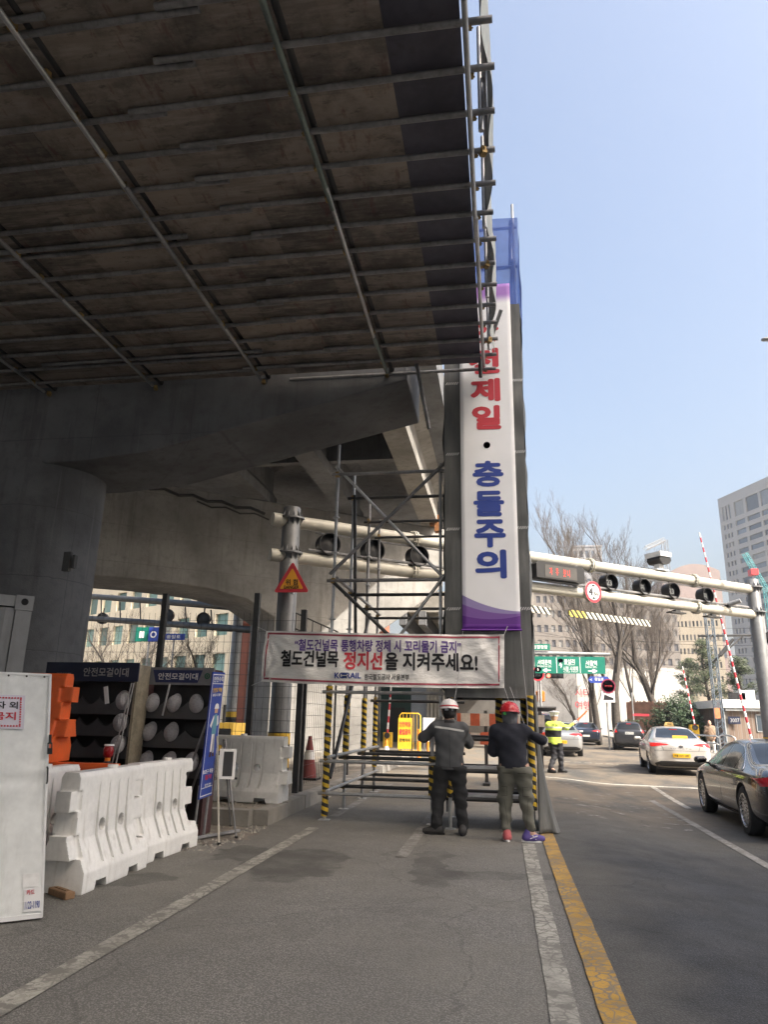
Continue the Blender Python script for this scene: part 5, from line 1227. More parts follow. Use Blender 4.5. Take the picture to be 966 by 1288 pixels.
    for s in (1, -1):
        for a, c in splits:
            N = 14; pts = [(Yt(a), zbw * sh), (Yt(c), (zbw - .012) * sh)] + [(Yt(c + (a - c) * i / N), max(topz(c + (a - c) * i / N), zbw * sh + .004)) for i in range(N + 1)]
            patch('side_window', pts, (-s, 0, 0), m_cglass, .004, side=s)
        N = 40; a, c = splits[0][0] - .008, splits[-1][1] + .008
        outline = [(Yt(a + (c - a) * i / N), max(topz(a + (c - a) * i / N), zbw * sh) + .012) for i in range(N + 1)]
        mbp = MB(); pp_ = []
        for y, z in outline:
            h_ = bvh.ray_cast(Vector((s * 2, y, z)), Vector((-s, 0, 0)))
            if h_[0]: pp_.append(h_[0] + h_[1] * .004)
        for i in range(N + 1):
            y = Yt(c + (a - c) * i / N); h_ = bvh.ray_cast(Vector((s * 2, y, (zbw - .018) * sh)), Vector((-s, 0, 0)))
            if h_[0]: pp_.append(h_[0] + h_[1] * .006)
        mbp.path(pp_ + [pp_[0]], .008, 5, cap=False); mbp.build('window_trim', m_chrome if st is SED else m_trim, root, smooth=180)
        for t0 in ((.30, .485, .715) if st is SED else (.24, .457, .735)):
            y = Yt(t0); patch('door_seam', [(y - .004, .34), (y + .004, .34), (y + .004, (zbw - .03) * sh), (y - .004, (zbw - .03) * sh)], (-s, 0, 0), m_trim, .0015, div=.08, side=s)
        patch('sill_trim', [(Yt(.29), .235), (Yt(.72), .235), (Yt(.72), .30), (Yt(.29), .30)], (-s, 0, 0), m_trim if pm_.name != 'white_car_paint' else m_chrome, .004, side=s)
        for t0 in ((.345, .53) if st is SED else (.26, .50)):
            h_ = bvh.ray_cast(Vector((s * 2, Yt(t0), .88 * sh)), Vector((-s, 0, 0)))
            if h_[0]: b = MB(); b.path([h_[0] + Vector((0, -.10, 0)), h_[0] + Vector((s * .028, -.07, .004)), h_[0] + Vector((s * .028, .07, .004)), h_[0] + Vector((0, .10, 0))], .011, 6); b.build('door_handle', m_chrome if st is SED else pm_, root, smooth=60)
        b = MB(); mc = Vector((s * (W / 2 + .06), Yt(.70), 1.02 * sh)); V_, F_ = sdf_mesh([((mc.x - .06, mc.y, mc.z), (mc.x + .06, mc.y + .01, mc.z + .01), .065, .055, (1, .8, 1))], .012, .01); b.add(V_, F_); b.tube(mc - X3 * s * .04 - Z3 * .03, mc - X3 * s * .16 - Z3 * .06, .022, 6); b.build('mirror', pm_, root, smooth=180)
    if st is SED:
        rw = rearwin or [(-.64, 1.105), (.64, 1.105), (.60, 1.20), (.50, 1.375), (.25, 1.395), (-.25, 1.395), (-.50, 1.375), (-.60, 1.20)]
    else: rw = rearwin or [(-.62, 1.13), (.62, 1.13), (.60, 1.30), (.52, 1.46), (-.52, 1.46), (-.60, 1.30)]
    patch('rear_window', [(x * sw, z * sh) for x, z in rw], (0, 1, 0), m_cglass, .004)
    ws = [(-.70, 1.06), (.70, 1.06), (.56, 1.36), (-.56, 1.36)] if st is SED else [(-.68, 1.10), (.68, 1.10), (.56, 1.49), (-.56, 1.49)]
    patch('windscreen', [(x * sw, z * sh) for x, z in ws], (0, -1, 0), m_cglass, .004)
    for poly in tails:
        for s in (1, -1): patch('tail_lamp', [(s * x * sw, z * sh) for x, z in poly], (0, 1, 0), tail_mat, .010, div=.03)
    hl = [(.45, .66), (.80, .70), (.84, .76), (.50, .73)] if st is SED else [(.45, .74), (.78, .78), (.82, .90), (.5, .84)]
    for s in (1, -1): patch('headlamp', [(s * x * sw, z * sh) for x, z in hl], (0, -1, 0), m_chrome, .006, div=.04)
    patch('grille', [(-.45, .42), (.45, .42), (.5, .62), (-.5, .62)], (0, -1, 0), m_trim, .006)
    patch('bumper_lower', [(-.74 * sw, .27), (.74 * sw, .27), (.80 * sw, .36), (.62 * sw, .43), (-.62 * sw, .43), (-.80 * sw, .36)], (0, 1, 0), m_trim, .006)
    patch('bumper_seam', [(-.84 * sw, .735 * sh), (.84 * sw, .735 * sh), (.84 * sw, .742 * sh), (-.84 * sw, .742 * sh)], (0, 1, 0), m_trim, .003, div=.06)
    if st is SED:
        patch('boot_seam', [(-.52 * sw, .745 * sh), (-.51 * sw, .745 * sh), (-.58 * sw, .94 * sh), (-.59 * sw, .94 * sh)], (0, 1, 0), m_trim, .003); patch('boot_seam', [(.52 * sw, .745 * sh), (.51 * sw, .745 * sh), (.58 * sw, .94 * sh), (.59 * sw, .94 * sh)][::-1], (0, 1, 0), m_trim, .003)
    pz = plate[0]; h_ = bvh.ray_cast(Vector((0, -L, pz)), Vector((0, 1, 0)))
    py = h_[0].y - .012; b = MB(); b.box(-plate[1] / 2, plate[1] / 2, py - .01, py + .03, pz - plate[2] / 2, pz + plate[2] / 2); po = b.build('number_plate', plate[3], root)
    if plate_txt: lettering(root, plate_txt, (0, py - .0105, pz), X3, Z3, plate[2] * .62, m_txt_b, plate[1] * .84, .02, .002)
    if badge:
        h_ = bvh.ray_cast(Vector((0, -L, .86 * sh)), Vector((0, 1, 0))); lettering(root, badge, (0, h_[0].y - .004, .80 * sh), X3, Z3, .035, m_chrome, .62, .0, .004)
        b = MB(); b.lathe([(.03, 0), (.045, 0)], 18, h_[0] + Vector((0, -.008, 0)), (X3 * 1.5, Z3, -Y3)); b.build('emblem', m_chrome, root)
    hi = bvh.ray_cast(Vector((0, -L, rw[2][1] * sh + .14)), Vector((0, 1, 0)))
    b = MB(); hz = rw[3][1] * sh - .015; h_ = bvh.ray_cast(Vector((0, -L, hz)), Vector((0, 1, 0)))
    if h_[0]: b.box(-.12, .12, h_[0].y - .018, h_[0].y + .02, hz - .012, hz + .014); b.build('high_brake_lamp', tail_mat, root)
    for y in (ya, yb):
        for s in (1, -1): wheel(root, s * (W / 2 - .125), y, wr, s, spokes, mrim or m_rim)
    b = MB(); b.box(-W / 2 + .25, W / 2 - .25, -L / 2 + .35, L / 2 - .35, .17, .3); b.build('underbody', m_trim, root)
    root.location = loc; root.rotation_euler = (0, 0, rz); return root, bvh
CG = 'cars on the road'
p_blk = paint('black_car_paint', (.007, .007, .009), .0, .2); p_wht = paint('white_car_paint', (.60, .57, .53), .2, .3); p_slv = paint('silver_car_paint', (.42, .43, .44), .6, .32); p_gry = paint('charcoal_car_paint', (.035, .037, .045), .5, .3); p_blu = paint('navy_car_paint', (.02, .028, .05), .4, .3)
# black saloon: left wheels touch (3.4, 11.4) and (3.5, 14.45)
car('black_sedan', 'glossy black sedan with thin-spoked alloy wheels waiting beside the lane line', p_blk, 5.0, 1.90, 1.45, SED, (4.78, 14.42, -.18), math.radians(-2.2), (.60, .5, .11, m_plate_w), [[(.38, .88), (.86, .80), (.89, .90), (.70, .95), (.38, .92)]], m_tail, CG, 20, .365, '12가 3456'.replace('3456', ''), (.21, .805))
tx, bv = car('white_taxi', 'white taxi sedan with yellow number plate and roof lamp on the crossing', p_wht, 4.86, 1.86, 1.475, SED, (5.72, 27.0, hgt(5.7, 26)), math.radians(-5.0), (.60, .52, .12, m_plate_y), [[(.36, .905), (.60, .885), (.86, .84), (.905, .90), (.86, .955), (.60, .955), (.40, .93)]], m_tail_on, CG, 10, .33, '서울 33사 1687', badge='S O N A T A')
b = MB(); b.prism([(-.16, -.05, 1.475), (.16, -.05, 1.475), (.11, -.05, 1.60), (-.11, -.05, 1.60)], (0, .12, 0)); b.build('roof_lamp', M('taxi_lamp_amber', (.75, .52, .20), .4), tx); lettering(tx, 'TAXI', (0, -.052, 1.535), X3, Z3, .05, m_txt_b, .14, .02, .002)
hb_ = bv.ray_cast(Vector((0.05, -4, 1.12)), Vector((0, 1, 0))); b = MB(); b.obox(hb_[0] + Vector((.05, -.005, .03)), (.46, .012, .07), (X3, Vector((0, .9, -.4)), Vector((0, .4, .9)))); b.build('rear_notice', m_plate_y, tx)
car('silver_sedan', 'silver sedan with amber lamp stopped behind the traffic officer', p_slv, 4.80, 1.84, 1.47, SED, (2.66, 35.6, 0), math.radians(-3), (.62, .44, .13, m_plate_y), [[(.30, .93), (.84, .86), (.90, .92), (.86, .98), (.50, .975)]], m_tail_on, CG, 8, .33, '82바 4215')
car('grey_hatchback', 'charcoal hatchback with lit red tail lamps beyond the silver sedan', p_gry, 4.05, 1.76, 1.56, HAT, (7.15, 44.6, 0), math.radians(-7), (.92, .44, .13, m_plate_w), [[(.66, .98), (.84, .96), (.86, 1.16), (.74, 1.18)]], m_tail_on, CG, 8, .31, '35누 9710')
car('navy_sedan', 'dark blue sedan half hidden between the silver sedan and the hatchback', p_blu, 4.7, 1.82, 1.46, SED, (5.6, 52, 0), math.radians(-6), (.60, .44, .12, m_plate_w), [[(.36, .90), (.86, .86), (.9, .95), (.60, .96)]], m_tail_on, CG, 8, .33, '')
vn, _ = car('black_van', 'black van with its tailgate raised in front of the silver sedan', paint('black_van_paint', (.012, .012, .013), .3, .3), 5.0, 1.95, 1.95, HAT, (2.15, 45.5, 0), 0, (.7, .44, .12, m_plate_w), [[(.70, 1.0), (.84, .98), (.86, 1.3), (.76, 1.3)]], m_tail, CG, 8, .34, '')
b = MB(); b.prism([(-.85, -2.45, 1.98), (.85, -2.45, 1.98), (.85, -3.35, 2.18), (-.85, -3.35, 2.18)], (0, .02, .07)); b.build('tailgate', m_trim, vn)

# ================================================================== people
m_skin = M('skin', (.42, .25, .18), .55, var=.08)
def V3(*a): return np.array(a, float)
def fold(amp, fx, fz, ph=0.0):                    # irregular cloth folds
    g_ = np.random.RandomState(int(ph * 100) + 3); W = [(g_.normal(0, fx), g_.normal(0, fx), g_.normal(0, fz), g_.uniform(0, 6.28)) for _ in range(8)]
    def f(X, Y, Z):
        o = 0
        for i in range(0, 8, 2): a, b = W[i], W[i + 1]; o = o + np.sin(a[0] * X + a[1] * Y + a[2] * Z + a[3]) * np.sin(b[0] * X + b[1] * Y + b[2] * Z + b[3])
        return amp * (o + .9 * (1 - np.abs(np.sin(W[0][2] * .8 * Z + W[1][0] * X + W[1][3])) ** .6 * 1.3) * np.sin(W[2][0] * X + W[3][1] * Y + 2))
    return f
def hand_prims(w, d, up, s=1.0, curl=.5):
    """palm and five fingers from the wrist w, pointing along d with the thumb towards up."""
    w, d, up = Vector(w), Vector(d).normalized(), Vector(up); up = (up - d * up.dot(d)).normalized(); nrm = d.cross(up).normalized()
    P = [(w, w + d * .05 * s, .024 * s, .026 * s)]
    for i, (o, ln) in enumerate(((.030, .072), (.010, .080), (-.010, .074), (-.029, .058))):
        k0 = w + d * .075 * s + up * o * s; k1 = k0 + (d * (1 - curl * .5) + nrm * curl * .5).normalized() * ln * .5 * s; k2 = k1 + (d * (1 - curl) + nrm * curl).normalized() * ln * .5 * s
        P += [(w + d * .03 * s + up * o * .8 * s, k0, .014 * s, .0105 * s), (k0, k1, .0105 * s, .009 * s), (k1, k2, .009 * s, .0075 * s)]
    t0 = w + d * .02 * s + up * .026 * s; t1 = t0 + (d * .7 + up * .7).normalized() * .035 * s; P += [(t0, t1, .013 * s, .011 * s), (t1, t1 + (d * .85 + nrm * .4).normalized() * .03 * s, .011 * s, .009 * s)]
    return P
def shoe(parent, ank, toe, mats, s=1.0, name='shoe'):
    a = Vector((ank[0], ank[1], 0)); t = Vector((toe[0], toe[1], 0)).normalized(); a_ = a - t * .06
    V_, F_ = sdf_mesh([(a_ + Z3 * .055, a_ + t * .10 + Z3 * .055, .046, .047), (a_ + t * .10 + Z3 * .05, a_ + t * .21 * s + Z3 * .042, .047, .038), (a_ + t * .01 + Z3 * .06, a_ + t * .03 + Z3 * .12, .046, .045)], .011, .015)
    V_[:, 2] = np.maximum(V_[:, 2], .018); mb = MB(); mb.add(V_, F_); so = mb.build(name, mats[0], parent, smooth=180)
    b = MB(); side = Vector((-t.y, t.x, 0)); n = 20
    o = []
    for z in (0.0, .026):
        for k in range(n): q = 2 * math.pi * k / n; o.append(a_ + t * (.08 + .140 * s * math.cos(q)) + side * (.044 * math.sin(q)) * (1.05 if math.cos(q) > 0 else .88) + Z3 * (z + .002))
    b.add(o, [tuple(range(n, 2 * n)), tuple(reversed(range(n)))] + [(k, (k + 1) % n, n + (k + 1) % n, n + k) for k in range(n)]); b.build('sole', mats[1], so, smooth=50)
    if len(mats) > 2:
        b = MB()
        for sg in (1, -1): c = a_ + t * .09 + side * (.05 * sg) + Z3 * .062; b.tube(c - t * .05 - Z3 * .015, c + t * .05 + Z3 * .02, .007, 5); b.tube(c - t * .02 + Z3 * .03, c + t * .03 - Z3 * .025, .006, 5)
        b.build('side_stripe', mats[2], so)
    return so
def person(label, J, wear, loc, rz=0.0, grp=None, detail=.013):
    """J: joints in metres, facing +Y. wear: dict of clothing materials and options."""
    root = thing('person', label, 'person', (0, 0, 0), grp); j = {k: Vector(v) for k, v in J.items()}
    ch, pe, nk, hd = j['chest'], j['pelvis'], j['neck'], j['head']
    body = [(pe, ch, .115, .12, (1, 1.35, 1)), (ch, nk, .10, .05), (nk, hd, .052, .06), (hd, hd + Vector((0, .01, .07)), .082, .088, (1.08, .95, .9)), (hd + Vector((0, .05, -.03)), hd + Vector((0, .06, .02)), .055, .06)]
    for s in 'lr':
        body += [(j['sh' + s], j['el' + s], .05, .04), (j['el' + s], j['wr' + s], .038, .028), (j['hip' + s], j['kn' + s], .085, .055), (j['kn' + s], j['an' + s], .055, .038), (ch + (j['sh' + s] - ch) * .4, j['sh' + s], .08, .055), (pe, j['hip' + s], .1, .09), (j['an' + s], j['an' + s] + j['toe' + s].normalized() * .1 - Z3 * .04, .038, .03)]
        hd_dir = j.get('hd' + s, j['wr' + s] - j['el' + s]); body += hand_prims(j['wr' + s], hd_dir, j.get('th' + s, Vector((0, 0, 1))), 1.0, .45)[:1]
    ears = [(hd + Vector((sx * .085, 0, .0)), hd + Vector((sx * .09, -.01, .03)), .016, .016) for sx in (1, -1)]
    nose = [(hd + Vector((0, .105, .01)), hd + Vector((0, .118, -.012)), .012, .016), (hd + Vector((0, .095, -.06)), hd + Vector((0, .1, -.06)), .02, .02)]
    bo = sdf_obj('body', body + ears + nose, m_skin, root, vox=detail, k=.018)
    # face details
    for sx in (1, -1): b = MB(); b.lathe([(0, .011), (.008, .008), (.011, 0)][::-1], 10, hd + Vector((sx * .032, .094, .022)), (X3, Z3, Y3)); b.build('eye', m_txt_b, bo)
    b = MB(); b.obox(hd + Vector((0, .112, -.047)), (.045, .01, .009)); b.build('mouth', M('lip', (.30, .12, .10), .6), bo)
    for s in 'lr':
        hd_dir = j.get('hd' + s, j['wr' + s] - j['el' + s]); sdf_obj('glove' if wear.get('glove') else 'hand', hand_prims(j['wr' + s], hd_dir, j.get('th' + s, Vector((0, 0, 1))), 1.0, .45), wear.get('glove') or m_skin, root, vox=.0055, k=.004)
    jk = wear['jacket']; bulk = wear.get('bulk', 1.0)
    hem = wear.get('hem', .06)
    up_ = [(pe + Vector((0, -.005, -hem * .2)), ch, .182 * bulk, .190 * bulk, (1, 1.32, 1)), (ch, ch + (nk - ch) * .80, .170 * bulk, .085, (1, 1.35, 1.1))]
    for s in 'lr':
        up_ += [(ch + (j['sh' + s] - ch) * .5 + Z3 * .02, j['sh' + s] - Z3 * .01, .085, .074), (j['sh' + s], j['el' + s], .069 * bulk, .058 * bulk), (j['el' + s], j['wr' + s] - (j['wr' + s] - j['el' + s]).normalized() * .02, .056 * bulk, .040)]
    cutz = pe.z - hem
    nf = fold(.0055, 13, 20, 1.1)
    def njk(X, Y, Z): return np.maximum(nf(X, Y, Z), np.where(Z < cutz, .2, -1))
    V_, F_ = sdf_mesh(up_, detail, .028, noise=lambda X, Y, Z: nf(X, Y, Z) + np.where(Z < cutz, (cutz - Z) * 8, 0)); mb = MB(); mb.add(V_, F_); jo = mb.build(wear.get('jacket_name', 'jacket'), jk, root, smooth=180)
    lg = []
    for s in 'lr':
        lg += [(pe + Vector((0, -.01, .0)), j['hip' + s] - Z3 * .06, .155, .118, (1, 1.25, 1)), (j['hip' + s], j['kn' + s], .118, .088), (j['kn' + s], j['an' + s] + Z3 * wear.get('cuff', .02), .088, wear.get('ankle', .074))]
    tz = pe.z - hem + .045; tn = fold(.0065, 14, 26, .3); tro = sdf_obj('trousers', lg, wear['trousers'], root, vox=detail, k=.022, noise=lambda X, Y, Z: tn(X, Y, Z) + np.where(Z > tz, (Z - tz) * 8, 0))
    for s in 'lr': shoe(root, j['an' + s], j['toe' + s], wear['shoe' + s] if ('shoe' + s) in wear else wear['shoe'])
    if wear.get('sock'):
        for s in 'lr': b = MB(); b.tube(j['an' + s] - Z3 * .01, j['an' + s] + Z3 * .09, .043, 14); b.build('sock', wear['sock'], root, smooth=60)
    if wear.get('hood'): sdf_obj('neck_warmer', [(hd + Vector((0, -.01, .04)), hd + Vector((0, -.012, -.05)), .108, .095), (hd + Vector((0, -.01, -.05)), nk + Vector((0, -.005, -.01)), .085, .082)], wear['hood'], root, vox=.011, k=.015, noise=fold(.003, 30, 35))
    elif wear.get('hair'): sdf_obj('hair', [(hd + Vector((0, -.015, .045)), hd + Vector((0, -.03, .0)), .103, .095)], wear['hair'], root, vox=.011, k=.015, noise=fold(.003, 40, 45))
    if wear.get('helmet'):
        h = helmet('helmet', '', wear['helmet'], hd + Vector(wear.get('hoff', (0, -.005, .075))), wear.get('hrot', (math.radians(-6), 0, 0)), None, wear.get('hband'), root, .98)
    if wear.get('extra'): wear['extra'](root, j)
    root.location = loc; root.rotation_euler = (0, 0, rz); return root
m_jk1 = M('charcoal_work_jacket', (.070, .074, .080), .85, var=.15, scale=9, bump=.3, bscale=160, objc=True)
m_tr1 = M('black_work_trousers', (.016, .017, .019), .85, var=.2, scale=8, bump=.3, bscale=120, objc=True)
m_sh1 = M('dark_work_shoe', (.035, .034, .033), .7, var=.2, objc=True)
m_glove = M('grey_work_glove', (.16, .16, .16), .85, objc=True)
m_reflect = M('reflective_tape', (.42, .43, .42), .5, var=.08)
def band(parent, ob, line, w, mat, name, off=.004):
    """A strip of cloth or tape laid on the back of a garment along a line of (x, z) points."""
    bv_ = BVHTree.FromPolygons([v.co for v in ob.data.vertices], [list(p.vertices) for p in ob.data.polygons]); P = []
    pts = []
    for (xa, za), (xb, zb) in zip(line[:-1], line[1:]):
        n = max(2, int(math.hypot(xb - xa, zb - za) / .02)); pts += [(xa + (xb - xa) * i / n, za + (zb - za) * i / n) for i in range(n)]
    pts.append(line[-1])
    for i, (x, z) in enumerate(pts):
        a, c = pts[max(0, i - 1)], pts[min(len(pts) - 1, i + 1)]; d = Vector((c[0] - a[0], 0, c[1] - a[1])).normalized(); e = Vector((-d.z, 0, d.x)) * (w / 2); row = []
        for s_ in (-1, 1):
            h_ = bv_.ray_cast(Vector((x, -1, z)) + e * s_, Vector((0, 1, 0))); row.append(h_[0] + Vector((0, -off, 0)) if h_[0] else None)
        P.append(row)
    b = MB()
    for a, c in zip(P[:-1], P[1:]):
        if None not in a and None not in c: b.add([a[0], c[0], c[1], a[1]], [(0, 1, 2, 3)])
    if b.f: b.build(name, mat, parent, smooth=180)
def part(root, nm): return [c for c in root.children if c.name.startswith(nm)][0]
m_seam = M('dark_seam', (.018, .018, .02), .9)
def extra1(root, j):
    jk, tr = part(root, 'jacket'), part(root, 'trousers')
    band(jk, jk, [(-.20, 1.385), (.0, 1.365), (.20, 1.335)], .026, m_reflect, 'reflective_band', .006)
    band(jk, jk, [(0, 1.35), (.005, .86)], .005, m_seam, 'back_seam'); band(jk, jk, [(-.17, .865), (.17, .865)], .006, m_seam, 'hem_seam'); band(jk, jk, [(-.07, 1.455), (.07, 1.455)], .03, m_seam, 'collar')
    for s_ in (-1, 1):
        band(tr, tr, [(s_ * .05, .80), (s_ * .14, .80), (s_ * .14, .70), (s_ * .05, .70), (s_ * .05, .80)], .006, m_txt_b, 'pocket_seam'); band(tr, tr, [(s_ * .21, .66), (s_ * .16, .16)], .005, m_txt_b, 'leg_seam')
    b = MB(); c = j['head'] + Vector((0, -.105, .045)); b.box(c.x - .06, c.x + .06, c.y - .012, c.y + .012, c.z - .016, c.z + .016); b.build('helmet_ratchet', M('ratchet_grey', (.35, .37, .42), .4), root)
J1 = dict(pelvis=(0, 0, .93), chest=(.005, .0, 1.27), neck=(.0, .015, 1.455), head=(.0, .035, 1.575), shl=(-.185, 0, 1.385), shr=(.185, .01, 1.375), ell=(-.365, .10, 1.235), wrl=(-.20, .30, 1.42), elr=(.27, .19, 1.17), wrr=(.10, .36, 1.36), hipl=(-.095, 0, .90), hipr=(.095, 0, .90), knl=(-.15, .03, .50), knr=(.15, .02, .50), anl=(-.185, -.01, .09), anr=(.175, 0, .09), toel=(-1, .12, 0), toer=(.12, 1, 0))
w1 = G(566, 1050)
person('worker in charcoal jacket with reflective stripe and white helmet, seen from behind', J1, dict(jacket=m_jk1, trousers=m_tr1, shoe=(m_sh1, m_rubber), helmet=m_hel_w, hband=m_txt_r, glove=m_glove, hair=M('black_hair', (.012, .011, .011), .6), bulk=1.06, hem=.10, extra=extra1, hoff=(0, 0, .07)), (w1.x, w1.y + .0, 0), math.radians(4))
m_jk2 = M('navy_knit_top', (.012, .014, .024), .9, var=.15, scale=10, bump=.3, bscale=180, objc=True); m_tr2 = M('olive_grey_trousers', (.115, .115, .095), .85, var=.15, scale=7, bump=.3, bscale=110, objc=True)
m_hood = M('grey_neck_warmer', (.085, .088, .10), .9, var=.2, scale=14, objc=True); m_hel_r = M('red_helmet', (.42, .018, .025), .25, var=.08, objc=True)
m_pink = M('pink_sneaker', (.45, .10, .11), .7, objc=True); m_purple = M('violet_sneaker', (.085, .06, .24), .7, objc=True)
def extra2(root, j):
    b = MB(); c = j['head'] + Vector((-.06, -.105, .035)); b.lathe([(.022, 0), (.022, .006), (0, .008)], 16, c, (X3, Z3, -Y3)); b.build('green_dot', M('green_dot', (.10, .62, .12), .5), root)
    tr, kn = part(root, 'trousers'), part(root, 'knit_top'); m_ps = M('olive_seam', (.05, .05, .04), .9)
    for s_ in (-1, 1):
        band(tr, tr, [(.02 + s_ * .045, .83), (.02 + s_ * .15, .83)], .010, m_ps, 'pocket_welt'); band(tr, tr, [(.02 + s_ * .17, .66), (.02 + s_ * .10, .66), (.02 + s_ * .10, .55), (.02 + s_ * .18, .55)], .006, m_ps, 'cargo_pocket'); band(tr, tr, [(.03 + s_ * .15, .5), (.04 + s_ * .12, .2)], .005, m_ps, 'leg_seam')
    band(tr, tr, [(.02, .86), (.02, .76)], .005, m_ps, 'seat_seam'); band(kn, kn, [(-.17, .905), (.2, .905)], .035, M('navy_rib', (.009, .010, .018), .9), 'rib_hem', .006)
J2 = dict(pelvis=(.02, 0, .93), chest=(-.03, .02, 1.26), neck=(-.03, .05, 1.43), head=(-.025, .075, 1.545), shl=(-.215, .02, 1.36), shr=(.155, .02, 1.37), ell=(-.27, .10, 1.08), wrl=(-.12, .30, 1.13), elr=(.385, .10, 1.25), wrr=(.24, .33, 1.33), hipl=(-.075, 0, .90), hipr=(.115, 0, .90), knl=(-.115, .05, .50), knr=(.165, .03, .50), anl=(-.10, -.02, .10), anr=(.20, -.02, .10), toel=(-.15, 1, 0), toer=(1, .25, 0))
w2 = G(650, 1058)
person('worker in navy top and olive trousers with red helmet, seen from behind beside the tower', J2, dict(jacket=m_jk2, jacket_name='knit_top', trousers=m_tr2, shoe=(m_pink, m_txt_w, m_txt_w), shoer=(m_purple, m_txt_w, m_txt_w), sock=m_txt_w, hood=m_hood, helmet=m_hel_r, glove=m_glove, bulk=1.02, hem=.06, ankle=.060, cuff=.06, extra=extra2, hoff=(0, -.01, .07)), (w2.x - .02, w2.y, 0), math.radians(-3))
# traffic officer
hv = NT('hi_vis_jacket'); x, y, z = hv.sep(hv.obj()); cc = hv.mix(hv.math('LESS_THAN', z, 1.22), (.58, .74, .10), (.012, .013, .014)); cc = hv.mix(hv.math('LESS_THAN', z, 1.02), cc, (.58, .74, .10)); bnd = hv.math('LESS_THAN', hv.math('ABSOLUTE', hv.math('SUBTRACT', z, 1.30)), .022); hv.col(hv.mix(bnd, cc, (.45, .46, .44))); hv.set(Roughness=.8)
m_wcap = M('white_cap', (.75, .75, .75), .6, var=.05)
def extra3(root, j):
    hd = j['head']; b = MB(); b.lathe([(.112, .05), (.118, .105), (.172, .16), (.165, .185), (0, .215)], 24, hd + Vector((0, -.005, 0))); b.build('white_cap', m_wcap, root, smooth=50)
    b = MB(); b.obox(hd + Vector((0, .12, .065)), (.16, .10, .012)); b.build('cap_peak', m_black, root)
    w = j['wrr'] + (j['wrr'] - j['elr']).normalized() * .07; d = Vector((.72, .15, .66)).normalized()
    b = MB(); b.tube(w - d * .12, w + d * .10, .019, 10); b.build('baton_grip', m_black, root); b = MB(); b.tube(w + d * .10, w + d * .52, .027, 12, .022); b.build('baton_wand', M('baton_orange', (.80, .10, .03), .35, emit=(1, .12, .02), es=.25), root, smooth=60)
    lettering(root, '경찰', (0, j['chest'].y - .155, 1.37), X3, Z3, .07, m_txt_b, .2, .02, .02)
J3 = dict(pelvis=(0, 0, .93), chest=(.0, .0, 1.27), neck=(.01, .02, 1.46), head=(.02, .04, 1.58), shl=(-.18, 0, 1.38), shr=(.18, .02, 1.39), ell=(-.21, .06, 1.10), wrl=(-.14, .20, .98), elr=(.38, .12, 1.30), wrr=(.60, .20, 1.43), hipl=(-.09, 0, .90), hipr=(.09, 0, .90), knl=(-.02, .08, .50), knr=(.15, .06, .50), anl=(-.16, -.12, .13), anr=(.16, .10, .09), toel=(.8, -.5, 0), toer=(1, -.2, 0))
po = G(700, 972)
person('traffic officer in yellow and black vest and white cap raising an orange baton', J3, dict(jacket=hv.m, trousers=M('officer_trousers', (.022, .022, .027), .8, objc=True), shoe=(m_black, m_rubber), glove=m_txt_w, bulk=1.06, hem=.12, extra=extra3), (po.x, po.y, 0), 0, None, .016)
# two passers-by near the station house
J4 = dict(pelvis=(0, 0, .9), chest=(0, 0, 1.22), neck=(0, .01, 1.40), head=(0, .03, 1.51), shl=(-.17, 0, 1.33), shr=(.17, 0, 1.33), ell=(-.23, .02, 1.06), wrl=(-.2, .14, .86), elr=(.23, .05, 1.06), wrr=(.12, .22, 1.12), hipl=(-.09, 0, .87), hipr=(.09, 0, .87), knl=(-.10, .05, .48), knr=(.11, -.03, .48), anl=(-.1, .0, .09), anr=(.11, -.1, .1), toel=(0, 1, 0), toer=(0, 1, 0))
p = AY(893, 915, 40); person('pedestrian in a long tan coat and white trousers beside the guard rail', J4, dict(jacket=M('tan_coat', (.27, .19, .13), .85, objc=True), trousers=M('white_trousers', (.55, .54, .52), .8, objc=True), shoe=(m_txt_w, m_rubber), hair=M('black_hair', (.012, .011, .011), .6), bulk=1.1, hem=.30), (p.x, 40, 0), math.radians(170), None, .02)
p = AY(858, 915, 47); person('pedestrian in dark clothes walking behind the white taxi', J4, dict(jacket=M('dark_coat', (.03, .03, .035), .85, objc=True), trousers=m_tr1, shoe=(m_black, m_rubber), hair=M('black_hair', (.012, .011, .011), .6), hem=.2), (p.x, 47, 0), math.radians(190), None, .02)
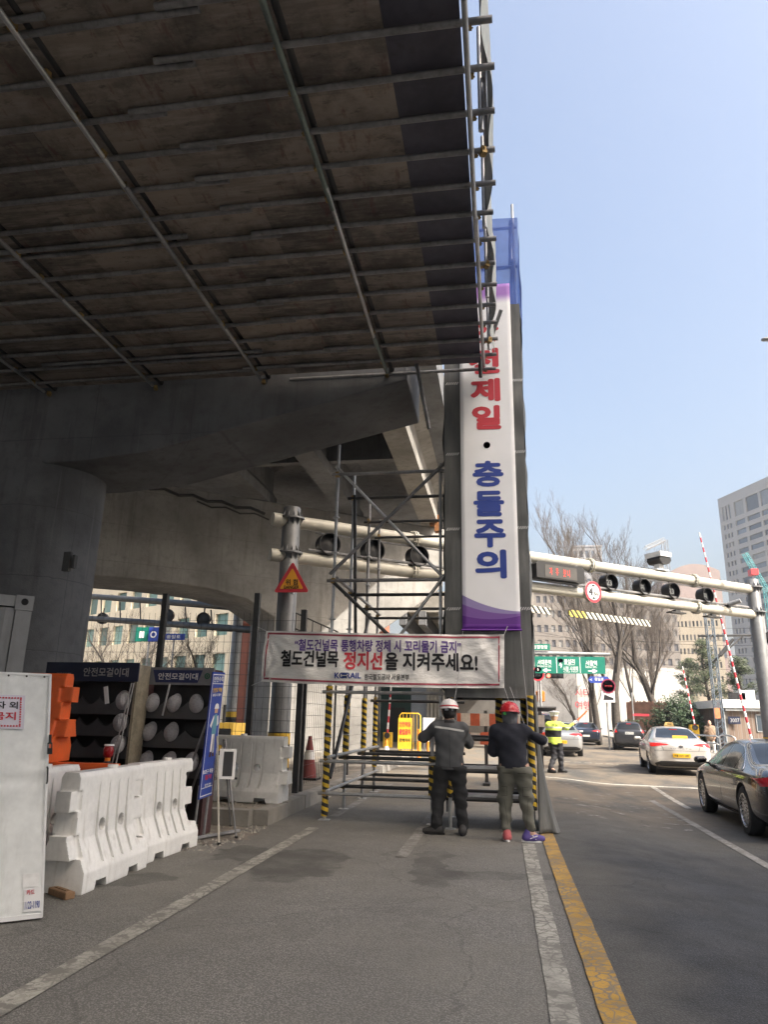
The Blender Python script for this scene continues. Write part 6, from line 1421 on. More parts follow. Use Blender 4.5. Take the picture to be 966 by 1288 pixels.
# ================================================================== trees and plants
m_bark = M('grey_bark', (.060, .052, .045), .9, var=.35, scale=6, bump=.5, bscale=30); m_twig = M('bare_twig', (.115, .096, .082), .9, var=.3, scale=2)
def bare_tree(label, base, Ht, tr, seed, lean=(0, 0), spread=.55, levels=6, grp='bare street trees', upright=.35, fork=.22, dens=1.0):
    R = random.Random(seed); base = Vector(base); t = thing('bare_tree', label, 'tree', base, grp); big, small = MB(), MB()
    def branch(p, d, L, r, lev):
        n = 4 if lev < 3 else 3; pts = [p]; rad = [r]; dd = d.copy()
        for i in range(n):
            dd = (dd + Vector((R.gauss(0, .075), R.gauss(0, .075), R.gauss(0, .04) + (upright * .10 if lev else 0)))).normalized(); pts.append(pts[-1] + dd * (L / n)); rad.append(max(.0042, r * (1 - .45 * (i + 1) / n)))
        (big if lev < 2 else small).path(pts, rad, 8 if lev == 0 else (5 if lev < 3 else 3), cap=False)
        if lev >= levels: return
        k = (5 if lev == 0 else R.choice((3, 3, 4, 4))); k = max(2, int(k * dens + .5))
        for i in range(k):
            u = (.32 + .68 * (i + R.random()) / k) if lev == 0 else (.25 + .75 * (i + R.random()) / k); u = min(u, .99)
            s_ = int(u * n); f_ = u * n - s_; q = pts[s_].lerp(pts[s_ + 1], f_); a = R.uniform(0, 6.28); o = Vector((math.cos(a), math.sin(a), 0)); sp = spread * R.uniform(.7, 1.4)
            nd = (dd * .75 + o * sp + Vector((0, 0, upright * R.uniform(.2, 1.0)))).normalized()
            branch(q, nd, L * R.uniform(.48, .72) * (1 - .25 * u * (lev > 0)), rad[s_] * R.uniform(.26, .44), lev + 1)
        branch(pts[-1], (dd + Vector((R.gauss(0, .2), R.gauss(0, .2), .1))).normalized(), L * .62, rad[-1] * .9, lev + 1)
    branch(base, Vector((lean[0], lean[1], 1)).normalized(), Ht * .40, tr, 0)
    big.build('trunk', m_bark, t, smooth=180); small.build('crown', m_twig, t, smooth=180); return t
def leaf_cluster(mb, c, s, n, R, stretch=(1, 1, 1), leaf=.05, needle=False):
    for _ in range(n):
        d = Vector((R.gauss(0, 1), R.gauss(0, 1), R.gauss(0, 1))); d.normalize(); d *= s * R.random() ** .4; p = c + Vector((d.x * stretch[0], d.y * stretch[1], d.z * stretch[2]))
        a = Vector((R.gauss(0, 1), R.gauss(0, 1), R.gauss(0, 1) * .6)).normalized(); e = a.orthogonal().normalized(); e = (e + a.cross(e) * R.uniform(-1, 1)).normalized(); l = leaf * R.uniform(.6, 1.4); w = l * (.16 if needle else .5)
        mb.add([p - a * l, p + e * w, p + a * l, p - e * w], [(0, 1, 2, 3)])
def leafmat(name, c, tr=.15):
    t = NT(name); n = t.noise(t.pos(), 2.2, 4); n2 = t.noise(t.pos(), 23, 2); k = t.mix(t.ramp(n, .3, .7), tuple(v * .6 for v in c), tuple(v * 1.3 for v in c)); k = t.mix(t.ramp(n2, .4, .7, 0, .5), k, tuple(min(1, v * 1.6 + .01) for v in c)); t.col(k); t.set(Roughness=.6); return t.m
m_pine = leafmat('pine_needles', (.050, .068, .030)); m_ever = leafmat('evergreen_leaf', (.030, .055, .022)); m_hedge = leafmat('hedge_leaf', (.035, .062, .022)); m_dry = leafmat('dry_leaf', (.24, .135, .07)); m_olive = leafmat('olive_shrub', (.12, .12, .045))
def pine(label, base, Ht, seed, tr=.16, crown=.55, n=26):
    R = random.Random(seed); base = Vector(base); t = thing('pine_tree', label, 'tree', base, 'pines behind the station house'); b = MB(); b.path([base, base + Vector((.1, 0, Ht * .4)), base + Vector((-.1, .1, Ht * .75)), base + Vector((0, 0, Ht))], [tr, tr * .8, tr * .5, tr * .15], 8); lf = MB()
    for i in range(n):
        z = Ht * (1 - crown + crown * (i + R.random()) / n); w = (Ht - z) * .42 + Ht * .06; a = R.uniform(0, 6.28); e = base + Vector((math.cos(a) * w * R.uniform(.5, 1), math.sin(a) * w * R.uniform(.5, 1), z + w * .15))
        b.path([base + Vector((0, 0, z - w * .2)), e], [tr * .3, tr * .1], 5)
        for u in (.45, .75, 1.0): leaf_cluster(lf, (base + Vector((0, 0, z - w * .2))).lerp(e, u), Ht * .055, 70, R, (1.3, 1.3, .7), .13, True)
    b.build('trunk', m_bark, t, smooth=180); lf.build('crown', m_pine, t); return t
def bush(label, c, size, mat, seed, n=1500, leaf=.06, name='shrub', box=False):
    R = random.Random(seed); c = Vector(c); t = thing(name, label, 'hedge' if box else 'shrub', c); lf = MB(); st = MB()
    for i in range(n // 18):
        if box: p = c + Vector((R.uniform(-1, 1) * size[0], R.uniform(-1, 1) * size[1], size[2] * 2 * (R.random() ** .6)))
        else:
            d = Vector((R.gauss(0, 1), R.gauss(0, 1), R.gauss(0, 1))).normalized() * (R.uniform(.45, 1.0)); p = c + Vector((d.x * size[0], d.y * size[1], size[2] * (1 + d.z)))
        leaf_cluster(lf, p, min(size) * .26, 18, R, leaf=leaf)
        if i % 6 == 0: st.path([c + Vector((R.uniform(-.3, .3) * size[0], 0, 0)), p], [.03, .008], 4)
    st.build('stem', m_bark, t); lf.build('foliage', mat, t); return t
def PX(px, Y, z=0.0, py=900): p = AY(px, py, Y); return Vector((p.x, Y, z))
bare_tree('thick bare street tree whose trunk rises beside the blue street sign', PX(777, 47), 16.5, .30, 3, (-.05, 0), .36)
bare_tree('tall bare street tree with slender upright crown behind the clearance bar', PX(752, 52), 19.5, .24, 11, (.03, 0), .30, upright=.6)
bare_tree('bare tree with dark leaning trunk beside the wooden fence', PX(838, 56), 16.0, .33, 5, (-.12, .02), .55)
bare_tree('bare tree with pale forked trunk in front of the white hoarding', PX(822, 61), 15, .22, 8, (-.03, 0), .40)
bare_tree('thin bare tree beside the traffic light pole', PX(742, 58), 11.0, .16, 21, (.02, 0), .4, 5)
bare_tree('small bare tree spreading low branches before the grey wall', PX(727, 66), 9.5, .17, 29, (-.1, 0), .75, 5)
bare_tree('bare tree rising behind the second pair of crossing signals', PX(806, 72), 19, .22, 34, (0, 0), .36)
pine('tall loose pine beside the steel lattice mast', PX(893, 62), 8.0, 2); pine('broad dark pine over the station house roof', PX(938, 60), 6.4, 4, crown=.6); pine('slim pine between the lattice mast and the wooden fence', PX(872, 74), 7.5, 9)
bush('dark clipped evergreen shrub before the station house', PX(852, 49), (1.6, 1.1, 1.6), m_ever, 3, 6500, .08); bush('lower dark evergreen shrub beside the guard rail', PX(868, 46), (1.0, .8, 1.15), m_ever, 5, 3600, .08)
bush('low clipped green hedge under the wooden fence', PX(812, 50), (1.9, .4, .85), m_hedge, 7, 4200, .06, 'hedge', True); bush('rust-brown dry bush behind the evergreen shrub', PX(856, 63), (1.7, 1.2, 1.1), m_dry, 12, 2600, .07)
bush('low green shrub on the station house roof edge', PX(905, 68), (2.4, 1.0, .8), m_ever, 15, 2200, .08)

# ================================================================== signs along the far road
def plate(parent, c, w, h, mat, name, y, t=.04): b = MB(); b.box(c.x - w / 2, c.x + w / 2, y, y + t, c.z - h / 2, c.z + h / 2); return b.build(name, mat, parent)
SY = 44; a, c_ = AY(671.5, 826, SY), AY(761, 848, SY); c = (a + c_) / 2; w, h = c_.x - a.x, a.z - c_.z; cx = AY(717, 836.5, SY)
gs = thing('direction_sign', 'wide green road direction sign in three panels on a cantilever arm', 'sign', (AY(652, 900, SY).x, SY + .2, 0)); x0, z0 = cx.x, cx.z
plate(gs, cx, w, h, m_green, 'sign_panel', SY)
def at(px, py, Y): return AY(px, py, Y)
lettering(gs, '서대문역', at(685, 833, SY), X3, Z3, .30, m_txt_w, .80, .02); lettering(gs, 'Seodaemun Stn.', at(685, 837.6, SY), X3, Z3, .16, m_txt_w, .85, 0); lettering(gs, '←', at(688, 843, SY), X3, Z3, .24, m_txt_w, .5, .06)
lettering(gs, '왕십리', at(716.5, 832, SY), X3, Z3, .28, m_txt_w, .62, .02); lettering(gs, 'Wangsimni', at(716.5, 836, SY), X3, Z3, .13, m_txt_w, .6, 0); lettering(gs, '시청 시의회', at(718, 841, SY), X3, Z3, .27, m_txt_w, .85, .02); lettering(gs, 'City Hall', at(718, 845, SY), X3, Z3, .12, m_txt_w, .8, 0); lettering(gs, '↑', at(705.5, 837, SY), X3, Z3, .34, m_txt_w, .2, .05)
lettering(gs, '서울역', at(744, 834, SY), X3, Z3, .30, m_txt_w, .66, .02); lettering(gs, 'Seoul Stn.', at(744, 838.6, SY), X3, Z3, .15, m_txt_w, .66, 0); lettering(gs, '→', at(746, 844, SY), X3, Z3, .24, m_txt_w, .55, .06)
b = MB(); p = at(677, 842, SY); b.lathe([(0, 0), (.16, 0)], 18, p + Vector((0, -.005, 0)), (X3 * 1.3, Z3, -Y3)); p = at(705.5, 831, SY); b.lathe([(0, 0), (.12, 0)], 18, p + Vector((0, -.005, 0)), (X3 * 1.3, Z3, -Y3)); b.build('route_shield', m_blue, gs); lettering(gs, '5', at(677, 842, SY), X3, Z3, .16, m_txt_w, .09, .02, .008)
b = MB()
for px in (700.5, 730): p = at(px, 836.6, SY); b.box(p.x - .018, p.x + .018, SY - .006, SY - .003, p.z - h * .46, p.z + h * .46)
b.build('divider', m_txt_w, gs)
q0, q1 = AY(655, 821, SY + .2), AY(768, 823, SY + .2); b = MB(); b.tube(q0, q1, .13, 12, .09); b.tube(Vector((q0.x, SY + .2, 0)), q0 + Z3 * .3, .16, 12); b.build('mast_arm', m_steel, gs, smooth=40)
s2 = AY(680, 813.8, SY); plate(gs, s2, 1.12, .36, m_green, 'name_plate', SY); lettering(gs, '경찰청앞', s2, X3, Z3, .22, m_txt_w, .85, .02)
# traffic light on the same arm line
c = AY(698, 850, SY + 3); tl = thing('traffic_light', 'horizontal traffic light showing red below the green direction sign', 'traffic light', c); b = MB(); b.box(c.x - .55, c.x + .55, c.y, c.y + .18, c.z - .16, c.z + .16); b.build('housing', m_black, tl)
for i, mm in enumerate((M('red_signal', (.6, .05, .03), .4, emit=(1, .08, .05), es=4), m_lens, m_lens)): b = MB(); b.lathe([(.115, 0), (.115, .05), (0, .06)], 16, (c.x - .38 + i * .36, c.y, c.z), (X3, Z3, -Y3)); b.build('lamp', mm, tl)
b = MB(); b.tube((c.x - .9, c.y + .2, 0), (c.x - .9, c.y + .2, c.z + .3), .08, 10); b.tube((c.x - .9, c.y + .2, c.z + .1), (c.x + .4, c.y + .2, c.z + .1), .05, 8); b.build('pole', m_steel, tl)
# speed limit disc, partly behind the sign
c = AY(676.5, 848, SY + 2.5); sd = thing('speed_sign', 'round red-rimmed limit sign just below the green direction sign', 'sign', c); b = MB(); b.lathe([(.42, 0), (.42, .03)], 28, c, (X3, Z3, -Y3)); b.build('red_disc', m_txt_r, sd); b = MB(); b.lathe([(.32, .033), (0, .033)], 28, c, (X3, Z3, -Y3)); b.build('white_field', m_txt_w, sd); lettering(sd, '50', c - Y3 * .034, X3, Z3, .3, m_txt_b, .36, .03); b = MB(); b.tube((c.x, c.y + .05, 0), (c.x, c.y + .05, c.z + .4), .05, 8); b.build('pole', m_steel, sd)
# amber warning plate on a pole
c = AY(680, 876, SY + 6); am = thing('amber_beacon', 'amber warning plate on a thin pole behind the black van', 'beacon', Vector((c.x, c.y, 0))); b = MB(); b.lathe([(.1, -.4), (.28, -.3), (.3, .3), (.1, .42)], 8, c); b.build('amber_head', m_orange, am, smooth=30); b = MB(); b.tube((c.x, c.y, 0), (c.x, c.y, c.z + 1.6), .05, 8); b.build('pole', m_steel, am)
# blue street name sign, parking disc and white plate on one pole
NY = 43; c = AY(754, 855, NY); bsn = thing('street_name_sign', 'small blue street name sign with arrow ends beside the thick tree trunk', 'sign', Vector((c.x, NY, 0)))
b = MB(); w, h = 1.22, .36; b.prism([(c.x + x, NY, c.z + z) for x, z in ((-w / 2, 0), (-w / 2 + .12, -h / 2), (w / 2 - .12, -h / 2), (w / 2, 0), (w / 2 - .12, h / 2), (-w / 2 + .12, h / 2))], (0, .03, 0)); b.build('blade', m_blue, bsn); lettering(bsn, '통일로', c + Z3 * .03, X3, Z3, .18, m_txt_w, .5, .02, .006); lettering(bsn, '<', c - X3 * .45, X3, Z3, .12, m_txt_w, None, .02, .006); lettering(bsn, '>', c + X3 * .45, X3, Z3, .12, m_txt_w, None, .02, .006)
pxp = AY(765, 900, NY).x; b = MB(); b.tube((pxp, NY + .1, 0), (pxp, NY + .1, c.z + .3), .05, 8); b.tube((pxp, NY + .1, c.z), (c.x, NY + .06, c.z), .03, 6); b.build('pole', m_steel, bsn)
c = AY(765.5, 863, NY - .1); ps = thing('parking_sign', 'round violet and red no-parking sign above a white plate', 'sign', c); b = MB(); b.lathe([(.40, 0), (.40, .03)], 28, c, (X3, Z3, -Y3)); b.build('red_rim', M('dark_red_rim', (.22, .02, .06), .5), ps); b = MB(); b.lathe([(.33, .034), (0, .034)], 28, c, (X3, Z3, -Y3)); b.build('blue_field', M('violet_field', (.05, .03, .16), .5), ps); lettering(ps, '주정차', c - Y3 * .036, X3, Z3, .10, m_txt_r, .42, .0)
c = AY(765.5, 876, NY - .1); wp = thing('tow_sign', 'small white plate with a black tow truck mark under the no-parking disc', 'sign', c); b = MB(); b.box(c.x - .36, c.x + .36, c.y, c.y + .03, c.z - .32, c.z + .32); b.build('plate', m_txt_w, wp); b = MB(); b.prism([(c.x + x, c.y - .004, c.z + z) for x, z in ((-.28, -.2), (.28, -.2), (.28, -.08), (.05, .0), (-.2, .12))], (0, .003, 0)); b.build('printed_mark', m_txt_b, wp); lettering(wp, '견인지역', c + Z3 * .22, X3, Z3, .1, m_txt_b, .55, .02)
# thin pole with bracket
p = PX(797, 51); t = thing('thin_pole', 'thin grey pole with a small bracket at the pavement edge', 'pole', p); b = MB(); b.tube(p, p + Z3 * 3.4, .05, 8); b.build('shaft', m_steel, t); b = MB(); b.box(p.x - .05, p.x + 1.0, p.y - .04, p.y + .04, 1.9, 2.05); b.build('bracket', m_txt_r, t)

# ================================================================== level crossing furniture
pv = MB(); pv.prism([(8.3, 36, .12), (8.6, 36, .12), (60, 36, .12), (60, 34, .12), (9.5, 30.5, .12)][::-1], (0, 0, -.12)); pv.add([(8.3, 36, .12), (11.2, 95, .12), (60, 95, .12), (60, 36, .12)], [(3, 2, 1, 0)]); pv.box(8.15, 8.3, 36, 36.1, 0, .12)
tag(struct(pv.build('pavement', m_conc2)), 'pale pavement on the far side of the crossing')
def boom(label, base, top, r, n=18, grp='raised crossing barrier booms'):
    base, top = Vector(base), Vector(top); d = top - base; t = thing('crossing_boom', label, 'barrier', Vector((base.x, base.y, 0)), grp)
    b = MB(); b.path([base + d * (i / n) for i in range(n + 1)], [r * (1 - .45 * i / n) for i in range(n + 1)], 10, mats=[i % 2 for i in range(n)]); b.build('striped_arm', [m_txt_r, m_txt_w], t, smooth=40)
    b = MB(); b.box(base.x - .22, base.x + .22, base.y + .08, base.y + .5, 0, base.z + .15); b.build('drive_cabinet', m_yel, t); b = MB(); b.lathe([(.14, -.12), (.14, .12)], 14, base, (X3, Z3, -Y3)); b.build('pivot', m_pipe_d, t); return t
boom('long red and white crossing boom raised high behind the black sedan', AY(948, 938, 29), AY(880, 670, 29), .048, 40); boom('short red and white boom raised beside the evergreen shrub', AY(875, 915, 44), AY(859, 838, 44), .045, 16)
boom('red and white boom raised behind the yellow caution board', AY(487, 925, 38), AY(497, 800, 38), .06, 16)
lm = thing('lattice_mast', 'grey steel lattice mast carrying railway wires beside the station house', 'mast', PX(905, 39)); Bm, Tm = PX(905, 39), AY(888, 752, 39); s = .17; b = MB(); hh = Tm.z
for i, j in ((-1, -1), (1, -1), (1, 1), (-1, 1)): b.tube(Bm + Vector((i * s, j * s, 0)), Bm + Vector((i * s, j * s, hh)), .03, 5)
n = 26
for k in range(n):
    z0, z1 = hh * k / n, hh * (k + 1) / n
    for i0, j0, i1, j1 in ((-1, -1, 1, -1), (1, -1, 1, 1), (1, 1, -1, 1), (-1, 1, -1, -1)): b.tube(Bm + Vector((i0 * s, j0 * s, z0 if k % 2 else z1)), Bm + Vector((i1 * s, j1 * s, z1 if k % 2 else z0)), .014, 4)
b.build('lattice', M('blue_grey_steel', (.17, .21, .25), .5, .4, var=.2), lm)
b = MB(); zA = AY(892, 800, 39).z; b.tube(Bm + Vector((-.6, 0, zA)), Bm + Vector((3.0, .6, zA + .12)), .06, 6); b.tube(Bm + Vector((0, 0, zA - 1.3)), Bm + Vector((1.6, .2, zA)), .04, 5); b.tube(Bm + Vector((.1, -.1, zA - 1.2)), Bm + Vector((1.0, .1, zA - .25)), .08, 6); b.tube(Bm + Vector((.35, -.1, zA - 1.0)), Bm + Vector((1.1, .1, zA - .15)), .08, 6); b.build('cross_arm', m_pipe_d, lm)
b = MB(); p = AY(903, 897, 38.7); b.box(p.x - .13, p.x + .13, 38.7, 38.74, p.z - .25, p.z + .25); b.build('warning_plate', M('plate_orange', (.55, .20, .09), .6), lm)
# crossing lamps with orange targets, right by the gantry post
sp_ = thing('crossing_lamp_post', 'roadside crossing lamp post with orange and black target plates', 'signal', PX(974, 25.2)); P0 = PX(974, 25.2); b = MB(); b.tube(P0, P0 + Z3 * 5.2, .09, 12); b.build('post', m_steel, sp_)
for px, py, mm in ((954.5, 797, M('amber_target', (.42, .21, .03), .5)), (962, 824, m_orange)):
    c = AY(px, py, 25.1); b = MB(); ax = (Vector((.85, 0, .52)), Y3, Vector((-.52, 0, .85))); b.obox(c, (.30, .03, .30), ax); b.build('target_plate', mm, sp_); b = MB(); b.obox(c + Vector((.26, 0, -.13)), (.30, .03, .30), ax); b.build('target_plate', m_black, sp_); b = MB(); b.lathe([(.10, 0), (.11, .12)], 14, c + Vector((.28, -.02, -.12)), (X3, Z3, -Y3)); b.build('lamp', m_lens, sp_); b = MB(); b.tube(c + Vector((.2, .03, -.1)), Vector((P0.x, P0.y, c.z - .2)), .03, 6); b.build('bracket', m_steel, sp_)
c = AY(968, 873, 25.1); b = MB(); b.lathe([(.26, 0), (.27, .1), (.25, .1), (.22, .02)], 20, c, (X3, Z3, -Y3)); b.build('round_lamp', m_black, sp_, smooth=40); c = AY(965, 903, 25.1); b = MB(); b.box(c.x - .1, c.x + .35, 25.05, 25.2, c.z - .1, c.z + .1); b.build('speaker_box', m_black, sp_)
# guard rails
gr = thing('guard_rail', 'curved steel tube guard rails along the pavement before the station house', 'railing', PX(890, 37)); b = MB()
for x0_, x1_, Y0 in ((866, 905, 40), (905, 925, 38)):
    a, c = AY(x0_, 924, Y0), AY(x1_, 926, Y0 - 1.2)
    for dz in (0, -.35): b = MB(); b.path([Vector((a.x, a.y, .12)), Vector((a.x, a.y, a.z + dz - .08)), a + Vector((.15, 0, dz)), c + Vector((-.15, 0, dz)), Vector((c.x, c.y, c.z + dz - .08)), Vector((c.x, c.y, .12))], .04, 8); b.build('rail', m_pipe_n, gr, smooth=60)
# street lamp head over the road
c = AY(961, 427, 20); sl_ = thing('street_lamp', 'flat grey street lamp head reaching in high over the road', 'street lamp', Vector((c.x + 3.2, 20.5, 0))); b = MB(); V_, F_ = sdf_mesh([(c + X3 * .02, c + X3 * .35, .09, .10, (1, 1, 1.7)), (c + X3 * .35, c + X3 * .6, .08, .05)], .02, .03); b.add(V_, F_); b.build('head', m_steel, sl_, smooth=180); b = MB(); b.path([c + X3 * .5, c + Vector((2, .3, .3)), c + Vector((3.2, .5, -.2)), Vector((c.x + 3.2, 20.5, 0))], [.045, .05, .07, .10], 10); b.build('pole', m_steel, sl_, smooth=60)
# overhead wires
for i, (x0_, y0, x1_, y1, Y) in enumerate(((664, 786, 990, 812, 58), (664, 792, 990, 826, 58), (664, 798, 990, 800, 64), (664, 806, 990, 846, 64), (700, 770, 990, 790, 70), (664, 812, 990, 858, 70))):
    a, c = AY(x0_, y0, Y), AY(x1_, y1, Y - 6); n = 14; b = MB(); b.path([a.lerp(c, k / n) - Z3 * (.55 * math.sin(math.pi * k / n)) for k in range(n + 1)], .014, 4); o = b.build('overhead_wire', m_black, org=a); tag(o, 'thin black overhead wire slung across in front of the bare trees', 'wire', 'overhead wires')

# ================================================================== station house
HYs = 43; m_brick = NT('brown_brick'); bt = m_brick.node('ShaderNodeTexBrick'); m_brick.l.new(m_brick.scalev(m_brick.pos(), (1, 1, 1)), bt.inputs['Vector']); bt.inputs['Scale'].default_value = 5; bt.inputs['Color1'].default_value = (.13, .09, .07, 1); bt.inputs['Color2'].default_value = (.19, .14, .11, 1); bt.inputs['Mortar'].default_value = (.20, .18, .16, 1); m_brick.col(bt.outputs[0]); m_brick.set(Roughness=.9)
st_ = thing('station_house', 'low brown brick station house with pale flat roof behind the crossing', 'building', PX(915, HYs)); L0, C0 = PX(866, HYs + 9), PX(912, HYs); zt = AY(912, 880, HYs).z; zf = AY(912, 890, HYs).z; R0 = PX(1010, HYs + 1.0)
def wallp(mb, a, c, z0, z1, t=.25): a, c = Vector(a), Vector(c); d = (c - a).normalized(); nn = Vector((-d.y, d.x, 0)); mb.prism([a + Z3 * z0, c + Z3 * z0, c + Z3 * z1, a + Z3 * z1], nn * t)
b = MB(); wallp(b, L0, C0, .1, zf); wallp(b, C0, R0, .1, zf); b.build('brick_wall', m_brick.m, st_)
b = MB(); o = .45; pts = [L0 + Vector((-.3, -.3, 0)), C0 + Vector((-.2, -o, 0)), R0 + Vector((0, -o, 0)), R0 + Vector((0, 8, 0)), L0 + Vector((0, 6, 0))]; b.prism([p + Z3 * zt for p in pts], Z3 * -(zt - zf)); b.build('flat_roof', m_white, st_)
b = MB(); b.prism([p + Z3 * (zf - .02) for p in [L0, C0 + Vector((0, -.3, 0)), R0 + Vector((0, -.3, 0)), R0 + Vector((0, 7, 0)), L0 + Vector((0, 5, 0))]], Z3 * -.14); b.build('fascia', M('roof_fascia_grey', (.32, .34, .35), .6), st_)
fdir = (R0 - C0).normalized()
for u, w_, z0, z1 in ((1.75, .75, 1.15, zf - .35), (3.1, 1.6, .9, zf - .3)):
    a = C0 + fdir * u + Vector((0, -.03, 0)); b = MB(); b.prism([a + Z3 * z0, a + fdir * w_ + Z3 * z0, a + fdir * w_ + Z3 * z1, a + Z3 * z1], Y3 * .02); q = b.build('window', m_glass_d, st_); b = MB()
    for k, (ua, za, ub, zb) in enumerate(((0, z0, w_, z0), (0, z1, w_, z1), (0, z0, 0, z1), (w_, z0, w_, z1))): b.tube(a + fdir * ua + Z3 * za, a + fdir * ub + Z3 * zb, .035, 4)
    b.build('frame', m_steel, q)
b = MB(); b.tube(C0 + Vector((-.05, -.08, .1)), C0 + Vector((-.05, -.08, zf)), .05, 8); b.build('downpipe', m_steel, st_)
c = AY(924, 906, HYs - .1); pl = plate(st_, c, .62, .4, m_navy, 'name_plate', HYs - .12); lettering(st_, '3007', c - Y3 * .1, X3, Z3, .2, m_txt_g, .46, .0, .03)
# white roof clutter
for i, px in enumerate((932, 944)):
    c = PX(px, HYs + 3, zt); o = MB(); o.box(c.x - .4, c.x + .4, c.y, c.y + .6, zt, zt + .5 + .15 * i); u = o.build('roof_unit', m_white if i else m_black, st_)
# wooden fence along the pavement
wf = thing('wooden_fence', 'reddish brown vertical board fence behind the green hedge', 'fence', PX(812, 54)); a, c = PX(790, 54), PX(842, 53); m_wf = M('red_brown_board', (.115, .06, .042), .85, var=.3, scale=3); n = 34; src = MB(); src.box(-.05, .05, -.015, .015, 0, 2.8); bd = src.build('board_template', m_wf); COL.objects.unlink(bd)
for i in range(n): p = a.lerp(c, i / (n - 1)); inst(bd, 'board', wf, p + Z3 * .1, None, (1, 1, rnd.uniform(.97, 1.03)))
b = MB(); b.tube(a + Vector((0, .04, .5)), c + Vector((0, .04, .5)), .04, 5); b.tube(a + Vector((0, .04, 2.4)), c + Vector((0, .04, 2.4)), .04, 5); b.build('fence_rail', m_wf, wf)
# white hoarding panels of the building site beyond the trees
ho = thing('site_hoarding', 'tall white hoarding panels behind the bare trees', 'hoarding', PX(770, 80)); m_ho = M('hoarding_white', (.50, .485, .455), .6, var=.08, scale=1, stain=.2); xs_ = [728 + i * 9 for i in range(16)]; src = MB(); src.box(-.5, .5, -.04, .04, 0, 1); hp = src.build('panel_template', m_ho); COL.objects.unlink(hp)
for i, px in enumerate(xs_): p = PX(px, 82); w_ = PX(px + 9, 82).x - p.x; zt_ = AY(px, 840 + (i % 3), 82).z; inst(hp, 'hoarding_panel', ho, p + X3 * (w_ / 2), None, (w_ * .96, 1, zt_))
c = AY(733, 878, 81.9); lettering(ho, '시티', c + Z3 * .55, X3, Z3, .9, m_txt_r, 1.5, .0, .06); lettering(ho, '여행', c - Z3 * .75, X3, Z3, .9, m_txt_r, 1.6, .0, .06)
gw = thing('grey_wall', 'plain grey concrete wall at the end of the street', 'wall', PX(705, 88)); a, c = PX(660, 88), PX(727, 88); b = MB(); b.box(a.x, c.x, 88, 90, 0, AY(700, 838, 88).z); b.build('wall_slab', M('street_grey_wall', (.24, .235, .23), .9, var=.15, scale=.6, stain=.3), gw); b = MB(); b.box(a.x - .1, c.x + .1, 87.9, 90.1, AY(700, 838, 88).z, AY(700, 838, 88).z + .3); b.build('coping', m_conc2, gw)

# ================================================================== buildings
def blinds(name, c, rough=.2):                     # glass that differs from pane to pane: blinds and random tint
    t = NT(name); o = t.node('ShaderNodeObjectInfo').outputs['Random']; n = t.noise(t.pos(), .6, 3)
    k = t.mix(o, tuple(v * .55 for v in c), tuple(min(1, v * 1.7) for v in c)); k = t.mix(t.ramp(t.math('FRACT', t.math('MULTIPLY', o, 7.3)), .78, .86, 0, .55), k, (.42, .41, .38)); k = t.mix(t.ramp(n, .4, .7, 0, .3), k, tuple(v * .5 for v in c)); t.col(k); t.set(Roughness=rough); MATS[name] = t.m; return t.m
def facade(name, label, p0, d, W, D, z_rows, cells, wall, glass, Ht, rec=.35, side=False, roofmat=None, cap=0.0, curved=0.0):
    """Front wall from p0 along d. cells: list of (u0, u1) window spans; z_rows: list of (z0, z1)."""
    p0 = Vector(p0); d = Vector(d).normalized(); nn = Vector((d.y, -d.x, 0)); t = thing(name, label, 'building', p0 + d * W / 2)
    if nn.dot(EYE - (p0 + d * W / 2)) < 0: nn = -nn
    ax = (d, nn, Z3); b = MB(); b.obox(p0 + d * W / 2 - nn * (D / 2 + rec) + Z3 * Ht / 2, (W, D, Ht), ax); b.build('core', wall, t)
    b = MB()
    def slab(u0, u1, z0, z1):
        if u1 - u0 > .02 and z1 - z0 > .02: b.obox(p0 + d * ((u0 + u1) / 2) - nn * (rec / 2) + Z3 * ((z0 + z1) / 2), (u1 - u0, rec, z1 - z0), ax)
    zc = 0.0
    for z0, z1 in z_rows:
        slab(0, W, zc, z0); uc = 0.0
        for u0, u1 in cells: slab(uc, u0, z0, z1); uc = u1
        slab(uc, W, z0, z1); zc = z1
    slab(0, W, zc, Ht + cap); b.build('front_wall', wall, t)
    src = MB(); src.obox((0, 0, 0), (1, 1, 1), ax); first = {}
    for z0, z1 in z_rows:
        for u0, u1 in cells:
            k = (round(u1 - u0, 2), round(z1 - z0, 2))
            pos = p0 + d * ((u0 + u1) / 2) - nn * (rec - .04) + Z3 * ((z0 + z1) / 2)
            if k not in first: m_ = MB(); m_.obox((0, 0, 0), (k[0], .04, k[1]), ax); q = m_.build('window_template', glass); COL.objects.unlink(q); first[k] = q
            inst(first[k], 'window', t, pos)
    if roofmat: b = MB(); b.obox(p0 + d * W / 2 - nn * (D / 2) + Z3 * (Ht + cap + .3), (W + .4, D + .6, .6), ax); b.build('roof', roofmat, t)
    return t, nn
m_off = M('office_stone', (.36, .35, .34), .8, var=.06, scale=.2); m_offg = blinds('office_glass', (.10, .125, .16), .15)
d = Vector((.34, -.94, 0)).normalized(); P0 = PX(903, 262, 0, 628); Ht = AY(903, 628, 262).z; fl = Ht / 24.0
small = lambda s: [(s + i * 1.75, s + i * 1.75 + 1.0) for i in range(3)]
cells = small(1.6) + [(8.2, 13.0), (14.2, 20.4), (21.4, 26.2)] + small(28.2) + [(35.5, 40.5), (41.8, 47.5)]
rows = [(fl * (k + .35), fl * (k + .86)) for k in range(4, 21)] + [(fl * 21.35, fl * 22.9)]
facade('office_tower', 'tall pale stone office tower with bands of windows rising behind the station', P0, d, 50, 26, rows, cells, m_off, m_offg, Ht, .5)
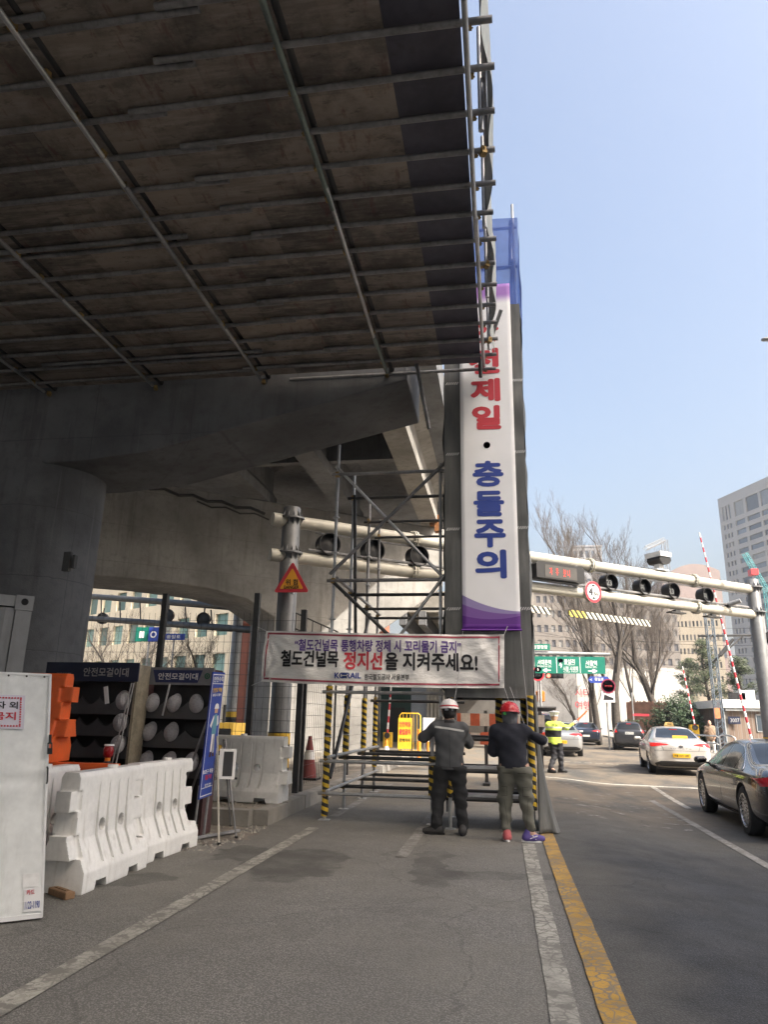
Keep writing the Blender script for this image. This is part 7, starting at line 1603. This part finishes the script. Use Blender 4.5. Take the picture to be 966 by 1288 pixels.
m_hotel = M('beige_stone', (.38, .33, .255), .85, var=.08, scale=.3); m_hotg = blinds('beige_building_glass', (.10, .10, .095))
Pq = PX(850, 205, 0, 770); Wq = PX(914, 196, 0, 770).x - Pq.x; Hq = AY(880, 760, 205).z; n = 11
facade('beige_hotel', 'broad beige stone building with rows of small windows behind the lattice mast', Pq, (1, -.25, 0), Wq * 1.05, 20, [(Hq * (k + .3) / 9, Hq * (k + .72) / 9) for k in range(8)], [((i + .25) * Wq / n, (i + .75) * Wq / n) for i in range(n)], m_hotel, m_hotg, Hq, .4, roofmat=m_hotel)
m_brn = M('rosy_brown_cladding', (.24, .185, .17), .7, var=.1, scale=.2); Pb = PX(832, 330, 0, 720); Wb = PX(906, 330, 0, 720).x - Pb.x; Hb = AY(870, 722, 330).z
bd_ = thing('domed_office', 'rosy brown office block with a low curved roof behind the gantry', 'building', Pb + X3 * Wb / 2); b = MB(); N = 20; b.prism([(Pb.x + Wb, 330, 0)] + [(Pb.x + Wb * (1 - i / N), 330, Hb * (.90 + .17 * math.sin(math.pi * (.15 + .60 * (1 - i / N))))) for i in range(N + 1)] + [(Pb.x, 330, 0)], (0, 30, 0)); b.build('body', m_brn, bd_)
for k in range(4): b = MB(); b.box(Pb.x + 1, Pb.x + Wb - 1, 329.7, 330.2, Hb * (.44 + .11 * k), Hb * (.49 + .11 * k)); b.build('window_band', m_offg, bd_)
m_bb = M('brown_flats', (.19, .172, .155), .85, var=.12, scale=.3); m_bg2 = blinds('flats_glass', (.09, .09, .10))
for k, (xa, xb, yt, Y, lb, wm, nc, nr) in enumerate(((664, 742, 745, 150, 'brown block of flats behind the green direction sign', m_bb, 9, 9), (742, 850, 752, 165, 'tan office block seen through the bare tree crowns', M('tan_block', (.20, .182, .165), .85, var=.1, scale=.3), 12, 9), (720, 757, 688, 260, 'grey tower block top behind the tall bare tree', M('grey_tower', (.28, .285, .30), .8, var=.08, scale=.2), 5, 12), (680, 700, 735, 240, 'blue-grey glass tower beside the wrapped scaffold', M('blue_grey_tower', (.17, .20, .25), .5, var=.1, scale=.2), 4, 14))):
    a, c = PX(xa, Y, 0, yt), PX(xb, Y, 0, yt); Hk = AY((xa + xb) / 2, yt, Y).z; Wk = c.x - a.x; facade('city_block', lb, a, (1, 0, 0), Wk, 15, [(Hk * (i + .28) / nr, Hk * (i + .75) / nr) for i in range(nr)], [((i + .22) * Wk / nc, (i + .78) * Wk / nc) for i in range(nc)], wm, m_bg2 if k < 2 else m_offg, Hk, .3, roofmat=wm)
# tower cranes
def crane(label, base, top, tip, mat, cat='crane', sz=1.0):
    t = thing('tower_crane', label, cat, Vector(base)); b = MB()
    def truss(p, q, s, n):
        p, q = Vector(p), Vector(q); dd = (q - p).normalized(); u = dd.orthogonal().normalized() * s; w = dd.cross(u).normalized() * s
        cr = [u + w, u - w, -u - w, -u + w]
        for e in cr: b.tube(p + e, q + e, s * .14, 4)
        for k in range(n):
            a_, c_ = p.lerp(q, k / n), p.lerp(q, (k + 1) / n)
            for i in range(4): b.tube(a_ + cr[i], c_ + cr[(i + 1) % 4], s * .09, 3)
    truss(base, top, .7 * sz, 20); b.build('mast', mat, t); b2 = b; b = MB(); truss(top, tip, .55 * sz, 14); b.build('jib', mat, t); return t
Yc = 235; p = AY(836, 679, Yc); crane('grey lattice construction crane beside the camera box', PX(836, Yc, 0, 679), p, AY(812, 690, Yc - 12), M('crane_grey', (.25, .25, .25), .6)); Yc = 150; p = AY(966, 745, Yc); crane('turquoise luffing crane jib rising past the gantry post', PX(966, Yc, 0, 745), p, AY(937, 696, Yc), M('crane_turquoise', (.08, .36, .38), .5), sz=.75)
c = AY(948, 720, 150); o = MB(); o.box(c.x - .7, c.x + .7, 149, 151, c.z - .6, c.z + .6); q = o.build('crane_cab', m_red, bpy.data.objects.get('tower_crane.001'))

# ================================================================== seen through the gap under the far pier
m_apt = M('cream_render', (.62, .55, .42), .85, var=.08, scale=.4, stain=.12); m_aptg = blinds('green_tint_glass', (.14, .24, .22)); m_rbrk = M('red_brick_render', (.33, .12, .075), .9, var=.15, scale=.8)
Pa = AY(70, 900, 66); dA = Vector((.86, -.51, 0)).normalized(); Wa = 31.0
facade('apartment_block', 'cream apartment block with green windows seen under the pier', (Pa.x, 66, 0), dA, Wa, 12, [(1.2 + 3.1 * k, 2.9 + 3.1 * k) for k in range(4)], [(1.0 + i * 2.55, 2.6 + i * 2.55) for i in range(12)], m_apt, m_aptg, 15.5, .3, roofmat=m_apt)
Pr = AY(291, 900, 46); facade('brick_building', 'red brick building with a green window beside the apartment block', (Pr.x, 46, 0), (.9, -.43, 0), 6.5, 8, [(1.0, 2.4), (3.6, 5.2)], [(1.1, 2.5), (3.9, 5.3)], m_rbrk, m_aptg, 7.3, .3, roofmat=m_rbrk)
bare_tree('bare tree before the apartment block beside the dark pier column', PX(128, 40), 9, .14, 41, (.05, 0), .6, 5, 'bare trees under the pier'); bare_tree('bare tree before the apartment block behind the blue-titled rack', PX(246, 38), 8, .12, 43, (-.1, 0), .6, 5, 'bare trees under the pier'); bare_tree('low bare tree beyond the mesh fence post', PX(176, 44), 9, .12, 47, (.1, 0), .6, 5, 'bare trees under the pier')
bush('olive green shrub behind the dark sheet fence', PX(118, 34), (2.2, 1.2, 1.1), m_olive, 17, 2200, .08)
g2 = thing('rear_gantry', 'dark twin-pipe signal gantry silhouetted under the far pier', 'gantry', PX(290, 31)); E1, E2 = AY(292, 770, 31), AY(86, 748, 40)
lo1, lo2 = AY(294, 796, 31), AY(86, 776, 40)
for a, c in ((E1, E2), (lo1, lo2)): b = MB(); b.tube(a + X3 * 1.5 - Y3 * 1.0, c, .16, 12); b.build('beam_pipe', m_pipe_d, g2, smooth=40)
P = PX(290, 31); b = MB(); b.lathe([(.24, 0), (.22, E1.z + .4)], 20, P); b.build('post', m_steel, g2, smooth=40); b = MB(); b.lathe([(.25, .3), (.25, 1.6)], 20, P); o = b.build('striped_band', m_band, g2); off = P - ORG[g2.name]
for v in o.data.vertices: v.co -= off
o.location = off
P = Vector((E2.x, 40, 0)); b = MB(); b.lathe([(.24, 0), (.22, E2.z + .4)], 20, P); b.build('post', m_steel, g2, smooth=40)
for k in range(7): u = .1 + .13 * k; p = E1.lerp(E2, u); q = lo1.lerp(lo2, u); b = MB(); b.tube(p, q, .04, 6); b.build('hanger', m_pipe_d, g2)
for px, py, lb in ((211, 774, 'dark round signal lamp of the rear gantry beside the fence post'), (256, 779, 'dark round signal lamp of the rear gantry over the blue-titled rack'), (129, 778, 'grey round signal lamp of the rear gantry closest to the pier column')):
    Yk = 31 + (292 - px) / 206 * 9 - .2; c = AY(px, py, Yk); t = thing('crossing_signal', lb, 'signal', c, 'signals of the rear gantry'); b = MB(); b.lathe([(.30, -.15), (.33, 0), (.33, .12), (.28, .03), (0, .05)], 20, c, (X3, Z3, -Y3)); b.build('housing', m_black, t, smooth=40); b = MB(); b.tube(c, c + Z3 * .6, .04, 6); b.build('hanger_arm', m_black, t)
c = AY(187, 798, 39); t = thing('road_sign', 'green and blue road sign beyond the rear gantry', 'sign', Vector((c.x, 39, 0))); b = MB(); b.box(c.x - .85, c.x - .05, 39, 39.04, c.z - .42, c.z + .42); b.build('green_panel', m_green, t); b = MB(); b.box(c.x - .03, c.x + .6, 39, 39.04, c.z - .42, c.z + .42); b.build('blue_panel', m_blue, t); b = MB(); b.lathe([(.2, 0), (.12, 0)], 16, c + Vector((.28, -.01, 0)), (X3, Z3, -Y3), cap=False); b.build('white_ring', m_txt_w, t); b = MB(); b.box(c.x - .6, c.x - .3, 38.985, 38.99, c.z - .2, c.z + .2); b.build('white_block', m_txt_w, t); b = MB(); b.tube((c.x, 39.1, 0), (c.x, 39.1, c.z + .4), .06, 8); b.build('pole', m_steel, t)
c = AY(218, 801, 37); t = thing('blue_sign', 'long blue name board with white characters beyond the rear gantry', 'sign', Vector((c.x, 37, 0))); b = MB(); b.box(c.x - .75, c.x + .65, 37, 37.05, c.z - .17, c.z + .17); b.build('board', m_blue, t); lettering(t, '통일로', c, X3, Z3, .2, m_txt_w, .8, .02, .01); b = MB(); b.tube((c.x, 37.1, 0), (c.x, 37.1, c.z + .2), .05, 8); b.build('pole', m_steel, t)
# machinery behind the barriers
mc = AY(262, 905, 20); t = thing('yellow_compressor', 'small yellow and black site machine behind the barrier on the kerb', 'machine', (mc.x, 20, .19)); b = MB(); b.box(mc.x - .75, mc.x + .75, 20, 21, .5, 1.25); b.build('body', M('dull_yellow', (.35, .22, .03), .6, stain=.4), t); b = MB(); b.box(mc.x - .7, mc.x + .7, 19.97, 20.0, .8, 1.1); b.build('grille', m_black, t); b = MB(); b.box(mc.x - .8, mc.x + .8, 19.95, 21.05, .19, .5); b.build('skid', m_black, t); b = MB(); b.tube((mc.x + .3, 20.4, 1.25), (mc.x + .3, 20.4, 1.75), .05, 8); b.build('exhaust', m_black, t)

# ================================================================== beyond the scaffold, in the sun
c = AY(509, 922, 24.5); ab = thing('caution_board', 'yellow A-frame caution board with red Korean lettering in the sunlit yard', 'sign', (c.x, 24.5, 0)); z0, z1 = AY(509, 942, 24.5).z, AY(509, 903, 24.5).z; w_ = .46
b = MB(); b.prism([(c.x - w_ / 2, 24.5, z0), (c.x + w_ / 2, 24.5, z0), (c.x + w_ / 2, 24.62, z1), (c.x - w_ / 2, 24.62, z1)], (0, .02, 0)); b.build('board', m_yel, ab)
up_ = Vector((0, .12, z1 - z0)).normalized(); lettering(ab, '안전제일', Vector((c.x, 24.59, z0 + (z1 - z0) * .80)), X3, up_, .16, m_txt_r, .38, .02, .012); lettering(ab, '출입금지', Vector((c.x, 24.565, z0 + (z1 - z0) * .55)), X3, up_, .18, m_txt_r, .38, .03, .012); lettering(ab, '관계자외', Vector((c.x, 24.535, z0 + (z1 - z0) * .28)), X3, up_, .12, m_txt_b, .36, .02, .012)
b = MB()
for s in (-1, 1): b.tube((c.x + s * .2, 24.46, 0), (c.x + s * .2, 24.66, z1), .015, 6); b.tube((c.x + s * .2, 25.1, 0), (c.x + s * .2, 24.68, z1), .015, 6)
b.build('leg_frame', m_pipe_d, ab)
def hoop(label, px0, px1, Y, top, mat):
    a, c = AY(px0, top, Y), AY(px1, top, Y); t = thing('site_railing', label, 'railing', (a.x, Y, 0), 'yellow tube railings in the yard'); b = MB(); b.path([(a.x, Y, .02), (a.x, Y, a.z - .08), (a.x + .08, Y, a.z), (c.x - .08, Y, a.z), (c.x, Y, a.z - .08), (c.x, Y, .02)], .022, 8); b.build('hoop', mat, t, smooth=60); b = MB()
    for k in range(1, 6): x = a.x + (c.x - a.x) * k / 6; b.tube((x, Y, .25), (x, Y, a.z), .009, 6)
    b.tube((a.x, Y, .25), (c.x, Y, .25), .02, 6); b.build('bars', mat, t)
hoop('yellow tube railing behind the caution board', 503, 529, 29, 897, m_yel)
def post(label, px, Y, yt, mat):
    p = PX(px, Y); t = thing('delineator_post', label, 'post', p); zt_ = AY(px, yt, Y).z; b = MB(); b.lathe([(.14, 0), (.12, .05), (.045, .06), (.045, zt_ - .02), (0, zt_)], 14, p); b.build('shaft', mat, t, smooth=40); b = MB(); b.lathe([(.047, zt_ * .62), (.047, zt_ * .78)], 14, p); b.build('white_band', m_txt_w, t)
post('orange-red flexible post beside the caution board', 527, 27.5, 917, m_orange); post('small orange post behind the worker in charcoal', 538.5, 31, 922, m_orange)
cone((PX(487, 27.2).x, 27.2, 0), 1.0, 'orange traffic cone at the foot of the sunlit pier')
c = AY(541, 913, 26.5); t = thing('white_board', 'small white board on a stand beside the worker in charcoal', 'board', (c.x, 26.5, 0)); b = MB(); b.box(c.x - .25, c.x + .25, 26.5, 26.53, c.z - .28, c.z + .28); b.build('panel', m_white, t); b = MB(); b.tube((c.x - .2, 26.52, 0), (c.x - .2, 26.52, c.z), .015, 6); b.tube((c.x + .2, 26.52, 0), (c.x + .2, 26.52, c.z), .015, 6); b.build('leg', m_pipe, t)
bb = thing('yard_building', 'green and blue-grey clad site building at the back of the sunlit yard', 'building', PX(520, 47)); Y = 47; zt_ = AY(520, 820, Y).z
for xa, xb, mm, nm in ((478, 517, M('dark_green_cladding', (.012, .05, .045), .6, var=.15, scale=1), 'green_wall'), (517, 536, M('blue_grey_cladding', (.33, .38, .45), .6, var=.08, scale=1), 'grey_wall'), (536, 560, M('pale_cladding', (.42, .41, .38), .7, var=.15, scale=1), 'ribbed_wall'), (560, 668, M('yard_dark_wall', (.14, .13, .12), .8, var=.2, scale=1), 'dark_wall')):
    a, c = PX(xa, Y), PX(xb, Y); b = MB(); b.box(a.x, c.x, Y, Y + 6, 0, zt_); 
    if nm == 'ribbed_wall':
        for k in range(5): x = a.x + (c.x - a.x) * (k + .5) / 5; b.box(x - .06, x + .06, Y - .14, Y, 0, zt_)
    b.build(nm, mm, bb)
a, c = PX(470, Y), PX(668, Y); b = MB(); b.box(a.x, c.x, Y - .4, Y + 6.4, zt_, zt_ + .4); b.build('roof', m_conc2, bb)
b = MB(); x = PX(500, Y).x; b.box(x - .5, x + .5, Y - .03, Y, .1, 2.1); b.build('door', m_black, bb)
# canopy of the farther ramp
rp = thing('far_ramp', 'dark underside of a farther ramp with broad slats behind the tower', 'bridge', PX(590, 36, 5)); a, c = AY(505, 792, 36), AY(670, 770, 36); b = MB(); b.prism([(a.x, 34, a.z + .6), (c.x, 34, a.z + .6), (c.x, 34, a.z + 1.6), (a.x, 34, a.z + 1.6)], (0, 24, 0)); b.build('slab', m_conc2, rp)
for k in range(7): x = a.x + (c.x - a.x) * (k + .4) / 7; b = MB(); b.box(x - .16, x + .16, 33.6, 58, a.z - .05, a.z + .598); b.build('rib', m_conc, rp)
b = MB(); b.box(c.x - 1.2, c.x - .2, 40, 41.5, 0, a.z); b.build('column', m_conc, rp)
# red and white barricades behind the tower legs
for k, (z, Yk, x0_, x1_) in enumerate(((.0, 17.0, -1.15, .35), (.0, 18.1, -.5, 1.0))):
    t = thing('barricade', ('red and white boarded barricade behind the tower legs', 'orange-red barricade farther behind the tower legs')[k], 'barricade', ((x0_ + x1_) / 2, Yk, 0)); b = MB()
    for x in (x0_ + .1, x1_ - .1): b = MB(); b.box(x - .04, x + .04, Yk, Yk + .06, 0, 1.7); b.build('upright', m_pipe_d, t)
    for j, (za, zb) in enumerate(((.95, 1.2), (1.35, 1.62))):
        n = 7
        for i in range(n): u0, u1 = x0_ + (x1_ - x0_) * i / n, x0_ + (x1_ - x0_) * (i + 1) / n; b = MB(); b.prism([(u0, Yk - .03, za), (u1, Yk - .03, za), (u1, Yk - .03, zb), (u0, Yk - .03, zb)], (0, .03, 0)); b.build('board', M('barricade_red', (.42, .085, .035), .6, var=.25, scale=6, stain=.5) if (i + j + k) % 2 else M('barricade_white', (.5, .44, .38), .6, var=.2, scale=6, stain=.6, dirt=(.3, .1, .05)), t)
    b = MB()
    for x in (x0_ + .1, x1_ - .1): b = MB(); b.box(x - .08, x + .08, Yk - .3, Yk + .36, 0, .06); b.build('foot', m_pipe_d, t)
# dark office block beside the road, behind and to the side of the viewer; it throws the shade over the near lane
m_rg = M('roadside_grey', (.30, .29, .28), .8, var=.1, scale=.3)
facade('roadside_block', 'large grey office block standing beside the road behind the viewpoint', (20.0, -4.35, 0), (0, -1, 0), 50, 22, [(3.4 * k + 1.0, 3.4 * k + 2.8) for k in range(10)], [(1.2 + 3.4 * i, 3.4 + 3.4 * i) for i in range(14)], m_rg, m_offg, 37, .3)
facade('shade_wing', 'narrow unseen wing added to the roadside office block to step down its shade', (20.0, -2.65, 0), (0, -1, 0), 1.65, 18, [(3.4 * k + 1.0, 3.4 * k + 2.4) for k in range(8)], [(.4, 1.2)], m_rg, m_offg, 31, .3)  # unseen lower wing added so sun still reaches the crosshead end
facade('tall_shade_wing', 'taller unseen wing added to the roadside office block to shade the gantry', (20.0, -1.1, 0), (0, -1, 0), 1.5, 18, [(3.4 * k + 1.0, 3.4 * k + 2.4) for k in range(9)], [(.4, 1.1)], m_rg, m_offg, 35, .3)  # unseen taller wing added to keep the gantry's near end in shade
# ================================================================== haze
HAZE = .0005
hz = MB(); hz.box(-1600, 1600, -1600, 1600, -2, 120)
hm = bpy.data.materials.new('air_haze'); hm.use_nodes = True; hn = hm.node_tree.nodes; hn.remove(hn['Principled BSDF'])
pv_ = hn.new('ShaderNodeVolumePrincipled'); pv_.inputs['Density'].default_value = HAZE; pv_.inputs['Color'].default_value = (.86, .92, 1.0, 1); pv_.inputs['Anisotropy'].default_value = .35
hm.node_tree.links.new(pv_.outputs[0], hn['Material Output'].inputs['Volume'])
ho_ = hz.build('haze', hm); ho_['kind'] = 'stuff'; ho_['label'] = 'thin pale city haze filling the air'
